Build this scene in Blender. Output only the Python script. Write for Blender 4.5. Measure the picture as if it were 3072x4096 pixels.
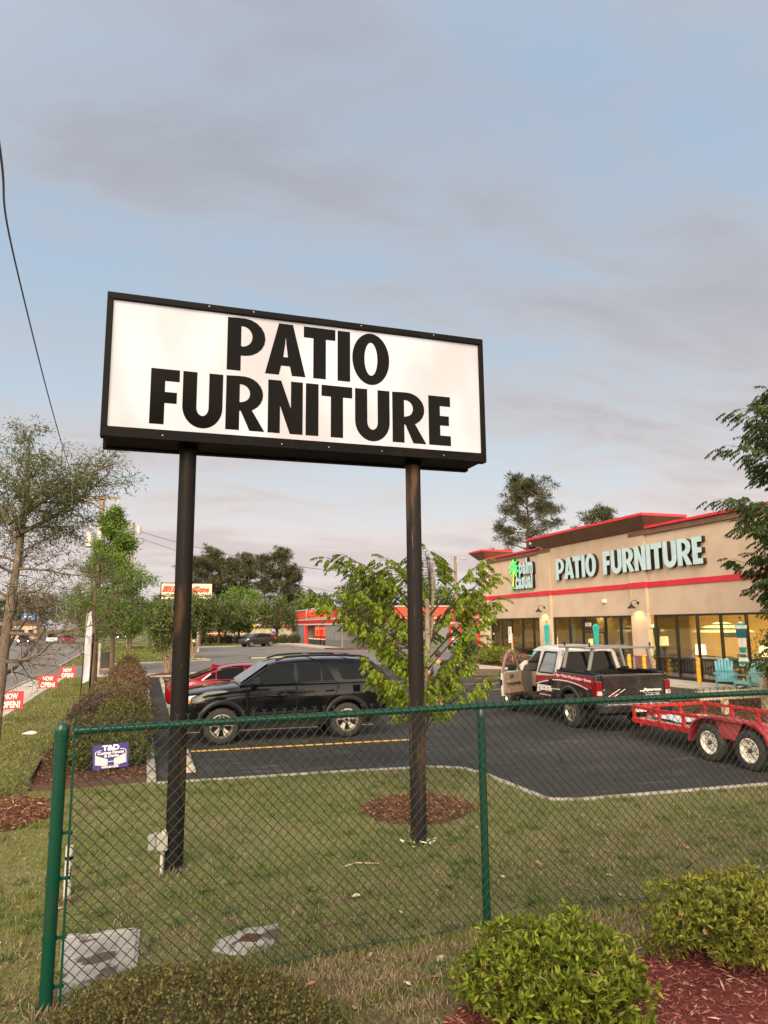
import bpy, bmesh, math, random
import numpy as np
from mathutils import Vector, Matrix
R = math.radians
PI = math.pi
for o in list(bpy.data.objects): bpy.data.objects.remove(o)
scene = bpy.context.scene
C = scene.collection

# ------------------------------------------------------------------ camera
cam_d = bpy.data.cameras.new('camera'); cam = bpy.data.objects.new('camera', cam_d); C.objects.link(cam)
cam_d.sensor_fit = 'VERTICAL'; cam_d.sensor_height = 36.0; cam_d.lens = 24.961
cam_d.clip_start = .05; cam_d.clip_end = 3000
_yaw, _pit, _rol = R(18.5031), R(9.0431), R(0.55)
_f = Vector((math.sin(_yaw)*math.cos(_pit), math.cos(_yaw)*math.cos(_pit), math.sin(_pit)))
_r0 = Vector((math.cos(_yaw), -math.sin(_yaw), 0)); _u0 = _r0.cross(_f)
_r = _r0*math.cos(_rol)-_u0*math.sin(_rol); _u = _u0*math.cos(_rol)+_r0*math.sin(_rol)
_m = Matrix((_r, _u, -_f)).transposed().to_4x4(); _m.translation = Vector((0, 0, 2.5))
cam.matrix_world = _m
scene.camera = cam

# ------------------------------------------------------------------ node helpers
class NT:
    def __init__(s, tree): s.t = tree; s.l = tree.links
    def n(s, typ, **kw):
        n = s.t.nodes.new(typ)
        for k, v in kw.items():
            if k.startswith('i_'):
                key = k[2:]
                key = int(key) if key.isdigit() else key.replace('_', ' ')
                n.inputs[key].default_value = v
            else: setattr(n, k, v)
        return n
    def link(s, a, b): s.l.new(a, b)
    def math(s, op, a, b=None, c=None, clamp=False):
        n = s.t.nodes.new('ShaderNodeMath'); n.operation = op; n.use_clamp = clamp
        for i, x in enumerate((a, b, c)):
            if x is None: continue
            if isinstance(x, (int, float)): n.inputs[i].default_value = x
            else: s.l.new(x, n.inputs[i])
        return n.outputs[0]
    def mix(s, fac, a, b, blend='MIX'):
        n = s.t.nodes.new('ShaderNodeMix'); n.data_type = 'RGBA'; n.blend_type = blend
        for idx, x in ((0, fac), (6, a), (7, b)):
            if isinstance(x, (int, float)): n.inputs[idx].default_value = x
            elif isinstance(x, (tuple, list)): n.inputs[idx].default_value = (*x[:3], 1)
            else: s.l.new(x, n.inputs[idx])
        return n.outputs[2]
    def ramp(s, fac, stops, interp='LINEAR'):
        n = s.t.nodes.new('ShaderNodeValToRGB'); cr = n.color_ramp; cr.interpolation = interp
        while len(cr.elements) > 1: cr.elements.remove(cr.elements[-1])
        cr.elements[0].position = stops[0][0]; cr.elements[0].color = (*stops[0][1], 1)
        for p, c in stops[1:]:
            e = cr.elements.new(p); e.color = (*c, 1)
        s.l.new(fac, n.inputs[0]); return n.outputs[0]
    def rng(s, v, a, b, c=0., d=1.):
        n = s.t.nodes.new('ShaderNodeMapRange'); n.interpolation_type = 'SMOOTHSTEP'
        n.inputs[1].default_value = a; n.inputs[2].default_value = b
        n.inputs[3].default_value = c; n.inputs[4].default_value = d
        s.l.new(v, n.inputs[0]); return n.outputs[0]
    def noise(s, vec, scale, detail=4, rough=.55, dist=0.):
        n = s.t.nodes.new('ShaderNodeTexNoise'); n.inputs['Scale'].default_value = scale
        n.inputs['Detail'].default_value = detail; n.inputs['Roughness'].default_value = rough
        n.inputs['Distortion'].default_value = dist
        s.l.new(vec, n.inputs['Vector']); return n.outputs[0]
    def mapping(s, vec, loc=(0, 0, 0), rot=(0, 0, 0), scale=(1, 1, 1)):
        n = s.t.nodes.new('ShaderNodeMapping')
        n.inputs['Location'].default_value = loc; n.inputs['Rotation'].default_value = rot
        n.inputs['Scale'].default_value = scale
        s.l.new(vec, n.inputs['Vector']); return n.outputs[0]

# ------------------------------------------------------------------ world: dusk sky with thin cloud
SUN_AZ = R(202)      # compass-like angle from +Y clockwise: behind the camera, slightly left
SUN_EL = R(32)
world = bpy.data.worlds.new('World'); scene.world = world; world.use_nodes = True
SKYLOC = (3.3, 5.1, 0)
w = NT(world.node_tree); world.node_tree.nodes.clear()
tc = w.n('ShaderNodeTexCoord'); D = tc.outputs['Generated']
sky = w.n('ShaderNodeTexSky', sky_type='NISHITA', sun_disc=False, sun_elevation=SUN_EL, sun_rotation=SUN_AZ,
          air_density=1.0, dust_density=.6, ozone_density=2.0)
sep = w.n('ShaderNodeSeparateXYZ'); w.link(D, sep.inputs[0])
zc = w.math('MAXIMUM', sep.outputs[2], 0.0)
den = w.math('ADD', zc, .16)
px = w.math('DIVIDE', sep.outputs[0], den); py = w.math('DIVIDE', sep.outputs[1], den)
cmb = w.n('ShaderNodeCombineXYZ'); w.link(px, cmb.inputs[0]); w.link(py, cmb.inputs[1])
cv = w.mapping(cmb.outputs[0], loc=SKYLOC, rot=(0, 0, R(40)), scale=(.46, 1.25, 1))
n1 = w.noise(cv, .92, 7, .55, .6)
cv2 = w.mapping(cmb.outputs[0], loc=(4.2, 1.3, 0), rot=(0, 0, R(32)), scale=(.8, 1.7, 1))
n2 = w.noise(cv2, 2.2, 6, .56, .5)
nn = w.math('ADD', w.math('MULTIPLY', n1, .58), w.math('MULTIPLY', n2, .42))
mask = w.rng(nn, .38, .57)
thick = w.rng(nn, .48, .62)
skyb = w.mix(1.0, sky.outputs[0], (.10, .10, .10), 'MULTIPLY')
clear = w.ramp(zc, [(0, (.45, .37, .385)), (.10, (.50, .445, .42)), (.20, (.38, .44, .475)), (.36, (.262, .365, .46)), (.62, (.222, .33, .455)), (1, (.19, .29, .42))])
clear = w.mix(.12, clear, skyb)
cloud = w.ramp(zc, [(0, (.42, .355, .36)), (.12, (.48, .425, .405)), (.25, (.375, .36, .365)), (.45, (.30, .312, .342)), (.75, (.252, .278, .328)), (1, (.24, .268, .325))])
cloudd = w.mix(thick, cloud, w.mix(1.0, cloud, (.87, .855, .875), 'MULTIPLY'))
col = w.mix(w.math('ADD', w.math('MULTIPLY', mask, .62), .33), clear, cloudd)
# the sunset side of the sky
sd = (math.sin(SUN_AZ)*math.cos(SUN_EL), math.cos(SUN_AZ)*math.cos(SUN_EL), math.sin(SUN_EL))
dt = w.n('ShaderNodeVectorMath', operation='DOT_PRODUCT'); w.link(D, dt.inputs[0]); dt.inputs[1].default_value = sd
glow = w.rng(dt.outputs['Value'], -.35, 1.0)
glow = w.math('MULTIPLY', glow, w.rng(zc, 1.05, .35))
col = w.mix(glow, col, w.mix(1.0, col, (7.5, 6.0, 4.3), 'MULTIPLY'))
bg = w.n('ShaderNodeBackground'); w.link(col, bg.inputs[0]); bg.inputs[1].default_value = .41
wo = w.n('ShaderNodeOutputWorld'); w.link(bg.outputs[0], wo.inputs[0])

# ------------------------------------------------------------------ the low, diffuse sun
sl = bpy.data.lights.new('sun', 'SUN'); sl.energy = 1.5; sl.angle = R(40); sl.color = (1, .80, .58)
so = bpy.data.objects.new('sun', sl); C.objects.link(so)
so.rotation_euler = Vector(sd).to_track_quat('Z', 'Y').to_euler()
so.location = (0, -20, 30)

scene.view_settings.view_transform = 'Standard'; scene.view_settings.look = 'None'
scene.view_settings.exposure = 2.05; scene.view_settings.gamma = 1.0
scene.view_settings.use_curve_mapping = False
try:
    scene.cycles.max_bounces = 6; scene.cycles.transparent_max_bounces = 12
except Exception: pass

# ------------------------------------------------------------------ materials
MATS = {}
def mat(name, c, r=.6, m=0., c2=None, n=(6, 4, .4, .6), bump=None, coat=0., emit=None, stretch=None, spec=.5, c3=None, n3=(40, 3, .55, .7), world=False):
    if name in MATS: return MATS[name]
    M = bpy.data.materials.new(name); M.use_nodes = True; t = NT(M.node_tree)
    p = M.node_tree.nodes['Principled BSDF']
    p.inputs['Base Color'].default_value = (*c, 1); p.inputs['Roughness'].default_value = r
    p.inputs['Metallic'].default_value = m; p.inputs['Specular IOR Level'].default_value = spec
    p.inputs['Coat Weight'].default_value = coat; p.inputs['Coat Roughness'].default_value = .04
    co = t.n('ShaderNodeTexCoord').outputs['Object']
    if world: co = t.n('ShaderNodeNewGeometry').outputs['Position']
    if stretch: co = t.mapping(co, scale=stretch)
    if c2 is not None:
        f = t.rng(t.noise(co, n[0], n[1]), n[2], n[3])
        colr = t.mix(f, c, c2)
        if c3 is not None:
            f3 = t.rng(t.noise(co, n3[0], n3[1]), n3[2], n3[3])
            colr = t.mix(f3, colr, c3)
        t.link(colr, p.inputs['Base Color'])
        rr = t.math('ADD', t.math('MULTIPLY', f, .12), r-.06); t.link(rr, p.inputs['Roughness'])
    if bump:
        b = t.n('ShaderNodeBump'); b.inputs['Strength'].default_value = bump[1]
        b.inputs['Distance'].default_value = bump[2] if len(bump) > 2 else .02
        t.link(t.noise(co, bump[0], 4), b.inputs['Height']); t.link(b.outputs[0], p.inputs['Normal'])
    if emit:
        p.inputs['Emission Color'].default_value = (*emit[0], 1); p.inputs['Emission Strength'].default_value = emit[1]
    MATS[name] = M; return M
def leafmat(name, stops, trans=.3, rough=.55, spec=.3):
    if name in MATS: return MATS[name]
    M = bpy.data.materials.new(name); M.use_nodes = True; t = NT(M.node_tree)
    p = M.node_tree.nodes['Principled BSDF']; out = M.node_tree.nodes['Material Output']
    g = t.n('ShaderNodeNewGeometry')
    col = t.ramp(g.outputs['Random Per Island'], stops)
    t.link(col, p.inputs['Base Color']); p.inputs['Roughness'].default_value = rough
    p.inputs['Specular IOR Level'].default_value = spec
    tr = t.n('ShaderNodeBsdfTranslucent'); t.link(col, tr.inputs[0])
    mx = t.n('ShaderNodeMixShader'); mx.inputs[0].default_value = trans
    t.link(p.outputs[0], mx.inputs[1]); t.link(tr.outputs[0], mx.inputs[2]); t.link(mx.outputs[0], out.inputs[0])
    MATS[name] = M; return M
def glassmat(name, tint=(.9, .93, .92), refl=.16, rough=.02):
    if name in MATS: return MATS[name]
    M = bpy.data.materials.new(name); M.use_nodes = True; t = NT(M.node_tree); M.node_tree.nodes.clear()
    out = t.n('ShaderNodeOutputMaterial'); tr = t.n('ShaderNodeBsdfTransparent'); tr.inputs[0].default_value = (*tint, 1)
    gl = t.n('ShaderNodeBsdfGlossy'); gl.inputs['Roughness'].default_value = rough
    fr = t.n('ShaderNodeLayerWeight'); fr.inputs[0].default_value = .25
    f = t.math('ADD', t.math('MULTIPLY', fr.outputs['Fresnel'], .8), refl, clamp=True)
    mx = t.n('ShaderNodeMixShader'); t.link(f, mx.inputs[0]); t.link(tr.outputs[0], mx.inputs[1]); t.link(gl.outputs[0], mx.inputs[2])
    t.link(mx.outputs[0], out.inputs[0]); MATS[name] = M; return M

# ------------------------------------------------------------------ mesh builder
def rot_to(d):
    return Vector(d).to_track_quat('Z', 'Y').to_matrix()
class MB:
    def __init__(s): s.v = []; s.f = []; s.m = []
    def add(s, vs, fs, mi=0):
        b = len(s.v); s.v += [tuple(x) for x in vs]
        s.f += [tuple(i+b for i in f) for f in fs]; s.m += [mi]*len(fs); return s
    def box(s, x0, y0, z0, x1, y1, z1, mi=0):
        vs = [(x, y, z) for z in (z0, z1) for y in (y0, y1) for x in (x0, x1)]
        return s.add(vs, [(0, 2, 3, 1), (4, 5, 7, 6), (0, 1, 5, 4), (2, 6, 7, 3), (0, 4, 6, 2), (1, 3, 7, 5)], mi)
    def bar(s, a, b, w, h, up=(0, 0, 1), mi=0):   # square bar from a to b
        a = Vector(a); b = Vector(b); d = (b-a).normalized(); u = Vector(up)
        sd_ = d.cross(u)
        if sd_.length < 1e-4: sd_ = d.cross(Vector((1, 0, 0)))
        sd_.normalize(); u = sd_.cross(d)
        vs = [p+sd_*(x*w/2)+u*(y*h/2) for p in (a, b) for x, y in ((-1, -1), (1, -1), (1, 1), (-1, 1))]
        return s.add(vs, [(0, 1, 2, 3), (7, 6, 5, 4), (0, 4, 5, 1), (1, 5, 6, 2), (2, 6, 7, 3), (3, 7, 4, 0)], mi)
    def tube(s, pts, rad, n=8, cap=True, mi=0):
        pts = [Vector(p) for p in pts]
        if isinstance(rad, (int, float)): rad = [rad]*len(pts)
        vs = []; prev = None
        for i, p in enumerate(pts):
            d = (pts[min(i+1, len(pts)-1)]-pts[max(i-1, 0)])
            if d.length < 1e-9: d = Vector((0, 0, 1))
            d.normalize()
            if prev is None:
                a = d.cross(Vector((0, 0, 1)))
                if a.length < .05: a = d.cross(Vector((0, 1, 0)))
            else:
                a = prev-d*prev.dot(d)
                if a.length < 1e-4: a = d.cross(Vector((0, 1, 0)))
            a.normalize(); prev = a; b = d.cross(a)
            for k in range(n):
                t = 2*PI*k/n; vs.append(p+(a*math.cos(t)+b*math.sin(t))*rad[i])
        fs = [(i*n+k, i*n+(k+1) % n, (i+1)*n+(k+1) % n, (i+1)*n+k) for i in range(len(pts)-1) for k in range(n)]
        if cap: fs += [tuple(range(n-1, -1, -1)), tuple((len(pts)-1)*n+k for k in range(n))]
        return s.add(vs, fs, mi)
    def lathe(s, prof, c=(0, 0, 0), axis=(0, 0, 1), n=24, mi=0, cap=True):   # prof: (radius, along axis)
        Q = rot_to(axis); c = Vector(c); vs = []
        for r_, h in prof:
            for k in range(n):
                t = 2*PI*k/n; vs.append(c+Q @ Vector((r_*math.cos(t), r_*math.sin(t), h)))
        fs = [(i*n+k, i*n+(k+1) % n, (i+1)*n+(k+1) % n, (i+1)*n+k) for i in range(len(prof)-1) for k in range(n)]
        if cap:
            if prof[0][0] > 1e-5: fs.append(tuple(range(n-1, -1, -1)))
            if prof[-1][0] > 1e-5: fs.append(tuple((len(prof)-1)*n+k for k in range(n)))
        return s.add(vs, fs, mi)
    def prism(s, poly, off, mi=0):    # poly: 3d points, extruded by off
        off = Vector(off); n = len(poly); P = [Vector(p) for p in poly]
        return s.add(P+[p+off for p in P], [tuple(range(n-1, -1, -1)), tuple(range(n, 2*n))]+[(i, (i+1) % n, n+(i+1) % n, n+i) for i in range(n)], mi)
    def loft(s, rings, mi=0, cap=True, closed=True):
        n = len(rings[0]); vs = [p for r_ in rings for p in r_]; fs = []
        for i in range(len(rings)-1):
            for k in range(n if closed else n-1):
                fs.append((i*n+k, i*n+(k+1) % n, (i+1)*n+(k+1) % n, (i+1)*n+k))
        if cap: fs += [tuple(range(n-1, -1, -1)), tuple((len(rings)-1)*n+k for k in range(n))]
        return s.add(vs, fs, mi)
    def sheet(s, pts, mi=0): return s.add(pts, [tuple(range(len(pts)))], mi)
    def blob(s, c, rx, ry, rz, seed=0, amp=.15, nu=14, nv=9, mi=0, zmin=None):
        rg = random.Random(seed); ph = [rg.uniform(0, 6.28) for _ in range(6)]; vs = []
        for j in range(nv+1):
            th = PI*j/nv
            for i in range(nu):
                t = 2*PI*i/nu
                k = 1+amp*(math.sin(3*t+ph[0]+2*th)+math.sin(5*t+ph[1]-3*th)+math.sin(4*th+ph[2]))/2
                z = c[2]+rz*k*math.cos(th)
                if zmin is not None: z = max(z, zmin)
                vs.append((c[0]+rx*k*math.sin(th)*math.cos(t), c[1]+ry*k*math.sin(th)*math.sin(t), z))
        fs = [(j*nu+i, j*nu+(i+1) % nu, (j+1)*nu+(i+1) % nu, (j+1)*nu+i) for j in range(nv) for i in range(nu)]
        return s.add(vs, fs, mi)
    def mesh(s, name):
        me = bpy.data.meshes.new(name); me.from_pydata(s.v, [], s.f)
        if any(s.m): me.polygons.foreach_set('material_index', s.m)
        me.validate(); return me
    def build(s, name, mats, parent=None, smooth=None, bevel=0., bseg=2, weld=False):
        me = s.mesh(name)
        if bevel or weld:
            bm = bmesh.new(); bm.from_mesh(me)
            if weld: bmesh.ops.remove_doubles(bm, verts=bm.verts, dist=1e-4)
            bmesh.ops.recalc_face_normals(bm, faces=bm.faces)
            if bevel:
                es = [e for e in bm.edges if len(e.link_faces) == 2 and e.calc_face_angle(0) > R(30)]
                bmesh.ops.bevel(bm, geom=es, offset=bevel, segments=bseg, profile=.5, affect='EDGES', clamp_overlap=True)
            bm.to_mesh(me); bm.free()
        return link(name, me, mats, parent, smooth)
def link(name, me, mats, parent=None, smooth=None):
    for x in (mats if isinstance(mats, (list, tuple)) else [mats]): me.materials.append(x)
    if smooth is not None:
        me.polygons.foreach_set('use_smooth', [True]*len(me.polygons))
        if smooth < 180: me.set_sharp_from_angle(angle=R(smooth))
    o = bpy.data.objects.new(name, me); C.objects.link(o)
    if parent is not None:
        o.parent = parent
        if parent.type == 'EMPTY' and parent.get('_w'): o.matrix_parent_inverse = parent.matrix_basis.inverted()
    return o
def npmesh(name, V, F):
    V = np.asarray(V, dtype=np.float32); F = np.asarray(F, dtype=np.int32); k = F.shape[1]
    me = bpy.data.meshes.new(name); me.vertices.add(len(V)); me.vertices.foreach_set('co', V.ravel())
    me.loops.add(F.size); me.loops.foreach_set('vertex_index', F.ravel())
    me.polygons.add(len(F)); me.polygons.foreach_set('loop_start', np.arange(0, F.size, k, dtype=np.int32))
    me.update(calc_edges=True); return me
def tag(o, label, cat=None, group=None, kind=None):
    if label: o['label'] = label
    if cat: o['category'] = cat
    if group: o['group'] = group
    if kind: o['kind'] = kind
    return o
def thing(name, label, cat, loc=(0, 0, 0), rz=0., group=None, world=False):
    o = bpy.data.objects.new(name, None); C.objects.link(o); o.empty_display_size = .2
    o.location = loc; o.rotation_euler = (0, 0, rz)
    if world: o['_w'] = 1
    return tag(o, label, cat, group)
def struct(o): o['kind'] = 'structure'; return o
def stuff(o): o['kind'] = 'stuff'; return o
def copy_tree(o, parent=None):
    c = o.copy(); C.objects.link(c)
    if parent is not None: c.parent = parent
    for ch in list(o.children): copy_tree(ch, c)
    return c
def frame(o, xd, yd):       # matrix: local x,y,z -> world with origin o
    xd = Vector(xd).normalized(); yd = Vector(yd).normalized(); zd = xd.cross(yd)
    M = Matrix((xd, yd, zd)).transposed().to_4x4(); M.translation = Vector(o); return M
def curve_mesh(polys, depth):
    cu = bpy.data.curves.new('g', 'CURVE'); cu.dimensions = '2D'; cu.fill_mode = 'BOTH'; cu.extrude = depth/2
    for P in polys:
        sp = cu.splines.new('POLY'); sp.points.add(len(P)-1); sp.use_cyclic_u = True
        for i, q in enumerate(P): sp.points[i].co = (q[0], q[1], 0, 1)
    ob = bpy.data.objects.new('g', cu); me = bpy.data.meshes.new_from_object(ob)
    bpy.data.objects.remove(ob); bpy.data.curves.remove(cu); return me
def text_mesh(s, w=None, h=None, depth=.004, bold=0., shear=0., spacing=1., line=1., align='CENTER'):
    cu = bpy.data.curves.new('t', 'FONT'); cu.body = s; cu.size = 1; cu.extrude = .001; cu.offset = bold; cu.shear = shear
    cu.space_character = spacing; cu.space_line = line; cu.align_x = align; cu.resolution_u = 3
    ob = bpy.data.objects.new('t', cu); me = bpy.data.meshes.new_from_object(ob)
    bpy.data.objects.remove(ob); bpy.data.curves.remove(cu)
    co = np.empty(len(me.vertices)*3, dtype=np.float32); me.vertices.foreach_get('co', co); co = co.reshape(-1, 3)
    mn = co.min(0); mx = co.max(0); co -= (mn+mx)/2
    sx = w/(mx[0]-mn[0]) if w else None; sy = h/(mx[1]-mn[1]) if h else None
    sx = sx or sy; sy = sy or sx
    co *= np.array([sx, sy, depth/.002], dtype=np.float32)
    me.vertices.foreach_set('co', co.ravel()); me.update(); return me
def text(name, s, M, mats, parent, w=None, h=None, depth=.004, **k):
    me = text_mesh(s, w, h, depth, **k); me.transform(M); return link(name, me, mats, parent)
def ball(mb, c, r, n=10, mi=0, sz=1.):
    mb.lathe([(max(r*math.sin(PI*j/6), 1e-4), -r*sz*math.cos(PI*j/6)) for j in range(7)], c, (0, 0, 1), n, mi, cap=False)
def booleans(o, cutters):
    for c in cutters:
        md = o.modifiers.new('b', 'BOOLEAN'); md.object = c; md.operation = 'DIFFERENCE'; md.solver = 'EXACT'
    bpy.context.view_layer.update()
    dg = bpy.context.evaluated_depsgraph_get()
    me = bpy.data.meshes.new_from_object(o.evaluated_get(dg)); old = o.data
    o.modifiers.clear(); o.data = me; bpy.data.meshes.remove(old)
    for c in cutters:
        d = c.data; bpy.data.objects.remove(c); bpy.data.meshes.remove(d)
    me.name = o.name
# leaves as kite quads: arrays of base point, direction, normal hint, length, width
def leaf_arrays(P, Dv, L, Wd, rng, fold=.25, bend=.0):
    P = np.asarray(P, float); Dv = np.asarray(Dv, float); n = len(P)
    Dv = Dv/np.maximum(np.linalg.norm(Dv, axis=1, keepdims=True), 1e-6)
    rv = rng.normal(size=(n, 3)); S = np.cross(Dv, rv); S /= np.maximum(np.linalg.norm(S, axis=1, keepdims=True), 1e-6)
    N = np.cross(S, Dv)
    L = np.broadcast_to(np.asarray(L, float).reshape(-1, 1), (n, 1)); Wd = np.broadcast_to(np.asarray(Wd, float).reshape(-1, 1), (n, 1))
    mid = P+Dv*L*.45
    a = mid+S*Wd*.5+N*Wd*fold; b = mid-S*Wd*.5+N*Wd*fold; t = P+Dv*L-N*L*bend
    V = np.stack([P, a, t, b], axis=1).reshape(-1, 3)
    F = np.arange(n*4).reshape(n, 4); return V, F
def leaves(name, P, Dv, L, Wd, m, parent, rng, fold=.25, bend=0.):
    V, F = leaf_arrays(P, Dv, L, Wd, rng, fold, bend)
    return stuff(link(name, npmesh(name, V, F), m, parent)) if parent is not None else link(name, npmesh(name, V, F), m)

# ================================================================== SETTING
NR = np.random.default_rng(7)
def groundmat(name, stops, s1=.6, s2=14, c_dark=None, bump=.4, r=.95):
    M = bpy.data.materials.new(name); M.use_nodes = True; t = NT(M.node_tree)
    p = M.node_tree.nodes['Principled BSDF']; co = t.n('ShaderNodeNewGeometry').outputs['Position']
    a = t.noise(co, s1, 5, .6); b = t.noise(co, s2, 5, .7)
    f = t.math('ADD', t.math('MULTIPLY', a, .5), t.math('MULTIPLY', b, .5))
    colr = t.ramp(f, stops)
    if name == 'lawn':
        sx = t.n('ShaderNodeSeparateXYZ'); t.link(co, sx.inputs[0]); yy = t.math('ADD', sx.outputs[1], t.math('MULTIPLY', t.noise(co, 1.3, 4, .6), 2.2))
        zone = t.math('MULTIPLY', t.rng(yy, 7.6, 6.2), t.rng(yy, -20, -12)); colr = t.mix(t.math('MULTIPLY', zone, .75), colr, t.ramp(b, [(.35, (.055, .042, .026)), (.5, (.105, .082, .052)), (.65, (.16, .125, .08))]))
    t.link(colr, p.inputs['Base Color']); p.inputs['Roughness'].default_value = r
    p.inputs['Specular IOR Level'].default_value = .25
    bp = t.n('ShaderNodeBump'); bp.inputs['Strength'].default_value = bump; bp.inputs['Distance'].default_value = .03
    t.link(t.noise(co, 60, 4, .7), bp.inputs['Height']); t.link(bp.outputs[0], p.inputs['Normal'])
    return M
g_lawn = groundmat('lawn', [(.30, (.045, .055, .018)), (.42, (.085, .10, .028)), (.50, (.12, .125, .038)), (.56, (.18, .15, .072)), (.62, (.10, .075, .045)), (.72, (.16, .125, .08))])
struct(MB().sheet([(-1500, -1500, 0), (1500, -1500, 0), (1500, 1500, 0), (-1500, 1500, 0)]).build('grass_ground', g_lawn))
def asphalt(name, base, light, patch, seal=None):
    M = bpy.data.materials.new(name); M.use_nodes = True; t = NT(M.node_tree)
    p = M.node_tree.nodes['Principled BSDF']; co = t.n('ShaderNodeNewGeometry').outputs['Position']
    big = t.rng(t.noise(co, .35, 6, .65, .4), .42, .66)
    c = t.mix(big, base, patch)
    st = t.mapping(co, scale=(.25, 3.0, 1)); sw = t.rng(t.noise(st, 1.3, 5, .6), .5, .72)
    c = t.mix(t.math('MULTIPLY', sw, .85), c, patch)
    gr = t.rng(t.noise(co, 70, 3, .6), .54, .72); c = t.mix(t.math('MULTIPLY', gr, .65), c, light)
    fl = t.rng(t.noise(co, 9, 2, .5), .66, .72); c = t.mix(t.math('MULTIPLY', fl, .6), c, light)
    ar = t.mapping(co, rot=(0, 0, R(24)), scale=(.5, 4.5, 1)); sc_ = t.rng(t.noise(ar, 1.0, 6, .62, 1.2), .58, .66); c = t.mix(t.math('MULTIPLY', sc_, .65), c, light)
    dk = t.rng(t.noise(co, .9, 5, .6, .6), .60, .72); c = t.mix(t.math('MULTIPLY', dk, .55), c, tuple(x*.45 for x in base))
    vc = t.n('ShaderNodeTexVoronoi', feature='DISTANCE_TO_EDGE'); t.link(t.mapping(co, scale=(.28, .42, 1)), vc.inputs['Vector']); vc.inputs['Scale'].default_value = 1.0
    wob = t.noise(co, 3, 4, .7); ck = t.math('LESS_THAN', t.math('ADD', vc.outputs['Distance'], t.math('MULTIPLY', wob, .05)), .0285); c = t.mix(t.math('MULTIPLY', ck, .7), c, tuple(x*.4 for x in base))
    t.link(c, p.inputs['Base Color']); p.inputs['Roughness'].default_value = .82
    p.inputs['Specular IOR Level'].default_value = .22
    bp = t.n('ShaderNodeBump'); bp.inputs['Strength'].default_value = .35; bp.inputs['Distance'].default_value = .01
    t.link(t.noise(co, 130, 3), bp.inputs['Height']); t.link(bp.outputs[0], p.inputs['Normal']); return M
a_new = asphalt('sealed_asphalt', (.0255, .0235, .0235), (.105, .097, .092), (.047, .0435, .042))
a_old = asphalt('old_asphalt', (.15, .14, .135), (.25, .235, .22), (.11, .105, .10))
a_road = asphalt('road_asphalt', (.135, .125, .125), (.21, .20, .195), (.165, .155, .15))
conc = mat('concrete', (.42, .385, .34), .85, c2=(.30, .27, .235), n=(1.7, 6, .4, .68), bump=(45, .3), c3=(.22, .19, .16), n3=(9, 4, .62, .74), world=True)
kerbm = mat('kerb_concrete', (.31, .285, .25), .85, c2=(.22, .195, .17), n=(3.5, 6, .42, .66), bump=(50, .3), c3=(.25, .22, .19), n3=(14, 4, .6, .72), world=True)
def sheet(name, pts, z, m): return struct(MB().sheet([(x, y, z) for x, y in pts]).build(name, m))
sheet('parking_lot', [(.28, 12.62), (3.6, 12.42), (5.1, 12.22), (5.52, 11.7), (5.62, 9.42), (6.0, 9.3), (13.8, 8.9), (13.8, 20.5), (19.6, 21.4), (19.6, 36.5), (17.2, 38.4), (.28, 38.4)], .004, a_new)
sheet('driveway', [(-5, 40.4), (60, 41.4), (60, 47), (22, 55), (5, 54), (-5, 52.3)], .004, a_road)
sheet('driveway_link', [(10, 38.41), (17.4, 38.41), (21.5, 48), (9, 41.5)], .010, a_new)
sheet('auto_store_lot', [(4.9, 53.7), (40, 54), (40, 71.5), (19.3, 71.5), (18.2, 94), (6.2, 90.5), (4.4, 70)], .008, a_old)
sheet('road', [(-21, -60), (-5.1, -60), (-5.1, 60), (-7.3, 128), (-16, 230), (-44, 420), (-90, 640), (-120, 640), (-70, 420), (-36, 230), (-24, 128)], .006, a_road)
sheet('sidewalk', [(-5.1, -60), (-3.72, -60), (-3.72, 39.9), (-5.1, 40.1)], .012, conc)
sheet('store_walk', [(19.6, 8), (22.4, 8), (22.4, 44.2), (17.9, 44.2), (17.9, 37.2), (19.6, 35.4)], .014, conc)
sheet('auto_store_walk', [(18.5, 76), (20.7, 76), (20.7, 103), (17.8, 103)], .11, conc)
k = MB()
def kerbseg(a, b, w=.15, h=.10, seg=3.0):
    a = Vector(a); b = Vector(b); L = (b-a).length; n = max(1, round(L/seg)); d = (b-a)/L
    for i in range(n):
        p = a+d*(i*L/n+.006); q = a+d*((i+1)*L/n-.006)
        k.bar((p.x, p.y, h/2-.03), (q.x, q.y, h/2-.03), w, h+.06)
kerbseg((.21, 12.72), (.21, 38.6), .145)
for p, q in (((.29, 12.60), (3.6, 12.40)), ((3.6, 12.40), (5.0, 12.22)), ((5.0, 12.22), (5.40, 11.95)), ((5.40, 11.95), (5.54, 11.4)), ((5.54, 11.4), (5.60, 9.45)), ((5.60, 9.45), (6.0, 9.27)), ((6.0, 9.27), (13.8, 8.85))): kerbseg(p, q, .10, .022)
kerbseg((-2.6, 40.3), (9, 40.6), .15, .1); kerbseg((-3.7, 52.5), (1, 53.7), .15); kerbseg((1, 53.7), (4.7, 55.2), .15); kerbseg((4.7, 55.2), (4.6, 57.5), .15); kerbseg((4.6, 57.5), (1, 60), .15)
kerbseg((-.2, 38.7), (9, 38.7), .12, .08)
kerbseg((6.2, 90.6), (18, 94.2), .15, .11); kerbseg((18.4, 76), (17.7, 103), .16, .12)
kerbseg((-5.2, -20), (-5.2, 40), .15, .05); kerbseg((-5.2, 52.5), (-5.4, 66), .15, .09); kerbseg((-5.4, 66), (-7.4, 128), .2, .09)
kerbseg((8, 57), (13, 57.8), .15); kerbseg((13, 57.8), (13, 59.5), .15)
struct(k.build('kerb', kerbm, bevel=.012, bseg=1))
sheet('lot_island_grass', [(8, 57.1), (12.95, 57.9), (12.9, 59.5), (8, 59.2)], .10, g_lawn)
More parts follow.
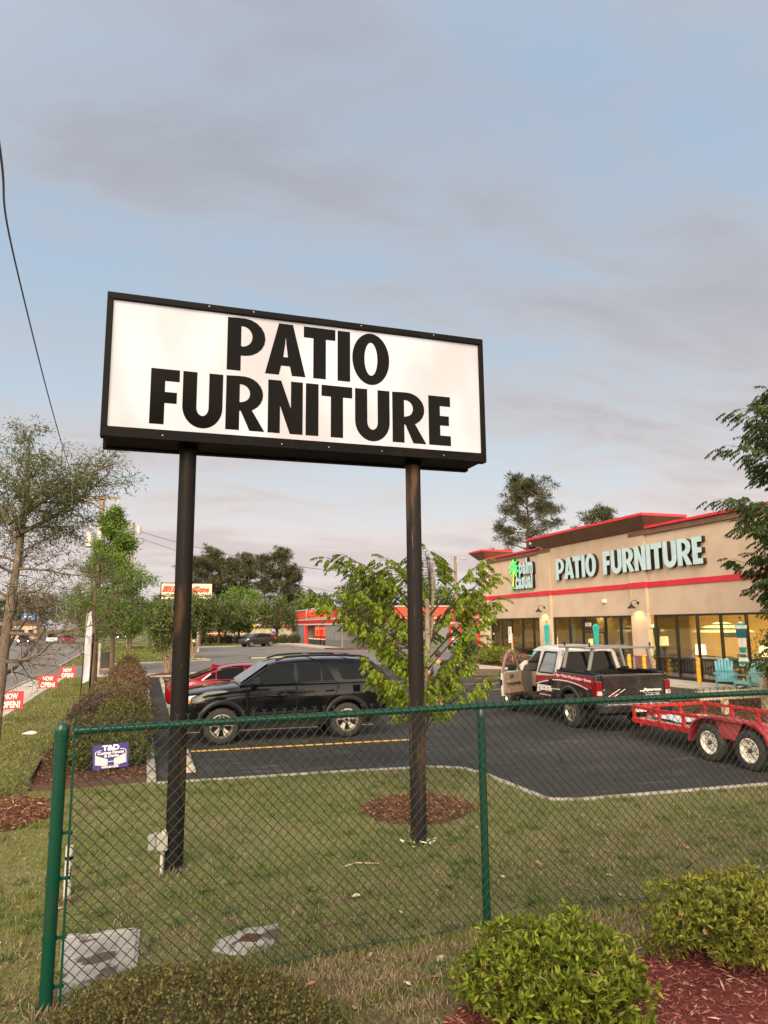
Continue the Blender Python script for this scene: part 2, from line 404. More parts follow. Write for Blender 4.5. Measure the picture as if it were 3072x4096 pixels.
yel = mat('yellow_paint', (.72, .42, .075), .7, c2=(.40, .25, .07), n=(9, 5, .5, .72), world=True)
wht = mat('white_paint', (.55, .53, .50), .7, c2=(.34, .32, .30), n=(7, 5, .5, .7), world=True)
L_ = MB()
def line(a, b, w, mb=None, z=.0085):
    a = Vector(a); b = Vector(b); s = Vector((-(b-a).y, (b-a).x)).normalized()*w/2
    (mb or L_).sheet([(*(a+s), z), (*(a-s), z), (*(b-s), z), (*(b+s), z)])
for i in range(9): line((1.0, 15.45+i*2.66), (5.62, 15.2+i*2.66), .16)
for y in (25.4, 28.1, 30.6, 32.95): line((12.6 if y < 30 else 14.6, y), (17.5, y-.25), .10)
for y in (33.7, 34.4, 35.1, 35.8, 36.5): line((15.8, y-.3), (18.6, y+.1), .09)
struct(L_.build('stall_lines', yel))
wl = MB()
for i in range(14): line((-8.2-.0*i, 20+i*9.5), (-8.2-.0*i, 23+i*9.5), .12, wl, .0105)
for i in range(14): line((-12.2, 16+i*9.5), (-12.2, 19+i*9.5), .12, wl, .0105)
for i in range(10): line((12.0+i*.14, 69+i*2.4), (16.8+i*.1, 67.2+i*2.4), .11, wl, .0125)
struct(wl.build('lane_markings', wht))
# manhole-like dark patch and tyre marks stay in the material; mulch beds
mulchm = leafmat('mulch_chips', [(0, (0.044, 0.020, 0.013)), (.35, (0.094, 0.037, 0.021)), (.7, (0.175, 0.075, 0.040)), (.92, (0.275, 0.144, 0.081)), (1, (0.425, 0.275, 0.175))], 0, .9)
mulchb = groundmat('mulch_bed', [(.3, (.032, .015, .010)), (.5, (.065, .028, .017)), (.7, (.10, .045, .027))], 2, 40)
redm = leafmat('red_mulch_chips', [(0, (.06, .018, .016)), (.35, (.13, .035, .031)), (.7, (.21, .066, .055)), (.9, (.30, .13, .105)), (1, (.40, .29, .24))], 0, .9)
redb = groundmat('red_mulch_bed', [(.3, (.05, .013, .012)), (.5, (.11, .025, .022)), (.7, (.17, .04, .034))], 2, 40)
def in_poly(P, poly):
    x, y = P[:, 0], P[:, 1]; r = np.zeros(len(P), bool); n = len(poly)
    for i in range(n):
        x0, y0 = poly[i]; x1, y1 = poly[(i+1) % n]
        c = ((y0 > y) != (y1 > y)) & (x < (x1-x0)*(y-y0)/((y1-y0) if y1 != y0 else 1e-9)+x0); r ^= c
    return r
def scatter(poly, n):
    p = np.array(poly); a = NR.uniform(p.min(0), p.max(0), (n, 2)); return a[in_poly(a, poly)]
def mulch(name, poly, n, L, W, m, mb_, h=.03, mound=None):
    P2 = scatter(poly, n)
    c = np.mean(poly, 0); rad = np.max(np.linalg.norm(np.array(poly)-c, axis=1))
    def hh(p): 
        return h*np.clip(1-(np.linalg.norm(p-c, axis=1)/rad)**2, .0, 1)+.012
    z = hh(P2)
    bed = MB(); ring = [(x, y, .012) for x, y in poly]; bed.v = [(c[0], c[1], .012+h)]+[(c[0]+(x-c[0])*.6, c[1]+(y-c[1])*.6, .012+h*.64) for x, y in poly]+ring
    q = len(poly)
    bed.f = [(0, 1+i, 1+(i+1) % q) for i in range(q)]+[(1+i, 1+q+i, 1+q+(i+1) % q, 1+(i+1) % q) for i in range(q)]; bed.m = [0]*len(bed.f)
    struct(bed.build(name, mb_, smooth=180))
    P = np.column_stack([P2, z+NR.uniform(-.005, .02, len(P2))])
    th = NR.uniform(0, 2*PI, len(P2)); D_ = np.column_stack([np.cos(th), np.sin(th), NR.normal(0, .28, len(P2))])
    o = leaves(name+'_chips', P, D_, (NR.uniform(.25, 1.0, len(P2))+NR.random(len(P2))**3*1.1)*L, NR.uniform(.5, 1.5, len(P2))*W, m, None, NR, .1)
    return stuff(o)
def ring_poly(cx, cy, rx, ry, n=22, seed=1, amp=.08):
    rg = random.Random(seed); return [(cx+rx*math.cos(2*PI*i/n)*(1+rg.uniform(-amp, amp)), cy+ry*math.sin(2*PI*i/n)*(1+rg.uniform(-amp, amp))) for i in range(n)]
mulch('mulch_ring', ring_poly(3.66, 9.62, .78, .76, 22, 3), 9000, .055, .012, mulchm, mulchb, .05)
mulch('tree_mulch', ring_poly(-1.95, 11.3, .92, 1.0, 22, 4), 9000, .06, .013, mulchm, mulchb, .06)
bedpoly = [(-1.62, 12.72), (.13, 12.82), (.13, 38.6), (-1.5, 38.6), (-2.05, 27), (-1.8, 18), (-1.74, 15.3)]
mulch('hedge_mulch', bedpoly, 30000, .06, .013, mulchm, mulchb, .02)
edg = MB(); ep = [(-1.74, 15.3), (-1.66, 13.2), (-1.56, 12.74), (-1.3, 12.68), (.12, 12.78)]
for a, b in zip(ep, ep[1:]): edg.bar((*a, .04), (*b, .04), .012, .09)
struct(edg.build('bed_edging', mat('edging', (.05, .025, .018), .8)))
mulch('red_mulch', [(1.55, 3.0), (1.72, 4.45), (2.1, 4.72), (2.9, 4.85), (3.7, 4.92), (4.3, 4.86), (5.2, 4.95), (7.5, 4.9), (7.5, 2.6), (2.2, 2.4)], 30000, .055, .011, redm, redb, .015)
mulch('store_mulch', [(13.9, 12), (19.3, 12), (19.4, 19.5), (13.9, 19.0)], 12000, .07, .016, mulchm, mulchb, .03)
mulch('shopfront_mulch', [(20.1, 37.0), (22.2, 36.6), (22.2, 46), (20.6, 45), (19.9, 41)], 5000, .08, .02, mulchm, mulchb, .05)
mulch('myrtle_mulch', ring_poly(1.3, 39.55, .95, .72, 16, 6), 2500, .08, .02, mulchm, mulchb, .12)
mulch('auto_store_mulch', [(18.6, 72.5), (28, 71.8), (28, 76), (20.7, 76.2), (18.4, 76)], 5000, .1, .025, redm, redb, .06)

# ---- grass blades
green = leafmat('grass_green', [(0, (0.057, 0.083, 0.020)), (.4, (0.108, 0.134, 0.033)), (.8, (0.166, 0.185, 0.051)), (1, (0.242, 0.230, 0.083))], .2, .75, .15)
straw = leafmat('grass_dry', [(0, (0.100, 0.075, 0.040)), (.5, (0.190, 0.145, 0.085)), (1, (0.330, 0.270, 0.180))], .15, .8)
def vnoise(P, s, seed=0):
    rg = np.random.default_rng(seed); G_ = rg.random((64, 64)); x = P[:, 0]*s+20; y = P[:, 1]*s+20
    xi = np.floor(x).astype(int); yi = np.floor(y).astype(int); fx = x-xi; fy = y-yi
    fx = fx*fx*(3-2*fx); fy = fy*fy*(3-2*fy)
    g = lambda a, b: G_[a % 64, b % 64]
    return (g(xi, yi)*(1-fx)+g(xi+1, yi)*fx)*(1-fy)+(g(xi, yi+1)*(1-fx)+g(xi+1, yi+1)*fx)*fy
beds = [ring_poly(3.66, 9.62, .72, .70, 22, 3), ring_poly(-1.95, 11.3, .85, .92, 22, 4), bedpoly, [(-.52, 6.8), (.07, 6.72), (.05, 6.08), (-.45, 5.78)], [(.62, 6.12), (.86, 6.44), (1.17, 6.43), (1.07, 6.09), (.84, 6.0)],
        [(1.7, 3.0), (1.85, 4.4), (2.2, 4.65), (2.9, 4.78), (3.7, 4.86), (4.3, 4.8), (5.2, 4.9), (7.5, 4.85), (7.5, 2.6), (2.2, 2.4)]]
def blades(name, poly, n, L, W, m, keep, tilt):
    P2 = scatter(poly, n)
    ok = np.ones(len(P2), bool)
    for b in beds: ok &= ~in_poly(P2, b)
    ok &= NR.random(len(P2)) < keep(P2); P2 = P2[ok]
    th = NR.uniform(0, 2*PI, len(P2)); ti = np.abs(NR.normal(tilt[0], tilt[1], len(P2)))
    D_ = np.column_stack([np.cos(th)*np.sin(ti), np.sin(th)*np.sin(ti), np.abs(np.cos(ti))+.05])
    P = np.column_stack([P2, np.full(len(P2), .001)])
    return stuff(leaves(name, P, D_, NR.uniform(.5, 1.3, len(P2))*L, W, m, None, NR, .1, .25))
def dryness(P): return np.clip((7.3-P[:, 1])/3.2, 0, 1)*.6+vnoise(P, 1.6, 3)*.5+np.clip((P[:, 0]-3)/4, 0, .35)
near = [(-4.5, 2.6), (9.2, 2.6), (13.7, 8.75), (6.0, 9.2), (5.52, 9.4), (5.45, 11.4), (5.0, 12.1), (3.6, 12.3), (.2, 12.6), (-5, 12.6)]
nearer = [(-2.2, 2.6), (7.5, 2.6), (9.5, 8), (-2.5, 8)]
grn_keep = lambda P: np.clip(1.25-dryness(P), .10, 1)*np.clip(.35+vnoise(P, 3.1, 9)*1.2, 0, 1)
blades('lawn_grass', near, 150000, .055, .0075, green, grn_keep, (.75, .4))
blades('lawn_grass_fine', nearer, 60000, .05, .006, green, grn_keep, (.8, .4))
blades('dry_grass', near, 110000, .06, .0065, straw, lambda P: np.clip(dryness(P)*.9+.12, 0, 1), (1.15, .3))
blades('dry_grass_fine', nearer, 60000, .055, .005, straw, lambda P: np.clip(dryness(P)*.95, 0, 1), (1.2, .3))
strip = [(-3.7, 10), (-1.7, 10), (-1.6, 15), (-1.9, 24), (-1.6, 39.6), (-3.7, 39.6)]
blades('verge_grass', strip, 60000, .07, .014, green, lambda P: .45+.5*vnoise(P, 1.1, 5), (.7, .4))
blades('verge_dry_grass', strip, 30000, .07, .013, straw, lambda P: .35+.5*vnoise(P, .9, 8), (1.1, .3))
blades('far_lawn_grass', [(6.2, 94), (22, 100), (22, 118), (6, 118)], 9000, .16, .10, green, lambda P: .6+0*P[:, 0], (.7, .4))
blades('far_verge_grass', [(-5, 53), (1, 54.2), (4.4, 57), (1, 60), (4, 70), (5.5, 90), (-6, 110)], 24000, .16, .07, green, lambda P: .75*vnoise(P, .25, 2)+.3, (.6, .4))
def clumps(name, n, per, poly, L, m, sp):
    cp = scatter(poly, n); ok = np.ones(len(cp), bool)
    for q in beds: ok &= ~in_poly(cp, q)
    cp = cp[ok]; r_ = NR.uniform(.4, 1.6, len(cp)); A = np.repeat(cp, per, 0)+NR.normal(0, 1, (len(cp)*per, 2))*sp*np.repeat(r_, per)[:, None]; ok = np.ones(len(A), bool)
    for q in beds: ok &= ~in_poly(A, q)
    A = A[ok]; th = NR.uniform(0, 2*PI, len(A)); ti = np.abs(NR.normal(.55, .35, len(A)))
    stuff(leaves(name, np.column_stack([A, np.zeros(len(A))]), np.column_stack([np.cos(th)*np.sin(ti), np.sin(th)*np.sin(ti), np.cos(ti)+.05]), NR.uniform(.5, 1.3, len(A))*L, .0075, m, None, NR, .1, .3))
clumps('grass_clumps', 900, 60, near, .075, green, .05); clumps('straw_clumps', 260, 60, [(-2, 3.5), (6.5, 3.5), (8, 7.2), (-2, 7)], .06, straw, .06)
clumps('front_straw', 700, 60, [(.9, 4.3), (2.2, 4.9), (4, 5.05), (6.3, 5.2), (6.3, 5.8), (-.4, 5.6), (.6, 5.0)], .06, straw, .05)
_fp = np.column_stack([np.linspace(-.4, 6.2, 1500), [fy_ for fy_ in 5.66+.06*np.sin(np.linspace(0, 9, 1500))]])+NR.normal(0, .05, (1500, 2))
stuff(leaves('fence_foot_grass', np.column_stack([_fp, np.zeros(1500)]), np.column_stack([NR.normal(0, .45, 1500), NR.normal(0, .45, 1500), np.ones(1500)]), NR.uniform(.05, .14, 1500), .008, green, None, NR, .1, .3))
for _i, (_x, _y) in enumerate(((.389, 8.15), (3.115, 8.15), (-.58, 7.62), (2.79, 5.75), (-.515, 5.56))):
    _a = NR.uniform(0, 2*PI, 160); _r = NR.uniform(.10, .22, 160) if _i < 2 else NR.uniform(.04, .12, 160)
    stuff(leaves('pole_foot_grass', np.column_stack([_x+_r*np.cos(_a), _y+_r*np.sin(_a), np.zeros(160)]), np.column_stack([NR.normal(0, .5, 160), NR.normal(0, .5, 160), np.ones(160)]), NR.uniform(.04, .12, 160), .008, straw if _i % 2 == 0 else green, None, NR, .1, .3))
# clumps of broad weeds
wp = scatter([(-1.5, 4.9), (6, 4.9), (8, 8.3), (-1.5, 8.6)], 90); wp = wp[~in_poly(wp, beds[3]) & ~in_poly(wp, beds[4])]
ws = np.repeat(wp, 26, axis=0)+NR.normal(0, .035, (len(wp)*26, 2)); th = NR.uniform(0, 2*PI, len(ws))
stuff(leaves('broad_weeds', np.column_stack([ws, np.full(len(ws), .004)]), np.column_stack([np.cos(th), np.sin(th), NR.uniform(.3, 1.2, len(ws))]), .085, .012, leafmat('weed', [(0, (.04, .075, .018)), (1, (.085, .13, .03))], .2), None, NR, .2, .3))

# ================================================================== LETTERS
def arc(cx, cy, rx, ry, a0, a1, n=10): return [(cx+rx*math.cos(R(a0+(a1-a0)*i/n)), cy+ry*math.sin(R(a0+(a1-a0)*i/n))) for i in range(n+1)]
GL = {
 'P': ([[(0, 0), (.255, 0), (.255, .29), (.31, .29)]+arc(.31, .65, .40, .36, -86, 88)+[(.2, 1.01), (0, 1)], [(.255, .47), (.28, .465)]+arc(.28, .66, .185, .195, -86, 86)+[(.255, .855)]], .71),
 'A': ([[(0, 0), (.265, 0), (.305, .18), (.475, .18), (.515, 0), (.78, 0), (.525, 1), (.255, 1)], [(.345, .35), (.435, .35), (.40, .62), (.394, .72), (.386, .72), (.38, .62)]], .78),
 'T': ([[(.19, 0), (.44, 0), (.44, .785), (.63, .785), (.63, 1), (0, 1), (0, .785), (.19, .785)]], .63),
 'I': ([[(0, 0), (.255, 0), (.255, 1), (0, 1)]], .255),
 'O': ([arc(.385, .5, .385, .52, 0, 360, 40)[:-1], arc(.385, .5, .135, .335, 0, 360, 32)[:-1]], .77),
 'F': ([[(0, 0), (.255, 0), (.255, .385), (.47, .385), (.47, .585), (.255, .585), (.255, .785), (.51, .785), (.51, 1), (0, 1)]], .51),
 'U': ([[(0, 1)]+arc(.365, .37, .365, .39, 180, 360, 20)+[(.73, 1), (.475, 1)]+arc(.365, .36, .11, .155, 0, -180, 14)+[(.255, 1)]], .73),
 'R': ([[(0, 0), (.255, 0), (.255, .36), (.28, .36), (.45, 0), (.735, 0), (.49, .385)]+arc(.32, .68, .38, .33, -58, 88)+[(.2, 1.01), (0, 1)], [(.255, .52), (.28, .52)]+arc(.28, .69, .17, .165, -86, 86)+[(.255, .855)]], .735),
 'N': ([[(0, 0), (.235, 0), (.235, .52), (.43, 0), (.68, 0), (.68, 1), (.445, 1), (.445, .48), (.25, 1), (0, 1)]], .68),
 'E': ([[(0, 0), (.49, 0), (.49, .20), (.255, .20), (.255, .405), (.455, .405), (.455, .60), (.255, .60), (.255, .80), (.49, .80), (.49, 1), (0, 1)]], .49),
}
def word(s, M, height, width, depth, mats, parent, gap=.075, space=.34, side=None):
    kern = {'PA': -.045, 'AT': -.085}; tot = sum(GL[c][1] if c != ' ' else space for c in s)+gap*(len(s)-1)+sum(kern.get(s[i:i+2], 0) for i in range(len(s))); sx = width/tot; x = 0
    for ci, c in enumerate(s):
        if c == ' ': x += space+gap; continue
        polys, wd = GL[c]
        me = curve_mesh([[((q[0]+x)*sx, q[1]*height) for q in P] for P in polys], depth)
        me.transform(M @ Matrix.Translation((0, 0, depth/2)))
        if side is not None:
            nrm = (M.to_3x3() @ Vector((0, 0, 1)))
            me.materials.append(mats); me.materials.append(side)
            for p in me.polygons: p.material_index = 0 if p.normal.dot(nrm) > .7 else 1
            o = bpy.data.objects.new('letter', me); C.objects.link(o); o.parent = parent
            if parent.get('_w'): o.matrix_parent_inverse = parent.matrix_basis.inverted()
        else: link('letter', me, mats, parent)
        x += wd+gap+kern.get(s[ci:ci+2], 0)

# ================================================================== THE POLE SIGN
rust = mat('pole_paint', (.009, .0075, .007), .55, c2=(.05, .027, .014), n=(5, 6, .56, .76), c3=(.11, .07, .045), n3=(26, 4, .68, .77), stretch=(1, 1, .22), bump=(30, .25), spec=.08)
rust2 = mat('pole_weathered', (.014, .012, .012), .55, c2=(.085, .05, .030), n=(5.5, 6, .50, .68), c3=(.20, .135, .09), n3=(18, 5, .64, .76), stretch=(1.2, 1.2, .12), bump=(30, .3), spec=.08)
blk = mat('black_trim', (.0035, .003, .003), .55, spec=.06, c2=(.007, .006, .005), n=(4, 4, .5, .7))
sg = thing('pole_sign', 'large white lightbox sign on two black steel poles reading patio furniture', 'sign', (1.75, 8.15, 0), world=True)
MB().lathe([(.094, 0), (.094, 4.5)], (.389, 8.15, 0), n=24).build('pole', rust, sg, smooth=40)
MB().lathe([(.112, 4.47), (.112, 4.50)], (.389, 8.15, 0), n=24).build('pole_cap', blk, sg, smooth=40)
MB().lathe([(.094, 0), (.094, 4.5)], (3.115, 8.15, 0), n=24).build('pole', rust2, sg, smooth=40)['label'] = 'black pole with bare rusty streaks'
MB().lathe([(.112, 4.47), (.112, 4.50)], (3.115, 8.15, 0), n=24).build('pole_cap', blk, sg, smooth=40)
MB().box(-.50, 7.89, 4.515, 3.96, 8.41, 6.11).build('cabinet', blk, sg, bevel=.008)
fr = MB(); x0, x1, z0, z1 = -.53, 3.985, 4.50, 6.125
fr.box(x0, 7.83, z1-.075, x1, 7.95, z1); fr.box(x0, 7.83, z0, x1, 7.95, z0+.115); fr.box(x0, 7.83, z0+.115, x0+.065, 7.95, z1-.075); fr.box(x1-.055, 7.83, z0+.115, x1, 7.95, z1-.075)
fr.build('frame', blk, sg, bevel=.006)
fb = MB(); fb.box(x0, 8.37, z0, x1, 8.47, z1); fb.build('back_frame', blk, sg, bevel=.006)
signface = mat('lightbox_face', (.245, .235, .25), .28, c2=(.225, .216, .23), n=(.9, 3, .35, .65), emit=((1, .96, .97), .1), spec=.15)
_t = NT(signface.node_tree); _p = signface.node_tree.nodes['Principled BSDF']; _g = _t.n('ShaderNodeNewGeometry').outputs['Position']
_t.link(_t.math('ADD', _t.math('MULTIPLY', _t.rng(_t.noise(_t.mapping(_g, scale=(1, 1, .55)), 1.25, 2, .4), .34, .66), .06), .06), _p.inputs['Emission Strength'])
MB().box(x0+.066, 7.872, z0+.116, x1-.056, 7.889, z1-.076).build('sign_face', signface, sg)
vin = mat('black_vinyl', (.003, .0028, .0026), .14, spec=.055)
word('PATIO', frame((.765, 7.872, 5.385), (1, 0, 0), (0, 0, 1)), .63, 1.955, .004, vin, sg, gap=.045)
word('FURNITURE', frame((-.045, 7.872, 4.685), (1, 0, 0), (0, 0, 1)), .63, 3.565, .004, vin, sg, gap=.06)
for px_ in (.55, 1.05, 2.35, 3.3):
    MB().lathe([(.008, 0), (.008, .006)], (px_, 7.83, z1-.03), (0, -1, 0), 8).build('bolt', mat('screw', (.2, .19, .18), .45, .8), sg)
for px_ in (.1, 1.4, 1.95, 2.6, 3.4):
    MB().lathe([(.008, 0), (.008, .006)], (px_, 7.83, z0+.05), (0, -1, 0), 8).build('bolt', mat('screw', (.2, .19, .18), .45, .8), sg)
MB().box(1.75, 7.822, z1-.078, 2.05, 7.829, z1-.004).build('splice_plate', blk, sg)
# rags of white tape at the right pole foot
# ================================================================== CHAIN LINK FENCE
fgreen = mat('green_paint', (.003, .036, .021), .32, c2=(.004, .030, .018), n=(3, 4, .45, .7), c3=(.03, .09, .06), n3=(40, 3, .72, .78), spec=.35)
fdark = mat('green_vinyl_wire', (.005, .018, .013), .5)
fe = thing('chain_link_fence', 'dark green chain link fence with top rail across the foreground', 'fence', (-.515, 5.56, 0), world=True)
def fy(x): return 5.56+(x+.515)*.058 if x < 2.78 else 5.751-(x-2.78)*.012
post = MB(); post.lathe([(.043, 0), (.043, 1.80)], (-.515, 5.56, 0), n=20); post.lathe([(.049, 1.765), (.049, 1.80), (.046, 1.825), (.032, 1.845), (.0001, 1.853)], (-.515, 5.56, 0), n=20)
post.build('end_post', fgreen, fe, smooth=40)
for px_ in (2.79, 6.05, 9.3):
    MB().lathe([(.033, 0), (.033, 1.755)], (px_, fy(px_), 0), n=16).build('line_post', fgreen, fe, smooth=40)
    lc = MB(); lc.lathe([(.036, 1.70), (.036, 1.765), (.02, 1.785)], (px_, fy(px_), 0), n=16); lc.tube([(px_-.022, fy(px_), 1.77), (px_-.022, fy(px_)-.033, 1.80), (px_-.022, fy(px_), 1.836), (px_-.022, fy(px_)+.033, 1.80), (px_-.022, fy(px_), 1.77)], .007, 6)
    lc.tube([(px_+.022, fy(px_), 1.77), (px_+.022, fy(px_)-.033, 1.80), (px_+.022, fy(px_), 1.836), (px_+.022, fy(px_)+.033, 1.80), (px_+.022, fy(px_), 1.77)], .007, 6)
    lc.build('post_cap', fgreen, fe, smooth=40)
MB().tube([(-.43, fy(-.43), 1.79), (2.79, fy(2.79), 1.80), (6.05, fy(6.05), 1.80), (9.35, fy(9.35), 1.80)], .027, 14).build('top_rail', fgreen, fe, smooth=40)
MB().tube([(-.435, fy(-.435), 1.79), (-.34, fy(-.34), 1.79)], .031, 14).build('rail_cup', fgreen, fe, smooth=40)
tb = MB(); tb.box(-.437, 5.545, .05, -.421, 5.551, 1.90); tb.build('tension_bar', fgreen, fe)
for i, z in enumerate((.16, .46, .83, 1.12, 1.62, 1.75)):
    b = MB(); b.lathe([(.0455, z-.011), (.0475, z-.011), (.0475, z+.011), (.0455, z+.011)], (-.515, 5.56, 0), n=18, cap=False); b.box(-.468, 5.553, z-.011, -.41, 5.559, z+.011)
    b.lathe([(.007, 0), (.007, .02)], (-.425, 5.543, z), (0, -1, 0), 6); b.build('tension_band', fgreen, fe, smooth=40)
for px_ in (.1, .58, 1.12, 1.62, 2.24, 3.3, 3.85, 4.4, 5.05, 5.6):
    MB().tube([(px_, fy(px_)-.030, 1.81), (px_, fy(px_), 1.832), (px_+.004, fy(px_)+.030, 1.80), (px_+.006, fy(px_), 1.768), (px_+.01, fy(px_)-.030, 1.79), (px_+.012, fy(px_)-.02, 1.74)], .0035, 5).build('tie_wire', fgreen, fe)
for z in (.75, 1.25): MB().tube([(2.79+.036*math.cos(t*PI/5), fy(2.79)+.036*math.sin(t*PI/5), z) for t in range(11)], .003, 4).build('tie_wire', fgreen, fe)
def fabric():
    wd, ht = .080, .083; x0 = -.425; n = int((9.3-x0)/(wd/2)); nj = 43; zb = .045
    paths = []
    for k_ in range(n):
        xb = x0+k_*wd/2; pts = []
        for j in range(nj+1):
            odd = (j+k_) % 2; x = xb+odd*wd/2; yo = .004 if odd else -.004
            pts.append((x, fy(x)+.0-.031+yo*(1 if k_ % 2 else 1), zb+j*ht/2))
        paths.append(pts)
    P = np.array(paths); P[:, :, 0] += NR.normal(0, .0012, P.shape[:2]); P[:, :, 2] += .008*np.sin(P[:, :, 0]*2.1)*(P[:, :, 2] < .5)
    a = P[:, :-1].reshape(-1, 3); b = P[:, 1:].reshape(-1, 3)
    def tubes(a, b, r):
        d = b-a; d /= np.linalg.norm(d, axis=1, keepdims=True); a = a-d*.002; b = b+d*.002
        s1 = np.cross(d, [0, 1, 0]); s1 /= np.linalg.norm(s1, axis=1, keepdims=True); s2 = np.cross(d, s1)
        ring = [s1, s2, -s1, -s2]; V = np.stack([a+r*q for q in ring]+[b+r*q for q in ring], 1).reshape(-1, 3)
        F = np.array([[0, 1, 5, 4], [1, 2, 6, 5], [2, 3, 7, 6], [3, 0, 4, 7]]); F = (F[None]+8*np.arange(len(a))[:, None, None]).reshape(-1, 4); return V, F
    V1, F1 = tubes(a, b, .0031)
    # twisted barbs on top, knuckles at the bottom
    top = P[:, -1]; up = top[np.arange(len(top)) % 2 == 0] if nj % 2 == 0 else top[np.arange(len(top)) % 2 == 1]
    A = []; B = []
    for q in top[::2]:
        q = np.array(q); x = q[0]; z = zb+nj*ht/2
        c = np.array([x, q[1], z+.0]); A += [c, c+[0, 0, .022], c+[0, 0, .022]]; B += [c+[0, 0, .022], c+[-.013, .004, .042], c+[.013, -.004, .042]]
    V2, F2 = tubes(np.array(A), np.array(B), .0035)
    return np.vstack([V1, V2]), np.vstack([F1, F2+len(V1)])
V_, F_ = fabric()
stuff(link('wire_mesh', npmesh('wire_mesh', V_, F_), fdark, fe))
MB().tube([(x, fy(x)-.03, .075+.012*math.sin(x*5)) for x in np.arange(-.42, 9.3, .15)], .004, 5).build('bottom_wire', fgreen, fe, smooth=60)
# fence company plate
pl = thing('fence_plaque', 'small purple and white fence company plaque wired to the chain link', 'plaque', (-.187, 5.5, 1.53), world=True)
purp = mat('purple_plate', (.042, .03, .16), .4); pwhite = mat('plate_white', (.80, .76, .68), .5)
PM = frame((-.187, 5.515, 1.612), (1, .05, .045), (-.04, 0, 1))
me = MB().box(-.117, -.082, -.004, .117, .082, 0).mesh('panel'); me.transform(PM); link('panel', me, purp, pl)
def ptxt(s, x, y, w, h, m=pwhite, z=.0006, **kk): text('lettering', s, PM @ Matrix.Translation((x, y, z)), m, pl, w, h, .0015, **kk)
ptxt('T&D', 0, .058, .112, .037, bold=.04); ptxt('Custom Fences', 0, .026, .172, .020, bold=.02); ptxt('& Decks', .005, .004, .094, .018, bold=.02); ptxt('910-528-5222', -.005, -.070, .110, .013, bold=.02)
pk = MB()
for i in range(10):
    for s in (-1, 1):
        x = s*(.092-i*.0075); h1 = .010-i*.0030; h0 = -.046-i*.0012
        pk.box(x-.0023, h0, 0, x+.0023, h1, .0016)
for s in (-1, 1):
    pk.box(s*.1-.0015, -.05, 0, s*.1+.0015, .035, .0016); pk.bar((s*.1, -.046, .001), (s*.022, -.064, .001), .003, .0016); pk.bar((s*.1, .036, .001), (s*.075, .044, .001), .003, .0016); pk.bar((s*.075, .044, .001), (s*.06, .044, .001), .003, .0016)
pk.box(-.02, -.036, 0, .02, -.033, .0016)
me = pk.mesh('picket_drawing'); me.transform(PM); link('picket_drawing', me, pwhite, pl)

# ================================================================== FURNITURE STORE
stucco = mat('tan_stucco', (.45, .348, .26), .9, c2=(.405, .31, .23), n=(.9, 4, .4, .66), bump=(90, .25), c3=(.38, .28, .195), n3=(120, 2, .6, .7), world=True)
brown = mat('brown_cornice', (.135, .072, .042), .8, c2=(.115, .06, .035), n=(2, 3, .4, .6), world=True)
redp = mat('red_trim', (.50, .016, .028), .5, c2=(.43, .014, .025), n=(1.2, 4, .42, .6), world=True)
frm = mat('dark_frame', (.022, .018, .015), .35, m=.3)
glass = glassmat('shop_glass', (.93, .94, .92), .075)
brickm = mat('red_brick', (.19, .055, .043), .85, c2=(.115, .035, .030), n=(5, 3, .4, .66), world=True)
mortar = mat('mortar', (.30, .25, .22), .9)
st = thing('store_building', 'tan stucco patio furniture store with red trim and big lit windows', 'store', (22.35, 28, 0), world=True)
XF = 22.35
def part(mb, name, m, **kk): return mb.build(name, m, st, **kk)
m_ = MB(); m_.box(XF, 44.27, 2.84, 22.65, 37.52, 6.86); m_.box(XF, 36.2, 2.84, 22.65, 29.04, 7.3); m_.box(XF, 27.8, 2.84, 22.65, 6, 6.86)
m_.box(XF, 37.515, 3.2, 22.62, 36.205, 7.3); m_.box(XF, 29.035, 3.2, 22.62, 27.805, 7.2)
m_.box(XF+.02, 44.27, 0, 22.62, 43.95, 2.85); part(m_, 'wall', stucco)
m_ = MB(); m_.box(22.45, 45.5, 0, 40, 45.3, 6.4); m_.box(39.8, 45.3, 0, 40, 6, 6.4); m_.box(22.45, 6.0, 0, 40, 5.8, 6.4); part(m_, 'wall', stucco)
m_ = MB(); m_.box(22.66, 45.2, 6.2, 39.7, 6.1, 6.35); part(m_, 'roof', mat('roof_grey', (.3, .29, .28), .9))
m_ = MB(); m_.box(22.25, 45.5, 0, 23.5, 44.275, 7.05); part(m_, 'corner_tower', stucco)
for y0, y1 in ((37.5, 36.22), (29.02, 27.82)):
    MB().box(22.20, y0, .93, XF+.04, y1, 4.12).build('pilaster', stucco, st, bevel=.01); MB().box(22.27, y0+.06, 4.37, XF+.02, y1+.0, 6.62).build('pilaster', stucco, st)
MB().box(22.22, 45.52, .93, 22.3, 44.25, 4.12).build('pilaster', stucco, st)
# thin dark joint lines in the stucco
jm = mat('joint', (.26, .20, .15), .9)
for y in (37.46, 36.16, 29.06, 27.78, 44.24): MB().box(XF-.004, y-.012, 4.4, XF+.001, y+.012, 6.6).build('stucco_joint', jm, st)
MB().box(22.195, 37.50, 2.82, 22.2, 36.22, 2.838).build('stucco_joint', jm, st); MB().box(22.195, 29.02, 2.82, 22.2, 27.82, 2.838).build('stucco_joint', jm, st)
